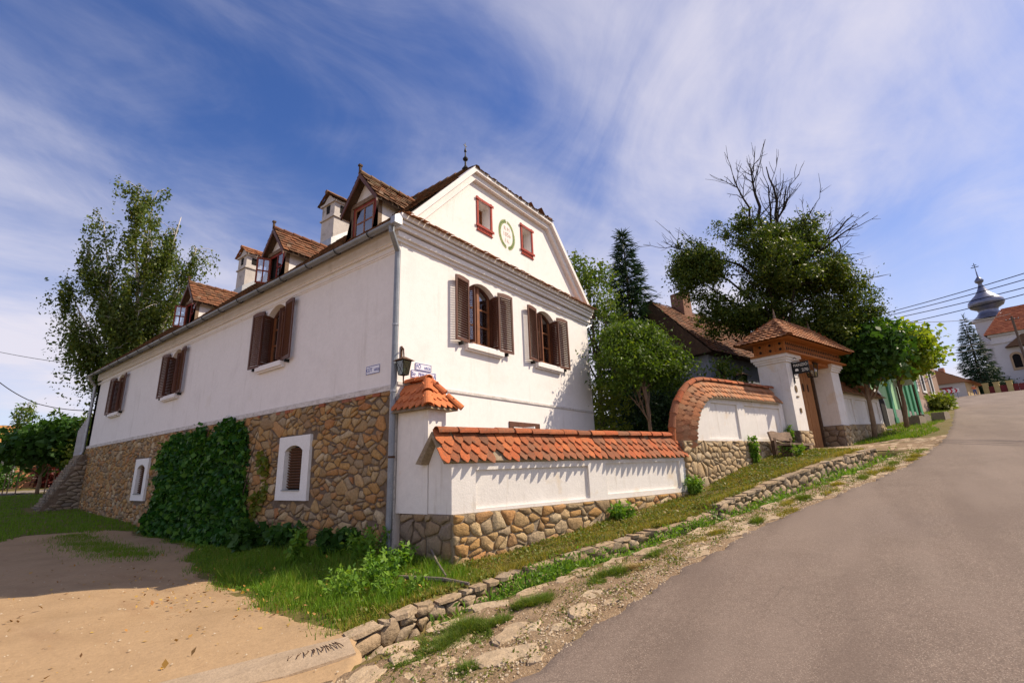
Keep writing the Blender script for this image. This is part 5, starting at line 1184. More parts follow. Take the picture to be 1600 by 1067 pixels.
# ------------------------------------------------------------------ vegetation
def leaf_cards(P, size, nrg, aspect=.55, droop=0., jitter=.35, upn=.25):
    n = len(P); d = nrg.standard_normal((n, 3)); d[:, 2] -= droop; d /= np.linalg.norm(d, axis=1)[:, None]+1e-9
    q = nrg.standard_normal((n, 3)); q[:, 2] += upn; x = np.cross(d, q); x /= np.linalg.norm(x, axis=1)[:, None]+1e-9
    nn = np.cross(x, d); L = (size*(1+jitter*nrg.standard_normal(n)).clip(.4, 1.8))[:, None]
    w = L*aspect*.5; V = np.stack([P, P+d*L*.45+x*w+nn*L*.08, P+d*L, P+d*L*.45-x*w+nn*L*.08], 1)
    F = np.arange(n*4).reshape(n, 4); return V.reshape(-1, 3), F
def lobes_sample(lobes, n, nrg, shell=(.35, 1.0)):
    W = np.array([l[2] for l in lobes], float); W /= W.sum(); k = nrg.choice(len(lobes), n, p=W); d = nrg.standard_normal((n, 3)); d /= np.linalg.norm(d, axis=1)[:, None]
    r = (shell[0]**3+(shell[1]**3-shell[0]**3)*nrg.random(n))**(1/3); C_ = np.array([l[0] for l in lobes], float)[k]; R_ = np.array([l[1] for l in lobes], float)[k]
    return C_+d*R_*r[:, None]
def foliage(name, parent, centers, per, spread, size, mat, nrg, aspect=.55, droop=0., hang=0., upn=.25, cvar=.35):
    m = len(centers); k = np.repeat(np.arange(m), per); n = len(k); sp = spread*np.exp(.3*nrg.standard_normal(m))[k][:, None]
    P = centers[k]+nrg.standard_normal((n, 3))*sp*np.array([1, 1, .7])
    if hang: P[:, 2] -= hang*nrg.random(n)*np.exp(.4*nrg.standard_normal(m))[k]; P[:, :2] = centers[k][:, :2]+(P[:, :2]-centers[k][:, :2])*.45
    V, F = leaf_cards(P, size, nrg, aspect, droop, upn=upn)
    rnd = (nrg.random(m)[k]*cvar+nrg.random(n)*(1-cvar))
    b = base_of(parent); V = V-np.array(b)
    o = add(name, npmesh(name, V, F, mat, rnd), parent); OFF[o.name] = b; return o
def limb(mb, a, b, r0, r1, nrg, n=6, wob=.08, sag=0.):
    a, b = np.array(a, float), np.array(b, float); L = np.linalg.norm(b-a); pts = []; off = np.zeros(3)
    for i in range(n+1):
        t = i/n; off = off+nrg.standard_normal(3)*wob*L/n*(0 < i < n); p = a+(b-a)*t+off*(1-t*.5); p[2] += sag*L*math.sin(math.pi*t); pts.append(p)
    rad = [r0+(r1-r0)*i/n for i in range(n+1)]; mb.tube([tuple(p) for p in pts], rad, 7); return pts
def split_lobes(lobes, k, f, seed):
    r_ = np.random.default_rng(seed); out = []
    for c, r, w in lobes:
        for q in range(k):
            d = r_.standard_normal(3); d /= np.linalg.norm(d); out.append((tuple(np.array(c)+d*np.array(r)*.62), tuple(np.array(r)*f*r_.uniform(.75, 1.2)), w/k))
        out.append((c, tuple(np.array(r)*.6), w*.25))
    return out
def tree(name, label, cat, base, trunk_top, r0, lobes, nclus, per, spread, size, leaf, barkm, seed, nlimb=10, group=None, droop=0, hang=0, aspect=.55, shell=(.35, 1), limb_to=.75, extra=None, lean=None, upn=.25, tw=1.0):
    nrg = np.random.default_rng(seed); e = emp(name, label, cat, 'x', base, group); mb = MB()
    tp = limb(mb, base, trunk_top, r0, r0*.6, nrg, 6, .05)
    cen = lobes_sample(lobes, nclus, nrg, shell); pick = nrg.choice(nclus, min(nlimb*3, nclus), replace=False)
    main = []
    for i in range(nlimb):
        t = tp[3+int(nrg.integers(0, 4))] if len(tp) > 6 else tp[-1]
        L = cen[pick[i]]; endp = np.array(t)+(L-np.array(t))*limb_to; pts = limb(mb, t, endp, r0*.42*tw, r0*.10*tw, nrg, 6, .14, .05); main.append(pts)
    for i in pick:
        m_ = main[int(nrg.integers(0, len(main)))]; q = m_[int(nrg.integers(2, 6))]
        if np.linalg.norm(cen[i]-q) < 3.5: limb(mb, q, cen[i], r0*.13*tw, r0*.04*tw, nrg, 4, .12)
    if extra: extra(mb, nrg)
    mb.build('trunk', barkm, e, smooth=True)
    foliage('crown', e, cen, per, spread, size, leaf, nrg, aspect, droop, hang, upn)
    return e
H = lambda x, y: float(hg(x, y))
# locust ball tree beside the house
b = (9.0, -1.78, H(9.0, -1.78))
tree('locust_tree', 'round bright green tree with thin brown trunk behind the low wall beside the house', 'tree', b, (9.02, -1.72, 4.5), .075,
     split_lobes([((9.0, -1.8, 5.1), (1.72, 1.72, 1.45), 5), ((8.55, -1.6, 5.85), (1.05, 1.05, .85), 1.2), ((9.95, -2.0, 4.75), (1.1, 1.1, .85), 1.2), ((8.1, -1.5, 4.7), (1.0, 1.0, .8), 1.1), ((9.6, -1.9, 5.7), (1.0, 1.0, .8), .8)], 4, .48, 78),
     330, 66, .17, .115, lf_locust, bark_t, 101, 9, aspect=.42, droop=.5, shell=(.4, 1.05))
# shrubs behind the low wall
def shrub(label, c, r, nclus, per, size, leaf, seed, group=None, name='shrub', spread=.2, cat='shrub', shell=(.3, 1)):
    z = H(c[0], c[1]); nrg = np.random.default_rng(seed); e = emp(name, label, cat, 'x', (c[0], c[1], z), group); mb = MB()
    cen = lobes_sample([((c[0], c[1], z+r[2]), r, 1)], nclus, nrg, shell)
    for i in range(9): limb(mb, (c[0]+.1*nrg.standard_normal(), c[1]+.1*nrg.standard_normal(), z-.05), cen[i], .022, .008, nrg, 4, .1)
    mb.build('stems', bark, e); foliage('foliage', e, cen, per, spread, size, leaf, nrg); return e
shrub('yellow green shrub filling the gap between the house and the round tree', (9.75, .3), (1.1, 1.0, 1.75), 170, 42, .11, lf_shrub, 111)
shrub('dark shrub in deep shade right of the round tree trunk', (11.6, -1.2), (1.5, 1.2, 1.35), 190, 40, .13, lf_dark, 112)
shrub('low leafy shrub in front of the grey house gable', (13.6, -3.3), (.9, .8, 1.9), 110, 30, .12, lf_fruit, 113)
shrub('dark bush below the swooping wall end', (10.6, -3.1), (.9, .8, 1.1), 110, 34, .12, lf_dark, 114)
# fruit tree behind the house
tree('fruit_tree', 'leafy olive green tree rising behind the right corner of the gable', 'tree', (11.0, .9, H(11.0, .9)), (10.9, .8, 5.6), .14,
     [((10.6, .9, 8.6), (1.25, 1.25, 1.25), 3), ((10.2, 1.3, 9.3), (.9, .9, .8), 1.2), ((11.3, .5, 7.4), (.9, .9, .9), .8), ((10.5, 1.1, 6.9), (1.2, 1.2, 1.2), 1.4)], 220, 32, .20, .13, lf_fruit, bark, 121, 10, shell=(.45, 1.05))
# spruce
def spruce(label, base, h, r, seed, mat=lf_spruce, group=None, dens=1., name='spruce_tree'):
    nrg = np.random.default_rng(seed); e = emp(name, label, 'tree', 'x', base, group); mb = MB(); B = np.array(base)
    mb.tube([base, tuple(B+[0, 0, h*.5]), tuple(B+[0, 0, h])], [h*.016, h*.010, .012], 7); P = []; D = []
    z = h*.12
    while z < h*.985:
        f = (1-z/h); L = r*f**.85*nrg.uniform(.85, 1.1)+.06; nb = int(5+6*f)
        a0 = nrg.random()*6
        for i in range(nb):
            a = a0+2*math.pi*i/nb+nrg.normal()*.15; l = L*nrg.uniform(.72, 1.12); dr = np.array([math.cos(a), math.sin(a), 0]); tip = B+[0, 0, z]+dr*l+np.array([0, 0, -.28*l+.12*l])
            mid = B+[0, 0, z]+dr*l*.5+np.array([0, 0, -.16*l]); mb.tube([tuple(B+[0, 0, z]), tuple(mid), tuple(tip)], [.012+.012*f*h/9, .012, .004], 4, False)
            n = int(46*l*dens)+8; t = nrg.random(n)**.7; side = nrg.standard_normal(n)*.16*l*(1-t*.6); p = (B+[0, 0, z])[None]*(1-t[:, None])+tip[None]*t[:, None]; p[:, 2] -= .16*l*np.sin(np.pi*t)*.4
            p = p+np.stack([-dr[1]*side, dr[0]*side, -np.abs(side)*.35-.02*nrg.random(n)], 1); P.append(p)
            dd = dr[None]*.8+np.stack([-dr[1]*side, dr[0]*side, -np.abs(side)], 1)*2.2; D.append(dd+.25*nrg.standard_normal((n, 3)))
        z += h*.030*nrg.uniform(.8, 1.2)
    for i in range(24): P.append(B[None]+[[0, 0, h*(.96+.04*i/24)]]); D.append(nrg.standard_normal((1, 3))*.5+[[0, 0, 1.]])
    P = np.concatenate(P); D = np.concatenate(D); D /= np.linalg.norm(D, axis=1)[:, None]; n = len(P); q = nrg.standard_normal((n, 3)); x = np.cross(D, q); x /= np.linalg.norm(x, axis=1)[:, None]
    L = h*.020*(1+.3*nrg.standard_normal(n)).clip(.4, 1.8)[:, None]; w = L*.10; V = np.stack([P-x*w, P+x*w, P+D*L*1.6+x*w*.3, P+D*L*1.6-x*w*.3], 1).reshape(-1, 3)-B
    mb.build('trunk', bark, e); add('crown', npmesh('crown', V, np.arange(n*4).reshape(n, 4), mat, nrg.random(n)), e); return e
spruce('dark pointed spruce rising above the round tree', (15.1, .9, H(15.1, .9)), 11.4, 2.6, 131, dens=1.6)
# large old pear tree with dead top branches
def dead(mb, nrg):
    T = np.array([16.1, -5.3, 8.8])
    ends = [((15.2, -5.7, 14.1), .09), ((13.7, -4.8, 13.1), .07), ((15.3, -5.3, 14.6), .09), ((16.3, -6.6, 13.7), .08), ((14.4, -6.1, 12.6), .06), ((16.9, -8.7, 11.0), .07), ((17.5, -8.5, 11.7), .06), ((19.3, -8.4, 9.2), .06), ((17.3, -7.9, 10.2), .06), ((17.6, -8.3, 8.6), .06), ((12.9, -2.2, 10.3), .05), ((16.4, -7.4, 12.0), .05)]
    for E_, r in ends:
        E_ = np.array(E_); s0 = T+nrg.standard_normal(3)*.2; pts = limb(mb, s0, E_, r*1.35, .02, nrg, 9, .20, .02)
        for k in range(10):
            i = int(nrg.integers(4, 9)); q = np.array(pts[i]); dr = (E_-T)/np.linalg.norm(E_-T)+nrg.standard_normal(3)*.45; L = nrg.uniform(.4, 1.3); p2 = limb(mb, q, q+dr*L, r*.28, .008, nrg, 5, .2)
            for k2 in range(3):
                i2 = int(nrg.integers(1, 5)); q2 = np.array(p2[i2]); d2 = dr+nrg.standard_normal(3)*.7; limb(mb, q2, q2+d2*nrg.uniform(.15, .45), .011, .005, nrg, 3, .2)
pb = (16.6, -4.5, H(16.6, -4.5))
tree('pear_tree', 'huge old tree with bare dead branches sticking out of its top above the gateway', 'tree', pb, (16.2, -5.1, 7.0), .30,
     split_lobes([((16.0, -5.4, 9.4), (2.3, 2.3, 2.0), 4), ((14.1, -3.1, 9.6), (1.35, 1.35, 1.3), 1.6), ((13.5, -2.4, 9.0), (.85, .85, .8), .5), ((17.4, -7.3, 9.1), (1.4, 1.4, 1.3), 1.5), ((18.2, -7.9, 7.8), (1.1, 1.1, 1.0), .9), ((16.3, -6.7, 11.0), (1.1, 1.1, 1.0), .8), ((15.0, -5.0, 10.8), (1.4, 1.4, 1.2), 1.2), ((17.7, -6.8, 7.3), (1.4, 1.4, 1.1), 1.3), ((15.0, -3.4, 7.7), (1.4, 1.4, 1.2), 1.3), ((16.6, -5.2, 7.3), (1.9, 1.9, 1.2), 1.6)], 5, .52, 77),
     1350, 74, .18, .105, lf_pear, bark_d, 141, 16, shell=(.3, 1.0), extra=dead, tw=.8)
# the two ball trees beyond the gate
for (s, o, r, zc, leaf, lab, sd) in ((20.2, .40, 1.75, 6.05, lf_maple, 'dark green round headed tree on a thin trunk, nearest right of the gateway', 151), (23.5, .75, 1.75, 6.35, lf_maple_y, 'bright yellow green round headed tree behind the darker one beyond the gate', 152)):
    x, y = w2(s, o); z = H(x, y); xt, yt = w2(s, o+.1)
    tree('ball_tree', lab, 'tree', (x, y, z), (xt, yt, zc-.7), .105, [((xt, yt, zc), (r, r, r*.72), 4), ((xt-.6, yt+.3, zc+.2), (r*.7, r*.7, r*.55), 1)], 300, 34, .22, .20, leaf, bark_t, sd, 8, group='ball trees in front of the far wall', aspect=.8, droop=.6, shell=(.55, 1))
# birch behind the far end of the house
def birch():
    nrg = np.random.default_rng(161); base = (2.7, 26.4, 1.0); e = emp('birch_tree', 'tall birch with drooping twigs and white limbs behind the far end of the house', 'tree', 'x', base); mb = MB(); B = np.array(base)
    ends = [((-.2, 22.4, 17.3), .15), ((1.0, 23.9, 17.6), .13), ((2.2, 22.6, 16.4), .12), ((2.6, 21.6, 14.3), .10), ((-1.0, 26.2, 14.6), .11), ((-1.5, 27.4, 12.6), .09), ((-1.0, 28.7, 10.8), .08), ((-.1, 26.6, 13.8), .09), ((1.1, 22.8, 14.6), .10), ((.4, 23.9, 12.1), .08), ((3.0, 23.4, 12.6), .09), ((-.2, 27.0, 10.2), .07), ((-.2, 25.4, 16.0), .10), ((1.4, 23.6, 10.6), .07), ((2.2, 24.8, 15.0), .09)]
    T0 = B+[-.5, -.3, 4.5]; limb(mb, base, T0, .26, .22, nrg, 5, .03); cen = []
    for E_, r in ends:
        E_ = np.array(E_); pts = limb(mb, T0+nrg.standard_normal(3)*.12, E_, r, .02, nrg, 9, .08, .05)
        for k in range(20):
            i = int(nrg.integers(3, 10)); q = np.array(pts[i]); L = nrg.uniform(.3, 1.5)*(1.25-i*.06); dr = nrg.standard_normal(3)*[1, 1, .5]; dr /= np.linalg.norm(dr); t = q+dr*L+[0, 0, .25*L]; limb(mb, q, t, .02, .006, nrg, 4, .12, .15)
            for w in np.linspace(.25, 1, 5): cen.append(q+(t-q)*w+nrg.standard_normal(3)*.1)
    mb.build('trunk', bark_b, e, smooth=True); cen = np.array(cen); foliage('crown', e, cen, 34, .22, .145, lf_birch, nrg, .6, .9, 1.3, cvar=.45)
birch()
# low leafy trees by the far corner
shrub('leafy green shrub leaning on the far end of the house', (2.1, 25.4), (1.6, 1.4, 2.9), 240, 34, .20, lf_fruit, 171, spread=.3)
shrub('light leaved bush left of the far downpipe above the buttress', (1.9, 28.6), (1.3, 1.4, 2.5), 150, 32, .2, lf_shrub, 172, spread=.3)
b = (-.1, 31.2, H(-.1, 31.2)); tree('young_maple', 'small dark maple with a single thin trunk beyond the stone buttress', 'tree', b, (-.05, 31.1, 3.0), .10, [((-.1, 31.2, 3.9), (1.9, 1.9, 1.05), 1), ((.4, 30.6, 4.3), (1.2, 1.2, .9), .5)], 170, 34, .28, .30, lf_maple, bark_t, 173, 7, aspect=.85, droop=.7)
def ailanthus(label, x, y, h, seed):
    nrg = np.random.default_rng(seed); z = H(x, y); e = emp('tree_sapling', label, 'sapling', 'x', (x, y, z)); mb = MB(); P = []
    for q in range(3):
        xx, yy = x+nrg.normal()*.35, y+nrg.normal()*.4; hh = h*nrg.uniform(.8, 1.0); mb.tube([(xx, yy, z), (xx+.05, yy, z+hh)], [.03, .012], 5)
        for zz in np.arange(hh*.45, hh, .24):
            for k in range(2):
                a = nrg.random()*6.28; L = .55*nrg.uniform(.6, 1.1); t = np.linspace(.15, 1, 7)[:, None]; P.append(np.array([[xx, yy, z+zz]])+t*np.array([[math.cos(a)*L, math.sin(a)*L, .05]])-np.array([[0, 0, .22]])*t**2)
    mb.build('stems', bark_t, e); foliage('foliage', e, np.concatenate(P), 3, .05, .2, lf_fruit, nrg, .4, .4)
ailanthus('tall thin sapling with feathery leaves against the sky at the left edge', -1.1, 33.2, 5.6, 181); ailanthus('feathery leaved sapling above the small maple', .9, 31.9, 5.2, 182); ailanthus('feathery leaved sapling next to the broken post', 1.5, 30.6, 5.2, 183)
# creeper on the basement wall
def vine():
    nrg = np.random.default_rng(191); e = emp('creeper', 'dense green creeper covering the stone basement between the cellar windows', 'creeper', 'x', (-.2, 9.2, -.1)); P = []
    def topf(y): return np.interp(y, [5.2, 5.75, 6.1, 7.5, 9, 10.5, 11.6, 12.3, 12.75], [.5, 1.1, 3.0, 3.3, 3.12, 3.22, 3.05, 2.9, 1.5])+.10*np.sin(y*9)+.07*np.sin(y*23)
    m = 620; cy = nrg.uniform(5.55, 12.6, m); cz = nrg.uniform(.0, 3.25, m); k_ = (cz < topf(cy)-.02-.25*nrg.random(m)**2) & (cy < 12.35+.22*np.sin(cz*3.1)+.12*np.sin(cz*8)-.5*np.maximum(0, cz-2.5)) & (cy > 6.05+.18*np.sin(cz*4)-.45*sm(1.3, .5, cz)+.2*sm(2.6, 3.2, cz)); cy, cz = cy[k_], cz[k_]; m = len(cy); cx = .035+.13*nrg.random(m)**1.6+.18*np.exp(-cz/.45)
    ey_ = nrg.uniform(4.5, 6.2, 46); cy = np.concatenate([cy, ey_]); cz = np.concatenate([cz, nrg.random(46)**1.5*(.25+.55*(ey_-4.5)/1.7)]); cx = np.concatenate([cx, .12+.2*nrg.random(46)]); m = len(cy)
    k_ = np.repeat(np.arange(m), (46*np.exp(.35*nrg.standard_normal(m))).astype(int)); n = len(k_); y = cy[k_]+nrg.normal(0, .15, n); z = cz[k_]+nrg.normal(0, .10, n)-.22*nrg.random(n)**2; x = -np.maximum(.03, cx[k_]+nrg.normal(0, .055, n))
    ok = (z > -.15) & (z < topf(y)+.06); x, y, z, k_ = x[ok], y[ok], z[ok], k_[ok]; P = np.stack([x, y, z], 1)
    V, F = leaf_cards(P, .125, nrg, .85, 1.2, upn=.3, jitter=.45); mb = MB()
    for i in range(16):
        yy = nrg.uniform(5.8, 12.3); limb(mb, (-.08, yy, -.1), (-.05, yy+nrg.normal()*.7, 2.8), .02, .006, nrg, 7, .1)
    mb.build('stems', bark, e); rnd = nrg.random(len(F))*.55+.45*nrg.random(m)[k_]
    add('foliage', npmesh('foliage', V-np.array(OFF[e.name]), F, lf_vine, rnd), e)
    n = 1500; y = nrg.uniform(4.35, 5.75, n); z = nrg.random(n)**1.4*2.3; ok = np.abs(y-5.15-.25*np.sin(z*3)) < .12+.30*np.exp(-z/.7)+.1*np.sin(z*7); y, z = y[ok], z[ok]
    P = np.stack([-.05-.08*nrg.random(len(y))-.3*np.exp(-z/.4)*nrg.random(len(y)), y, z], 1); V, F = leaf_cards(P, .12, nrg, .8, 1.0); add('yellowing_shoots', npmesh('yellowing_shoots', V-np.array(OFF[e.name]), F, lf_vine_y, nrg.random(len(F))), e, kind='stuff')
vine()
# weeds
def weed(label, x, y, h, w, n, leafm, size, seed, aspect=.5, group='weeds along the house', name='weed'):
    nrg = np.random.default_rng(seed); z = H(x, y); e = emp(name, label, 'plant', 'x', (x, y, z), group); mb = MB(); P = []
    for q in range(n):
        a = nrg.random()*6.28; r = w*math.sqrt(nrg.random()); hh = h*nrg.uniform(.55, 1.05); bx, by = x+r*.5*math.cos(a), y+r*.5*math.sin(a); tx, ty = x+r*math.cos(a)+nrg.normal()*.03, y+r*math.sin(a)+nrg.normal()*.03
        mb.tube([(bx, by, z-.03), ((bx+tx)/2, (by+ty)/2, z+hh*.55), (tx, ty, z+hh)], [.007, .006, .003], 4, False)
        for t in np.linspace(.2, 1, max(4, int(hh/.05))): P.append([bx+(tx-bx)*t, by+(ty-by)*t, z+hh*t])
    mb.build('stems', lf_weed, e); foliage('foliage', e, np.array(P), 4, .022, size, leafm, nrg, aspect, .15, upn=.9)
weed('dark broad leaved clump under the creeper by the wall', -.45, 4.5, .55, .55, 26, lf_weed_d, .17, 201, .75)
weed('broad leaved clump at the wall foot below the cellar window', -.32, 3.2, .45, .42, 18, lf_weed_d, .15, 202, .75)
weed('dark leafy clump in the shade next to the downpipe foot', -.35, 1.25, .42, .45, 20, lf_weed_d, .15, 203, .75)
weed('tall nettle clump around the foot of the downpipe', -.50, .05, .55, .42, 22, lf_weed, .085, 204)
weed('tall yellow green weed standing alone on the grass', -1.05, 1.55, .62, .14, 9, lf_weed, .10, 205)
weed('bright weed clump in the sun beside the branch', -1.15, -1.15, .40, .40, 24, lf_weed, .075, 206)
weed('sprawling bright weeds at the sunny grass corner', -1.75, -1.40, .34, .50, 26, lf_weed, .075, 207)
weed('leafy weeds just above the near ditch wall', -1.45, -1.95, .28, .40, 20, lf_weed, .07, 208)
weed('weeds between the branch and the pillar footing', -.62, -.85, .38, .3, 14, lf_weed, .08, 209)
def wso(label, s, o, *a, **k): x, y = w2(s, o); weed(label, x, y, *a, **k)
wso('small round weed at the end of the low wall', 6.9, .25, .42, .22, 22, lf_weed, .09, 211, group='weeds along the walls')
wso('leafy weed at the foot of the low wall near its drain hole', 4.0, .3, .3, .3, 18, lf_weed, .1, 212, group='weeds along the walls')
wso('weeds growing through the bench', 11.6, .75, .35, .35, 22, lf_weed, .10, 213, group='weeds along the walls')
wso('creeping vine shoots on the wall behind the bench', 10.4, .12, .8, .14, 12, lf_weed, .09, 214, group='weeds along the walls')
wso('vine shoots where the wall meets the gate pillar', 12.95, .12, .8, .10, 12, lf_weed, .09, 215, group='weeds along the walls')
def ditchweeds():
    nrg = np.random.default_rng(221); n = 30000; s = nrg.uniform(-1.2, 13, n); w = nrg.random(n); o = DIN(s)+.10+w*(DOUT(s)-DIN(s)-.16); keep = nrg.random(n) < (.30+.70*(np.sin(s*1.3)*.5+.5))*np.where(s > 5.2, .5, 1.0); s, o = s[keep], o[keep]
    x, y = w2(s, o); z = hg(x, y)+nrg.random(len(s))**1.2*(.40-.10*(s > 5.2))*(.7+.3*np.sin(s*2.1)); P = np.stack([x, y, z], 1); V, F = leaf_cards(P, .07, nrg, .32, -.9, upn=.5)
    tag(add('ditch_weeds', npmesh('ditch_weeds', V, F, lf_weed, nrg.random(len(F)))), 'tangle of green weeds filling the ditch', 'weeds', kind='stuff')
ditchweeds()
# grass blades
def blades(name, label, X, Y, hgt, wid, mat, nrg, lean=.5):
    n = len(X); Z = hg(X, Y)-.01; a = nrg.random(n)*6.283; L = hgt*(1+.35*nrg.standard_normal(n)).clip(.35, 2); ln = lean*nrg.random(n)*L; b = nrg.random(n)*6.283
    P = np.stack([X, Y, Z], 1); sd = np.stack([np.cos(a), np.sin(a), 0*a], 1)*(wid*nrg.uniform(.6, 1.3, n))[:, None]; tip = P+np.stack([np.cos(b)*ln, np.sin(b)*ln, L], 1)
    V = np.stack([P-sd, P+sd, tip], 1).reshape(-1, 3); F = np.arange(n*3).reshape(n, 3); pat = .5+.25*np.sin(X*1.7+2*np.sin(Y*.9))+.25*np.sin(Y*2.3+1.5*np.sin(X*1.3))
    o = add(name, npmesh(name, V, F, mat, (.55*nrg.random(n)+.45*pat)*.999)); return tag(o, label, 'grass', kind='stuff')
nrg = np.random.default_rng(231)
def side_pts():
    n = 110000; X = nrg.uniform(-3.2, .0, n); Y = nrg.uniform(-2.6, 14, n)**1.0; d = LANE(Y)-X; s, o = so(X, Y)
    p = sm(.02, -.30, d+.12*np.sin(Y*3.1)+.08*nrg.standard_normal(n))*(o < DIN(s)-.12)*(1-.6*sm(6, 12, Y))
    p = p*np.where((X > -.06) & (Y > 0), 0, 1); k = nrg.random(n) < p*.95
    # tuft between the wheel tracks
    m = 9000; Xm = nrg.normal(-1.9, .32, m)-0*1; Ym = nrg.uniform(6.0, 13.6, m); k2 = nrg.random(m) < sm(6, 8, Ym)*.9
    return np.concatenate([X[k], Xm[k2]]), np.concatenate([Y[k], Ym[k2]])
X, Y = side_pts(); blades('lawn', 'green grass between the dirt lane and the house', X, Y, .07, .007, grass_m, nrg)
def strip_pts():
    n = 150000; s = nrg.uniform(-2.3, 17.5, n); o = nrg.uniform(.0, 2.6, n); p = (o < DIN(s)-.12)*(1-sm(12.8, 13.4, s)*(1-sm(17.2, 17.6, s)))*(.55+.45*np.sin(s*2.2+1.7*np.sin(o*3)))
    k = nrg.random(n) < p; return w2(s[k], o[k])
X, Y = strip_pts(); blades('grass_strip', 'dry olive grass strip below the white walls', X, Y, .045, .008, grass_dry, nrg, .9)
def tall_pts():
    m = 150; cx = nrg.uniform(-2.5, -.15, m); cy = nrg.uniform(-2.3, 3.2, m); k = np.repeat(np.arange(m), 60); X = cx[k]+nrg.normal(0, .09, len(k)); Y = cy[k]+nrg.normal(0, .09, len(k)); s, o = so(X, Y); q = (X > LANE(Y)+.25) & (o < DIN(s)-.05) & (X < -.05); return X[q], Y[q]
X, Y = tall_pts(); blades('tall_grass', 'clumps of taller grass at the sunny corner of the lawn', X, Y, .17, .006, grass_m, nrg, .8)
def rim_pts():
    n = 9000; s = nrg.uniform(-2.3, 13, n); o = DIN(s)-.10-np.abs(nrg.normal(0, .10, n)); q = nrg.random(n) < .5+.5*np.sin(s*3.1)*np.sin(s*.9+1); return w2(s[q], o[q])
X, Y = rim_pts(); blades('rim_grass', 'grass hanging over the edge of the ditch wall', X, Y, .10, .007, grass_dry, nrg, 1.2)
def far_pts():
    n = 90000; s = 17.5+nrg.random(n)**1.9*75; o = nrg.uniform(-13, 2.6, n); e = EDGE(s); k = (o < e-.45+.2*np.sin(s)) & (o > np.where(s < 33, -.4, e-4.5)); return w2(s[k], o[k])
X, Y = far_pts(); blades('far_grass', 'bright green grass bank beyond the gate', X, Y, .10, .016, grass_m, nrg)
def left_pts():
    n = 42000; X = nrg.uniform(-9, -.0, n); Y = 13.6+nrg.random(n)**1.2*17; k = (X < -.1) & ~((X > -1.7) & (Y > 22) & (Y < 23.8)) & (Y > 13.9+.5*np.sin(X*1.9)); return X[k], Y[k]
X, Y = left_pts(); blades('lane_end_grass', 'shaded green grass beyond the dirt lane', X, Y, .09, .012, grass_m, nrg)
tuft_m = leafmat('tuft_blade', [(.05,.10,.012),(.08,.13,.016),(.11,.15,.02),(.045,.09,.010),(.17,.16,.04)], .3, .7)
def tuft(label, s, o, rs, ro, n, mat, seed, h=.08):
    ng = np.random.default_rng(seed); a = ng.random(n)*6.283; r = np.sqrt(ng.random(n))*(1+.28*np.sin(3*a+seed)+.15*np.sin(7*a+seed*2)); S_ = s+rs*r*np.cos(a); O_ = o+ro*r*np.sin(a); X, Y = w2(S_, O_); base = w2(s, o); z0 = H(*base)
    Z = hbase(X, Y); L = h*(1.1-r*.85)*(1+.45*ng.standard_normal(n)).clip(.3, 1.9)*(.65+.5*np.sin(S_*9)*np.sin(O_*11)); b = ng.random(n)*6.283; ln = 2.3*L*ng.random(n); sd = np.stack([np.cos(b+1.5), np.sin(b+1.5), 0*b], 1)*.005
    P = np.stack([X, Y, Z], 1); V = np.stack([P-sd, P+sd, P+np.stack([np.cos(b)*ln, np.sin(b)*ln, L], 1)], 1).reshape(-1, 3)-np.array([base[0], base[1], z0])
    o_ = add('grass_tuft', npmesh('grass_tuft', V, np.arange(3*n).reshape(n, 3), mat, ng.random(n)), None, (base[0], base[1], z0)); tag(o_, label, 'grass tuft', 'grass tufts on the stony verge')
tuft('large flat green tuft between the pale slabs nearest the slab end', -1.25, 2.55, .58, .26, 6500, tuft_m, 241, .11)
tuft('round dark green tuft on the verge right of the large flat one', -.25, 2.52, .30, .19, 3800, tuft_m, 242, .14)
tuft('long green tuft touching the lower pale slab', -1.85, 2.72, .34, .16, 2400, tuft_m, 243, .08)
tuft('green tuft beside straw coloured grass halfway along the verge', .95, 2.65, .38, .18, 3000, tuft_m, 244, .11)
tuft('straw coloured dry tuft on the verge', 1.45, 2.75, .34, .16, 2400, M('straw', [(.42,.30,.12),(.5,.38,.18)], 4, .9, rnd=[(.40,.28,.10),(.48,.36,.16),(.3,.25,.08)], fine=0), 245, .07)
tuft('small tuft at the asphalt edge below the big pale stone', -1.75, 3.3, .20, .10, 900, tuft_m, 246, .07)
for i in range(16):
    s = 2.2+i*.72+rng.uniform(-.2, .2); o = float(DOUT(s))+rng.uniform(.25, .7); tuft('sparse low tuft among the verge stones further up the road', s, o, rng.uniform(.25, .5), rng.uniform(.10, .2), 1500, grass_dry if i % 3 else tuft_m, 260+i, .09)
lf_moss = leafmat('ground_cover_leaf', [(.05,.10,.012),(.09,.13,.016),(.14,.13,.03),(.06,.09,.012),(.20,.14,.05)], .3)
def cover(name, label, X, Y, size, mat, nrg):
    P = np.stack([X, Y, hg(X, Y)+.01+.03*nrg.random(len(X))], 1); V, F = leaf_cards(P, size, nrg, .7, -.1, upn=2.5); tag(add(name, npmesh(name, V, F, mat, nrg.random(len(F)))), label, 'weeds', kind='stuff')
m = 1150; cs = nrg.uniform(-2.2, 13, m); co = nrg.uniform(.05, 1.9, m); k = np.repeat(np.arange(m), 26); s = cs[k]+nrg.normal(0, .09, len(k)); o = co[k]+nrg.normal(0, .07, len(k)); q = (o < DIN(s)-.08) & (o > .03); X, Y = w2(s[q], o[q]); cover('clover', 'small leafy ground cover in the grass strip under the walls', X, Y, .042, lf_moss, nrg)
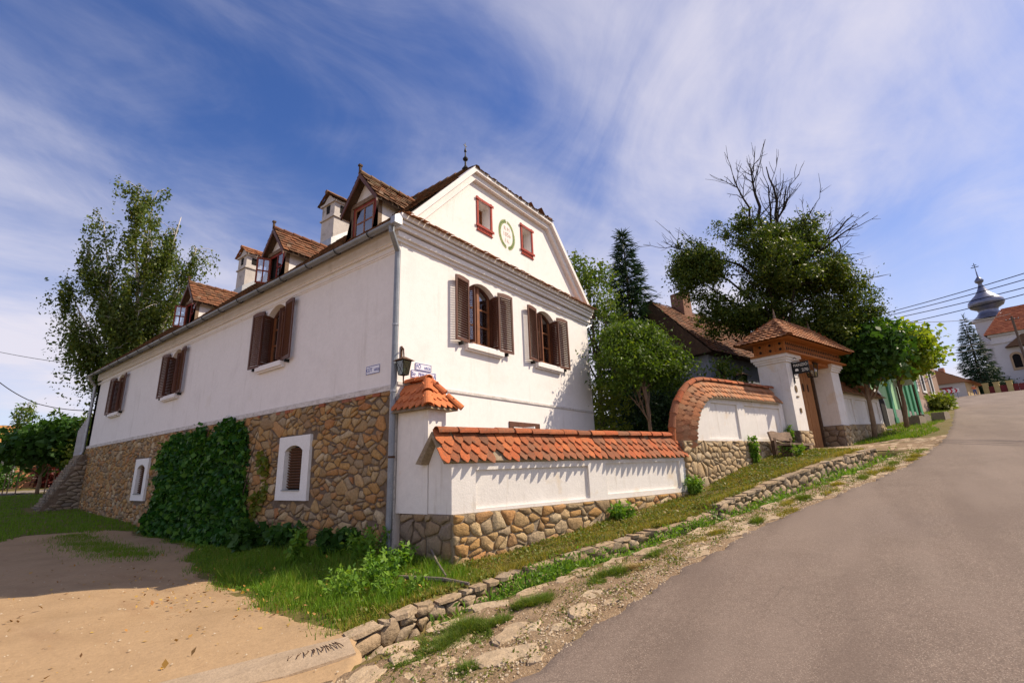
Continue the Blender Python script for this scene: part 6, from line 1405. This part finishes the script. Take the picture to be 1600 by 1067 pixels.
m = 260; cx = nrg.uniform(-2.4, -.2, m); cy = nrg.uniform(-2, 9, m); k = np.repeat(np.arange(m), 26); X = cx[k]+nrg.normal(0, .08, len(k)); Y = cy[k]+nrg.normal(0, .08, len(k)); q = (X > LANE(Y)+.15) & (X < -.05); cover('lawn_weeds', 'small leafy weeds in the lawn beside the house', X[q], Y[q], .04, lf_weed, nrg)
# fallen leaves
n = 330; X = np.concatenate([nrg.uniform(-5.5, -.3, n), nrg.normal(-2.2, .7, 330)]); Y = np.concatenate([nrg.uniform(-2.5, 9, n), nrg.normal(.5, 2.2, 330)]); k = (so(X, Y)[1] < 1.5) & (X < -.2); X, Y = X[k], Y[k]
P = np.stack([X, Y, hg(X, Y)+.012+.05*nrg.random(len(X))*(X > LANE(Y))], 1); V, F = leaf_cards(P, .05, nrg, .7, .0, upn=6); tag(add('fallen_leaves', npmesh('fallen_leaves', V, F, leaf_fall, nrg.random(len(F)))), 'yellow and brown fallen leaves scattered over grass and lane', 'leaves', kind='stuff')
# dry bits and low weeds over the verge
m = 330; cs = nrg.uniform(-2.4, 13.5, m); co = nrg.random(m); k = np.repeat(np.arange(m), 30); s = cs[k]+nrg.normal(0, .12, len(k)); o = DOUT(s)+.05+co[k]*(EDGE(s)-DOUT(s)-.15)+nrg.normal(0, .06, len(k)); q = (o > DOUT(s)+.03) & (o < EDGE(s)-.05); X, Y = w2(s[q], o[q]); P = np.stack([X, Y, hbase(X, Y)+.008+.03*nrg.random(len(X))**2], 1); V, F = leaf_cards(P, .035, nrg, .45, -.1, upn=2.0); tag(add('verge_weeds', npmesh('verge_weeds', V, F, lf_moss, nrg.random(len(F)))), 'creeping weeds and dry bits over the stony verge', 'weeds', kind='stuff')
# gravel on verge and lane
n = 9500; s = nrg.uniform(-4, 14, n); o = np.where(nrg.random(n) < .7, EDGE(s)-.30+.24*nrg.standard_normal(n), nrg.uniform(2.2, 3.6, n)); k = (o > DOUT(s)) & (o < EDGE(s)+.10); X, Y = w2(s[k], o[k]); Xl = nrg.uniform(-6, -2.3, 380); Yl = nrg.uniform(-3, 6, 380); kk = Xl < LANE(Yl)
X = np.concatenate([X, Xl[kk]]); Y = np.concatenate([Y, Yl[kk]]); m = len(X); r = .006+.016*nrg.random(m)**3; Z = hbase(X, Y)+.012
D = np.array([[1,0,0],[-.5,.87,0],[-.5,-.87,0],[0,0,.8]]); V = (np.stack([X, Y, Z], 1)[:, None]+D[None]*r[:, None, None]*nrg.uniform(.7, 1.3, (m, 4, 1))).reshape(-1, 3); F = (np.arange(m)[:, None, None]*4+np.array([[0,1,3],[1,2,3],[2,0,3]])[None]).reshape(-1, 3)
tag(add('gravel', npmesh('gravel', V, F, stone_pale, np.repeat(nrg.random(m), 3))), 'loose gravel along the asphalt edge', 'gravel', kind='stuff')

# ------------------------------------------------------------------ background buildings
def gable_roof(mb, x0, x1, y0, y1, ze, zr, axis='x'):
    if axis == 'x':
        ym = (y0+y1)/2; a, b, c, d = (x0, y0, ze), (x1, y0, ze), (x1, y1, ze), (x0, y1, ze); r0, r1 = (x0, ym, zr), (x1, ym, zr); mb.face([a, b, r1, r0]); mb.face([c, d, r0, r1]); mb.face([a, d, r0]); mb.face([b, c, r1])
    else:
        xm = (x0+x1)/2; a, b, c, d = (x0, y0, ze), (x1, y0, ze), (x1, y1, ze), (x0, y1, ze); r0, r1 = (xm, y0, zr), (xm, y1, zr); mb.face([a, d, r1, r0]); mb.face([b, c, r1, r0]); mb.face([a, b, r0]); mb.face([d, c, r1])
    mb.face([a, b, c, d])
# grey house behind the gate
grey = emp('grey_house', 'grey blue rendered house with a tiled roof half hidden behind the big tree', 'house', 'w', (18.5, 5.4, 2.0))
gm = M('grey_blue_render', [(.24,.26,.30),(.30,.32,.37)], 1.2, .9, .3, 20, fine=.1)
mb = MB(); mb.box((14.6, 3.3, 1.2), (22, 8.2, 6.2)); mb.build('wall', gm, grey)
mb = MB(); gable_roof(mb, 14.2, 22.4, 2.9, 8.6, 6.1, 9.2); rf = mb.build('roof', wood_dark, grey)
mb = MB(); V = Vector((0, 2.85, 3.1)); tile_field(mb, (14.2, 2.85, 6.12), (1, 0, 0), V, V.length, lambda v: 0, lambda v: 8.2, .2, .2, random.Random(61), .035); mb.build('roof_tiles', tile_mid, rf, kind='stuff')
mb = MB(); mb.prism(rect(15.2, 15.75, 5.15, 5.75), FW, -3.305, -3.26, [rect(15.27, 15.68, 5.22, 5.68)]); wi = mb.build('window', wood_sh, grey); mb = MB(); mb.prism(rect(15.27, 15.68, 5.22, 5.68), FW, -3.299, -3.29); mb.build('pane', dark_in, wi)
mb = MB(); mb.box((16.3, 5.2, 8.4), (17.0, 5.9, 10.0)); mb.build('chimney', M('old_chimney_brick', [(.3,.15,.1),(.4,.22,.15)], 6, .9, .4), grey)
lantern('small black lantern on the grey house wall left of the gate', 'w', (17.4, 3.1, 5.0), (16.62, 3.05, 5.0), .85, (0, .25, .45))
# green house
green = emp('green_house', 'mint green street house with darker pilasters behind the ball trees', 'house', 'w', (28, 3, 3.2))
gr1 = M('mint_render', [(.30,.52,.28),(.36,.60,.34)], 1.5, .85, .1, 20, fine=.06); gr2 = M('dark_green_paint', [(.06,.24,.13),(.08,.30,.17)], 2, .6, .1); gy = M('grey_plinth', [(.26,.24,.23),(.34,.31,.29)], 3, .9, .6, 20)
mb = MB(); mb.box((23.5, .6, 2.0), (32.6, 7, 7.3)); mb.build('wall', gr1, green)
mb = MB(); mb.box((23.46, .52, 1.8), (32.63, .6, 3.95)); mb.build('plinth', gy, green)
for s in (27.2, 28.6, 29.5, 30.4, 31.3, 32.3):
    mb = MB(); mb.box((s-.2, .50, 3.4), (s+.2, .599, 6.9)).box((s-.26, .47, 3.2), (s+.26, .60, 3.5)); mb.build('pilaster', gr2 if s != 28.6 else M('white_green', [(.6,.75,.6),(.66,.8,.66)], 2, .8), green)
mb = MB(); mb.prism(arch(1.6, 2.0, 4.0, .7, 24.9), lambda u, v, d: (u, .5-d, v), .0, .06); mb.build('arched_door', dark_in, green)
mb = MB(); mb.prism(arch(1.9, 2.0, 4.05, .85, 24.9), lambda u, v, d: (u, .5-d, v), .0, .03); mb.build('door_surround', white_paint, green)
mb = MB(); gable_roof(mb, 23.3, 32.9, -.3, 7.4, 7.25, 9.4); mb.build('roof', tile_brown, green)
mb = MB(); mb.face([(26.8, -.9, 6.9), (29.4, -.9, 6.9), (29.4, .58, 7.7), (26.8, .58, 7.7)]); mb.face([(26.8, -.9, 6.9), (26.8, .58, 6.9), (26.8, .58, 7.7)]); mb.face([(29.4, -.9, 6.9), (29.4, .58, 6.9), (29.4, .58, 7.7)]); mb.face([(26.8, -.9, 6.88), (29.4, -.9, 6.88), (29.4, .58, 6.88), (26.8, .58, 6.88)]); mb.build('porch_roof', wood_warm, green)
mb = MB(); mb.tube([(23.35, .30, 7.2), (23.35, .30, 2.95), (23.35, .05, 2.72), (23.35, -.2, 2.70)], .07, 8); mb.build('downpipe', zinc_d, green)
sb = emp('sign_board', 'grey white lettered board on posts in front of the green house', 'sign', 'w', (26.3, -.6, 3.0)); mb = MB(); FSB = lambda u, v, d: (25.9-d, -u, v); mb.prism(rect(.05, .85, 4.95, 5.30), FSB, 0, .05); mb.build('board', M('grey_board', [(.50,.52,.52),(.60,.62,.62)], 3, .8), sb)
for u in (.12, .78): mb = MB(); mb.tube([(25.95, -u, 2.9), (25.95, -u, 4.95)], .04, 6); mb.build('post', wood_dark, sb)
# brown house
brown = emp('brown_house', 'tall brown rendered house with white framed windows up the street', 'house', 'w', (42, 4, 5))
br = M('brown_render', [(.30,.20,.15),(.38,.26,.19)], 1.5, .9, .2, 20, fine=.08); mb = MB(); mb.box((36.6, 2.2, 3.6), (46.5, 8, 9.3)); mb.build('wall', br, brown)
for s in (37.9, 39.9, 41.9, 44.2):
    mb = MB(); mb.prism(rect(s-.5, s+.5, 6.0, 8.1), lambda u, v, d: (u, 2.2-d, v), .002, .06, [rect(s-.35, s+.35, 6.15, 7.95)]); wi = mb.build('window', white_paint, brown); mb = MB(); mb.prism(rect(s-.35, s+.35, 6.15, 7.95), lambda u, v, d: (u, 2.2-d, v), .003, .012); mb.build('pane', dark_in, wi)
mb = MB(); gable_roof(mb, 36.3, 46.8, 1.7, 8.5, 9.25, 11.6); mb.build('roof', tile_brown, brown); mb = MB(); mb.box((36.55, 2.1, 3.4), (46.55, 2.199, 5.4)); mb.build('plinth', M('pinkish_plinth', [(.42,.30,.25),(.5,.36,.3)], 2, .9), brown)
for s, o, lab, sd, lf in ((46.5, -3.4, 'round green bush in front of the far street corner', 301, lf_fruit), (50, -6.2, 'dark leafy tree between the brown house and the far roof', 302, lf_maple), (42.5, -2.0, 'yellow green flower bush at the brown house', 303, lf_shrub)):
    x, y = w2(s, o); R_ = {301: (.8, .8, .5), 302: (1.5, 1.5, 2.6), 303: (1.0, .8, .45), 304: (.4, .4, 1.2)}[sd]; shrub(lab, (x, y), R_, 90, 26, .28, lf, sd, spread=.3)
# cellar steps on the bank in front of the green house
for i, (s, o) in enumerate(((25.8, .6), (27.2, .5), (28.6, 1.0))):
    x, y = w2(s, o); z = H(x, y); e = emp('stone_block', ['rough grey block in the grass nearest the ball trees', 'grey block on the grass bank before the green house', 'long low grey block jutting from the grass bank'][i], 'stone', 'w', (s, -o, z)); rg = random.Random(70+i); mb = MB(); mb.prism([(-.5, -.2), (.55, -.2), (.5, .34), (.1, .4), (-.45, .36)], lambda u, v, d: (s+u*1.1, -o+d*.9, z+v), -.3, .3); mb.build('block', stone_grey, e)
# far house with the orange roof
fh = emp('far_house', 'low house with an orange tiled roof at the bend at the top of the road', 'house', 'w', (110, 12, 11))
ow = M('ochre_render', [(.50,.36,.18),(.58,.43,.24)], .6, .9); mb = MB(); mb.box((106.8, 10.2, 9), (116.5, 17.5, 13.4)); mb.build('wall', ow, fh); mb = MB(); mb.box((106.75, 10.3, 9), (106.8, 17.4, 13.3)); mb.build('end_wall', M('grey_white_render', [(.5,.46,.42),(.58,.54,.5)], .8, .9), fh)
mb = MB(); gable_roof(mb, 106.3, 117, 9.4, 18.0, 13.3, 16.0); rf = mb.build('roof', tile_brown, fh); mb = MB(); V = Vector((0, 4.3, 2.7)); tile_field(mb, (106.3, 9.35, 13.33), (1, 0, 0), V, V.length, lambda v: 0, lambda v: 10.7, .5, .5, random.Random(9), .05)
mb.build('roof_tiles', M('orange_far_tile', [(.46,.20,.09),(.54,.25,.12)], 2, .85, rnd=[(.44,.18,.08),(.55,.26,.13),(.50,.22,.10)]), rf, kind='stuff')
mb = MB(); mb.box((110.6, 13.2, 14.6), (111.4, 14.0, 16.7)); mb.build('chimney', M('old_chimney_brick', [(.3,.15,.1)]*2), fh)
mb = MB(); mb.prism(rect(12.0, 14.8, 11.5, 12.7), lambda u, v, d: (106.75-d, u, v), .002, .04); mb.build('window', wood_red, fh)
for i, y in enumerate((8.6, 7.2, 5.6)):
    e = emp('gate_post', ['left yellow post of the far red gate', 'middle yellow post of the far red gate', 'right yellow post of the far red gate'][i], 'post', 'w', (112.0, y, 11)); mb = MB(); mb.box((111.7, y-.35, 10.4), (112.3, y+.35, 13.0)).box((111.65, y-.42, 13.0), (112.35, y+.42, 13.15)); mb.build('post', M('yellow_paint', [(.5,.40,.16),(.56,.46,.2)], 2, .8), e)
fg = emp('far_gate', 'dark red sheet gate between yellow posts at the end of the road', 'gate', 'w', (112, 6, 11))
for y in (5.95, 7.55, 3.6, 4.6):
    mb = MB(); mb.box((111.95, y, 10.6), (112.05, y+.95, 12.5)); mb.build('gate_panel', M('maroon_paint', [(.16,.02,.02),(.2,.03,.03)], 2, .6), fg)
# chevron bend sign and person
cs = emp('bend_sign', 'red and white chevron bend sign at the top of the road', 'sign', 'w', (97, 11.6, 10)); FC = lambda u, v, d: (97-d, -u, v); zc = float(ZR(97)); mb = MB(); mb.prism(rect(-11.9, -9.6, zc+.9, zc+1.5), FC, 0, .05); mb.build('board', white_paint, cs)
for i in range(4):
    u = -11.85+i*.56; mb = MB(); mb.prism([(u, zc+1.5), (u+.22, zc+1.5), (u+.42, zc+1.2), (u+.22, zc+.9), (u, zc+.9), (u+.2, zc+1.2)], FC, .052, .07); mb.build('chevron', M('sign_red', [(.55,.02,.03),(.6,.03,.04)], 2, .5), cs)
for u in (-11.6, -9.9): mb = MB(); mb.tube([(97.0, -u, zc-.2), (97.0, -u, zc+1.5)], .05, 6); mb.build('post', zinc_d, cs)
def person(s, o):
    x, y = w2(s, o); z = float(hbase(x, y))+.02; e = emp('person', 'person in an orange top and blue jeans walking at the top of the road', 'person', 'w', (s, -o, z)); S0 = Vector((s, -o, z))
    def skinned(nm, verts, edges, rad, mat):
        me = bpy.data.meshes.new(nm); me.from_pydata([tuple(Vector(v)) for v in verts], edges, []); ob = add(nm, me, e); md = ob.modifiers.new('Skin', 'SKIN'); sv = me.skin_vertices[0].data
        for i, r in enumerate(rad): sv[i].radius = (r, r*.8)
        sv[0].use_root = True; ss = ob.modifiers.new('Subsurf', 'SUBSURF'); ss.levels = ss.render_levels = 2; bpy.context.view_layer.update(); dg = bpy.context.evaluated_depsgraph_get(); m2 = bpy.data.meshes.new_from_object(ob.evaluated_get(dg)); ob.modifiers.clear(); ob.data = m2; m2.materials.clear(); m2.materials.append(mat); return ob
    V_ = [(0,0,.95),(0,0,1.15),(0,0,1.4),(0,.0,1.48),(0,.0,1.56),(0,-.01,1.66), (0,.19,1.40),(.05,.25,1.12),(-.12,.24,.90), (0,-.19,1.40),(.05,-.30,1.14),(-.15,-.34,.95), (0,.1,.9),(-.1,.11,.5),(.05,.11,.08),(-.12,.11,.04), (0,-.1,.9),(.08,-.11,.5),(.28,-.11,.1),(.14,-.11,.05)]
    E_ = [(0,1),(1,2),(2,3),(3,4),(4,5),(2,6),(6,7),(7,8),(2,9),(9,10),(10,11),(0,12),(12,13),(13,14),(14,15),(0,16),(16,17),(17,18),(18,19)]
    R_ = [.15,.15,.16,.06,.09,.09,.07,.05,.035,.07,.05,.035,.10,.07,.045,.04,.10,.07,.045,.04]
    skinned('body', V_, E_, R_, M('skin', [(.45,.26,.18),(.5,.3,.2)], 4, .6))
    skinned('orange_top', [(0,0,.92),(0,0,1.15),(0,0,1.41),(0,.2,1.40),(.05,.26,1.14),(0,-.2,1.40),(.05,-.3,1.16)], [(0,1),(1,2),(2,3),(3,4),(2,5),(5,6)], [.18,.18,.18,.09,.075,.09,.075], M('orange_cloth', [(.62,.16,.06),(.7,.2,.08)], 6, .9))
    skinned('blue_jeans', [(0,0,.95),(0,.1,.88),(-.1,.11,.5),(.05,.11,.12),(0,-.1,.88),(.08,-.11,.5),(.27,-.11,.14)], [(0,1),(1,2),(2,3),(0,4),(4,5),(5,6)], [.17,.12,.09,.07,.12,.09,.07], M('denim', [(.04,.08,.22),(.06,.11,.28)], 6, .9))
    mb = MB(); mb.lathe([(0, .02), (.09, .02), (.105, .08), (.09, .15), (.0, .19)], (s, -o-.01, z+1.60), 10); mb.build('hair', M('dark_hair', [(.02,.014,.01)]*2, 5, .7), e)
person(98, -8)
# utility pole and wires
def pole(label, s, o, z0, h, r=.14, group=None):
    e = emp('utility_pole', label, 'pole', 'w', (s, -o, z0), group); mb = MB(); mb.tube([(s, -o, z0-.3), (s, -o, z0+h)], [r, r*.75], 8); mb.build('post', M('dark_pole_wood', [(.10,.075,.06),(.15,.11,.085)], 4, .9), e)
    mb = MB(); mb.box((s-.06, -o-.9, z0+h-.7), (s+.06, -o+.9, z0+h-.56)); mb.build('crossarm', wood_dark, e)
    for q in (-.8, -.3, .3, .8): mb = MB(); mb.lathe([(0, 0), (.05, 0), (.06, .1), (.03, .16), (0, .18)], (s, -o+q, z0+h-.56), 6); mb.build('insulator', white_paint, e)
pole('dark wooden utility pole in front of the far orange roof', 88, -10.4, 9.0, 5.6)
pole('lattice like pole standing before the church wall', 120, -3.6, 12.0, 13.5, .22)
def wire(label, a, b, sag, r=.012):
    a, b = Vector(a), Vector(b); pts = [a.lerp(b, t)-Vector((0, 0, sag*4*t*(1-t))) for t in np.linspace(0, 1, 13)]; mb = MB(); mb.tube(pts, r, 5); o = mb.build('overhead_wire', iron, None, own=a); tag(o, label, 'wire', 'overhead wires')
def wp(s, o, z): x, y = w2(s, o); return (x, y, z)
wl = ['topmost overhead wire crossing the sky at the right', 'second overhead wire from the top at the right', 'third overhead wire from the top at the right', 'lowest thick overhead wire at the right']
for lab, a, b in zip(wl, ((24.4, .4, 8.46), (24.5, .4, 8.33), (24.6, .5, 8.17), (24.9, .6, 7.87)), ((20.05, 6.06, 7.83), (20.1, 6.06, 7.62), (20.15, 5.95, 7.34), (20.15, 5.95, 7.11))):
    a, b = Vector(wp(*a)), Vector(wp(*b)); wire(lab, a, a+(b-a)*1.6, .12, .017)
for lab, a, b in (('thin upper wire running up the street towards the church', (25, .7, 8.06), (120, -3.6, 26.0)), ('middle thin wire up the street', (33.7, -.6, 7.85), (120, -4.0, 22.0)), ('lower thin wire up the street', (33.8, -.7, 7.46), (120, -4.4, 21.2)), ('lowest thin wire up the street', (33.8, -.8, 6.99), (88, -10.4, 14.4))): wire(lab, wp(*a), wp(*b), .35, .022)
wire('wire hanging from the left edge towards the small maple', (-2.2, 50.9, 11.6), (1.0, 45, 7.9), .35, .035); wire('wire from the left sagging behind the saplings', (1.0, 45, 7.9), (4.4, 36.0, 6.9), .35, .03); wire('faint high wire in the left sky', (-1.5, 82, 19.2), (7.5, 50, 12.4), .4, .03)
# church
ch = emp('church', 'white baroque church with an onion domed tower and red tiled nave at the right edge', 'church', 'w', (148, 10, 15))
cw = M('church_render', [(.62,.58,.58),(.70,.66,.66)], .5, .9, fine=.06); tx, ty = 149.6, 9.6
mb = MB(); hw = 2.6; mb.box((tx-hw, ty-hw, 11), (tx+hw, ty+hw, 30.8)); mb.box((tx-hw-.25, ty-hw-.25, 25.3), (tx+hw+.25, ty+hw+.25, 25.9)).box((tx-hw-.35, ty-hw-.35, 30.8), (tx+hw+.35, ty+hw+.35, 31.3)); mb.build('tower', cw, ch)
dm = M('dome_sheet_metal', [(.14,.15,.22),(.24,.25,.33)], 1.2, .38, .1, metal=.6, fine=.1); mb = MB(); mb.lathe([(3.9, 0), (3.0, .5), (2.2, 1.2), (1.7, 2.0), (1.9, 2.6), (2.9, 3.2), (3.25, 3.9), (3.1, 4.6), (2.4, 5.4), (1.5, 6.3), (.9, 7.3), (.5, 8.3), (.35, 9.0), (.75, 9.4), (.85, 9.8), (.5, 10.3), (.15, 10.8), (.1, 12.2)], (tx, ty, 31.3), 20); mb.build('onion_dome', dm, ch, smooth=True)
mb = MB(); mb.box((tx-.06, ty-.06, 43), (tx+.06, ty+.06, 45.6)).box((tx-.06, ty-.7, 44.5), (tx+.06, ty+.7, 44.65)).box((tx-.06, ty-.4, 45.0), (tx+.06, ty+.4, 45.12)); mb.build('cross', iron, ch)
mb = MB(); mb.prism(rect(ty-.5, ty+.5, 15.6, 16.6), lambda u, v, d: (tx-hw-d, u, v), .002, .06); mb.build('tower_window', dark_in, ch)
nx0, nx1, ny0, ny1 = 137.5, 147, -14, 9.2
mb = MB(); mb.box((nx0, ny0, 11), (nx1, ny1, 25.6)); mb.box((nx0-.25, ny0, 23.6), (nx1, ny1+.2, 24.1)).box((nx0-.4, ny0, 25.2), (nx1, ny1+.4, 25.7)); mb.build('nave_wall', cw, ch)
mb = MB(); a, b, c, d = (nx0-.8, ny0, 25.6), (nx0-.8, ny1+.8, 25.6), (nx1+.8, ny1+.8, 25.6), (nx1+.8, ny0, 25.6); r0, r1 = ((nx0+nx1)/2, ny0, 31.8), ((nx0+nx1)/2, 6.2, 31.8); mb.face([a, b, r1, r0]); mb.face([c, d, r0, r1]); mb.face([b, c, r1]); nr_ = mb.build('nave_roof', wood_dark, ch)
mb = MB(); V = Vector(((nx1-nx0)/2+.8, 0, 6.2)); tile_field(mb, (nx0-.85, ny0, 25.6), (0, 1, 0), V, V.length, lambda v: 0, lambda v: ny1-ny0+.8-3.4*v/V.length, .55, .55, random.Random(13), .06); mb.build('nave_tiles', M('church_tile', [(.42,.12,.05),(.5,.16,.07)], 2, .85, rnd=[(.40,.11,.05),(.5,.16,.07),(.45,.13,.05),(.34,.11,.06)]), nr_, kind='stuff')
mb = MB(); mb.prism(arch(1.9, 17.6, 20.6, .8, 6.3), lambda u, v, d: (nx0-d, u, v), .002, .12, [arch(1.2, 18.1, 20.4, .55, 6.3)]); wi = mb.build('nave_window', M('ochre_trim', [(.5,.34,.2),(.56,.4,.26)], 2, .9), ch); mb = MB(); mb.prism(arch(1.2, 18.1, 20.4, .55, 6.3), lambda u, v, d: (nx0-d, u, v), .002, .02); mb.build('pane', dark_in, wi)
mb = MB(); mb.box((nx0-1.2, -9, 11), (nx0, 5.0, 22.0)); mb.build('porch_wall', cw, ch); mb = MB(); mb.face([(nx0-1.5, 7.4, 22.4), (nx0-1.5, -9, 22.4), (nx0-.02, -9, 24.6), (nx0-.02, 4.6, 24.9)]); mb.face([(nx0-1.5, 7.4, 22.4), (nx0-.02, 7.4, 22.4), (nx0-.02, 4.6, 24.9)]); mb.face([(nx0-1.5, 7.4, 22.4), (nx0-1.5, -9, 22.4), (nx0-.02, -9, 22.4), (nx0-.02, 7.4, 22.4)]); mb.build('porch_roof', tile_old, ch)
mb = MB(); mb.prism(arch(1.6, 17.6, 19.8, .7, 1.6), lambda u, v, d: (nx0-1.2-d, u, v), .002, .12, [arch(1.05, 18.0, 19.6, .5, 1.6)]); wi = mb.build('porch_window', MATS['ochre_trim'], ch); mb = MB(); mb.prism(arch(1.05, 18.0, 19.6, .5, 1.6), lambda u, v, d: (nx0-1.2-d, u, v), .002, .02); mb.build('pane', dark_in, wi)
x, y = w2(126, -10.8); spruce('tall dark conifer standing in front of the church tower', (x, y, 11.0), 17.5, 4.6, 311, dens=.7, name='conifer_tree')
x, y = w2(134, -10.2); shrub('dark green bush at the foot of the church tower', (x, y), (3.0, 3.0, 2.2), 60, 24, .6, lf_dark, 312, spread=.6)
# left background
lh = emp('left_house', 'low house with an orange mossy tile roof at the left edge', 'house', 'x', (-2, 60, 2)); mb = MB(); mb.box((-12, 57.5, 1), (2.4, 63, 4.9)); mb.build('wall', M('grey_house_render', [(.30,.28,.26),(.38,.35,.33)], 1, .9), lh)
mb = MB(); gable_roof(mb, -13, 3.2, 56.6, 64, 4.7, 7.4); rf = mb.build('roof', wood_dark, lh); mb = MB(); V = Vector((0, 3.7, 2.7)); tile_field(mb, (-13, 56.55, 4.72), (1, 0, 0), V, V.length, lambda v: 0, lambda v: 16.2, .3, .3, random.Random(14), .05); mb.build('roof_tiles', M('mossy_orange_tile', [(.44,.18,.06),(.5,.25,.08)], 1, .85, rnd=[(.46,.18,.06),(.52,.27,.08),(.38,.22,.06),(.5,.2,.08)], stain=((.25,.22,.05), .8, .55, .6)), rf, kind='stuff')
bw = emp('brick_wall', 'short orange brick garden wall behind the small maple', 'wall', 'x', (1, 45, 1.7)); mb = MB(); mb.box((.6, 44.8, 1.2), (2.9, 45.2, 3.6)); mb.build('wall_body', M('orange_brick', [(.42,.18,.09),(.5,.24,.13)], 3, .9, .4), bw)
shrub('dark red leaved bush behind the small maple', (2.3, 41.5), (1.0, 1.0, .95), 90, 30, .22, lf_red, 321, spread=.25); shrub('dark red bush nearer the buttress', (2.9, 36.8), (.9, .9, 1.0), 80, 30, .2, lf_red, 322, spread=.25)
shrub('dark hedge by the path at the left edge', (-1.6, 41.5), (2.2, 1.4, .9), 120, 34, .2, lf_maple, 323, spread=.3); shrub('grassy low bush at the very left edge', (-3.2, 39.5), (1.8, 1.2, .6), 80, 30, .2, lf_fruit, 324, spread=.3)
shrub('tall dark background foliage behind the red bushes', (4.2, 44), (2.6, 2.0, 2.2), 150, 30, .28, lf_dark, 325, spread=.35)
pth = M('grey_path', [(.20,.165,.13),(.27,.225,.18)], 2, .95, .5, 30); X, Y = np.meshgrid(np.linspace(-14, 1.5, 40), np.linspace(0, 1, 6), indexing='ij'); Yp = 33.5+4.2*Y+(X+1)*.25; Z = hg(X, Yp)+.02; idx = np.arange(240).reshape(40, 6); F = np.stack([idx[:-1, :-1], idx[1:, :-1], idx[1:, 1:], idx[:-1, 1:]], -1).reshape(-1, 4); tag(add('path', npmesh('path', np.stack([X, Yp, Z], -1).reshape(-1, 3), F, pth, smooth=True)), kind='structure')
pf = emp('picket_fence', 'grey white plank fence beside the far downpipe of the house', 'fence', 'x', (-.1, 24.2, 3.0)); rg = random.Random(15)
for i in range(7):
    y = 23.8+i*.22; mb = MB(); z1 = 4.9-i*.10; mb.box((.02, y, 2.6), (.05, y+.16, z1)); mb.build('picket', M('weathered_white_wood', [(.42,.40,.40),(.52,.5,.5)], 4, .9, .3), pf, own=(.03, y, 2.6))
mb = MB(); mb.box((.051, 23.75, 3.2), (.09, 25.4, 3.3)).box((.051, 23.75, 4.2), (.09, 25.4, 4.3)); mb.build('rail', wood_old, pf)
tr = emp('terrace_wall', 'stone retaining wall continuing behind the buttress', 'wall', 'x', (.4, 24.8, 1)); mb = MB(); mb.box((.0, 23.72, -.2), (.5, 25.6, 2.6)); mb.build('core', stone_grey, tr)
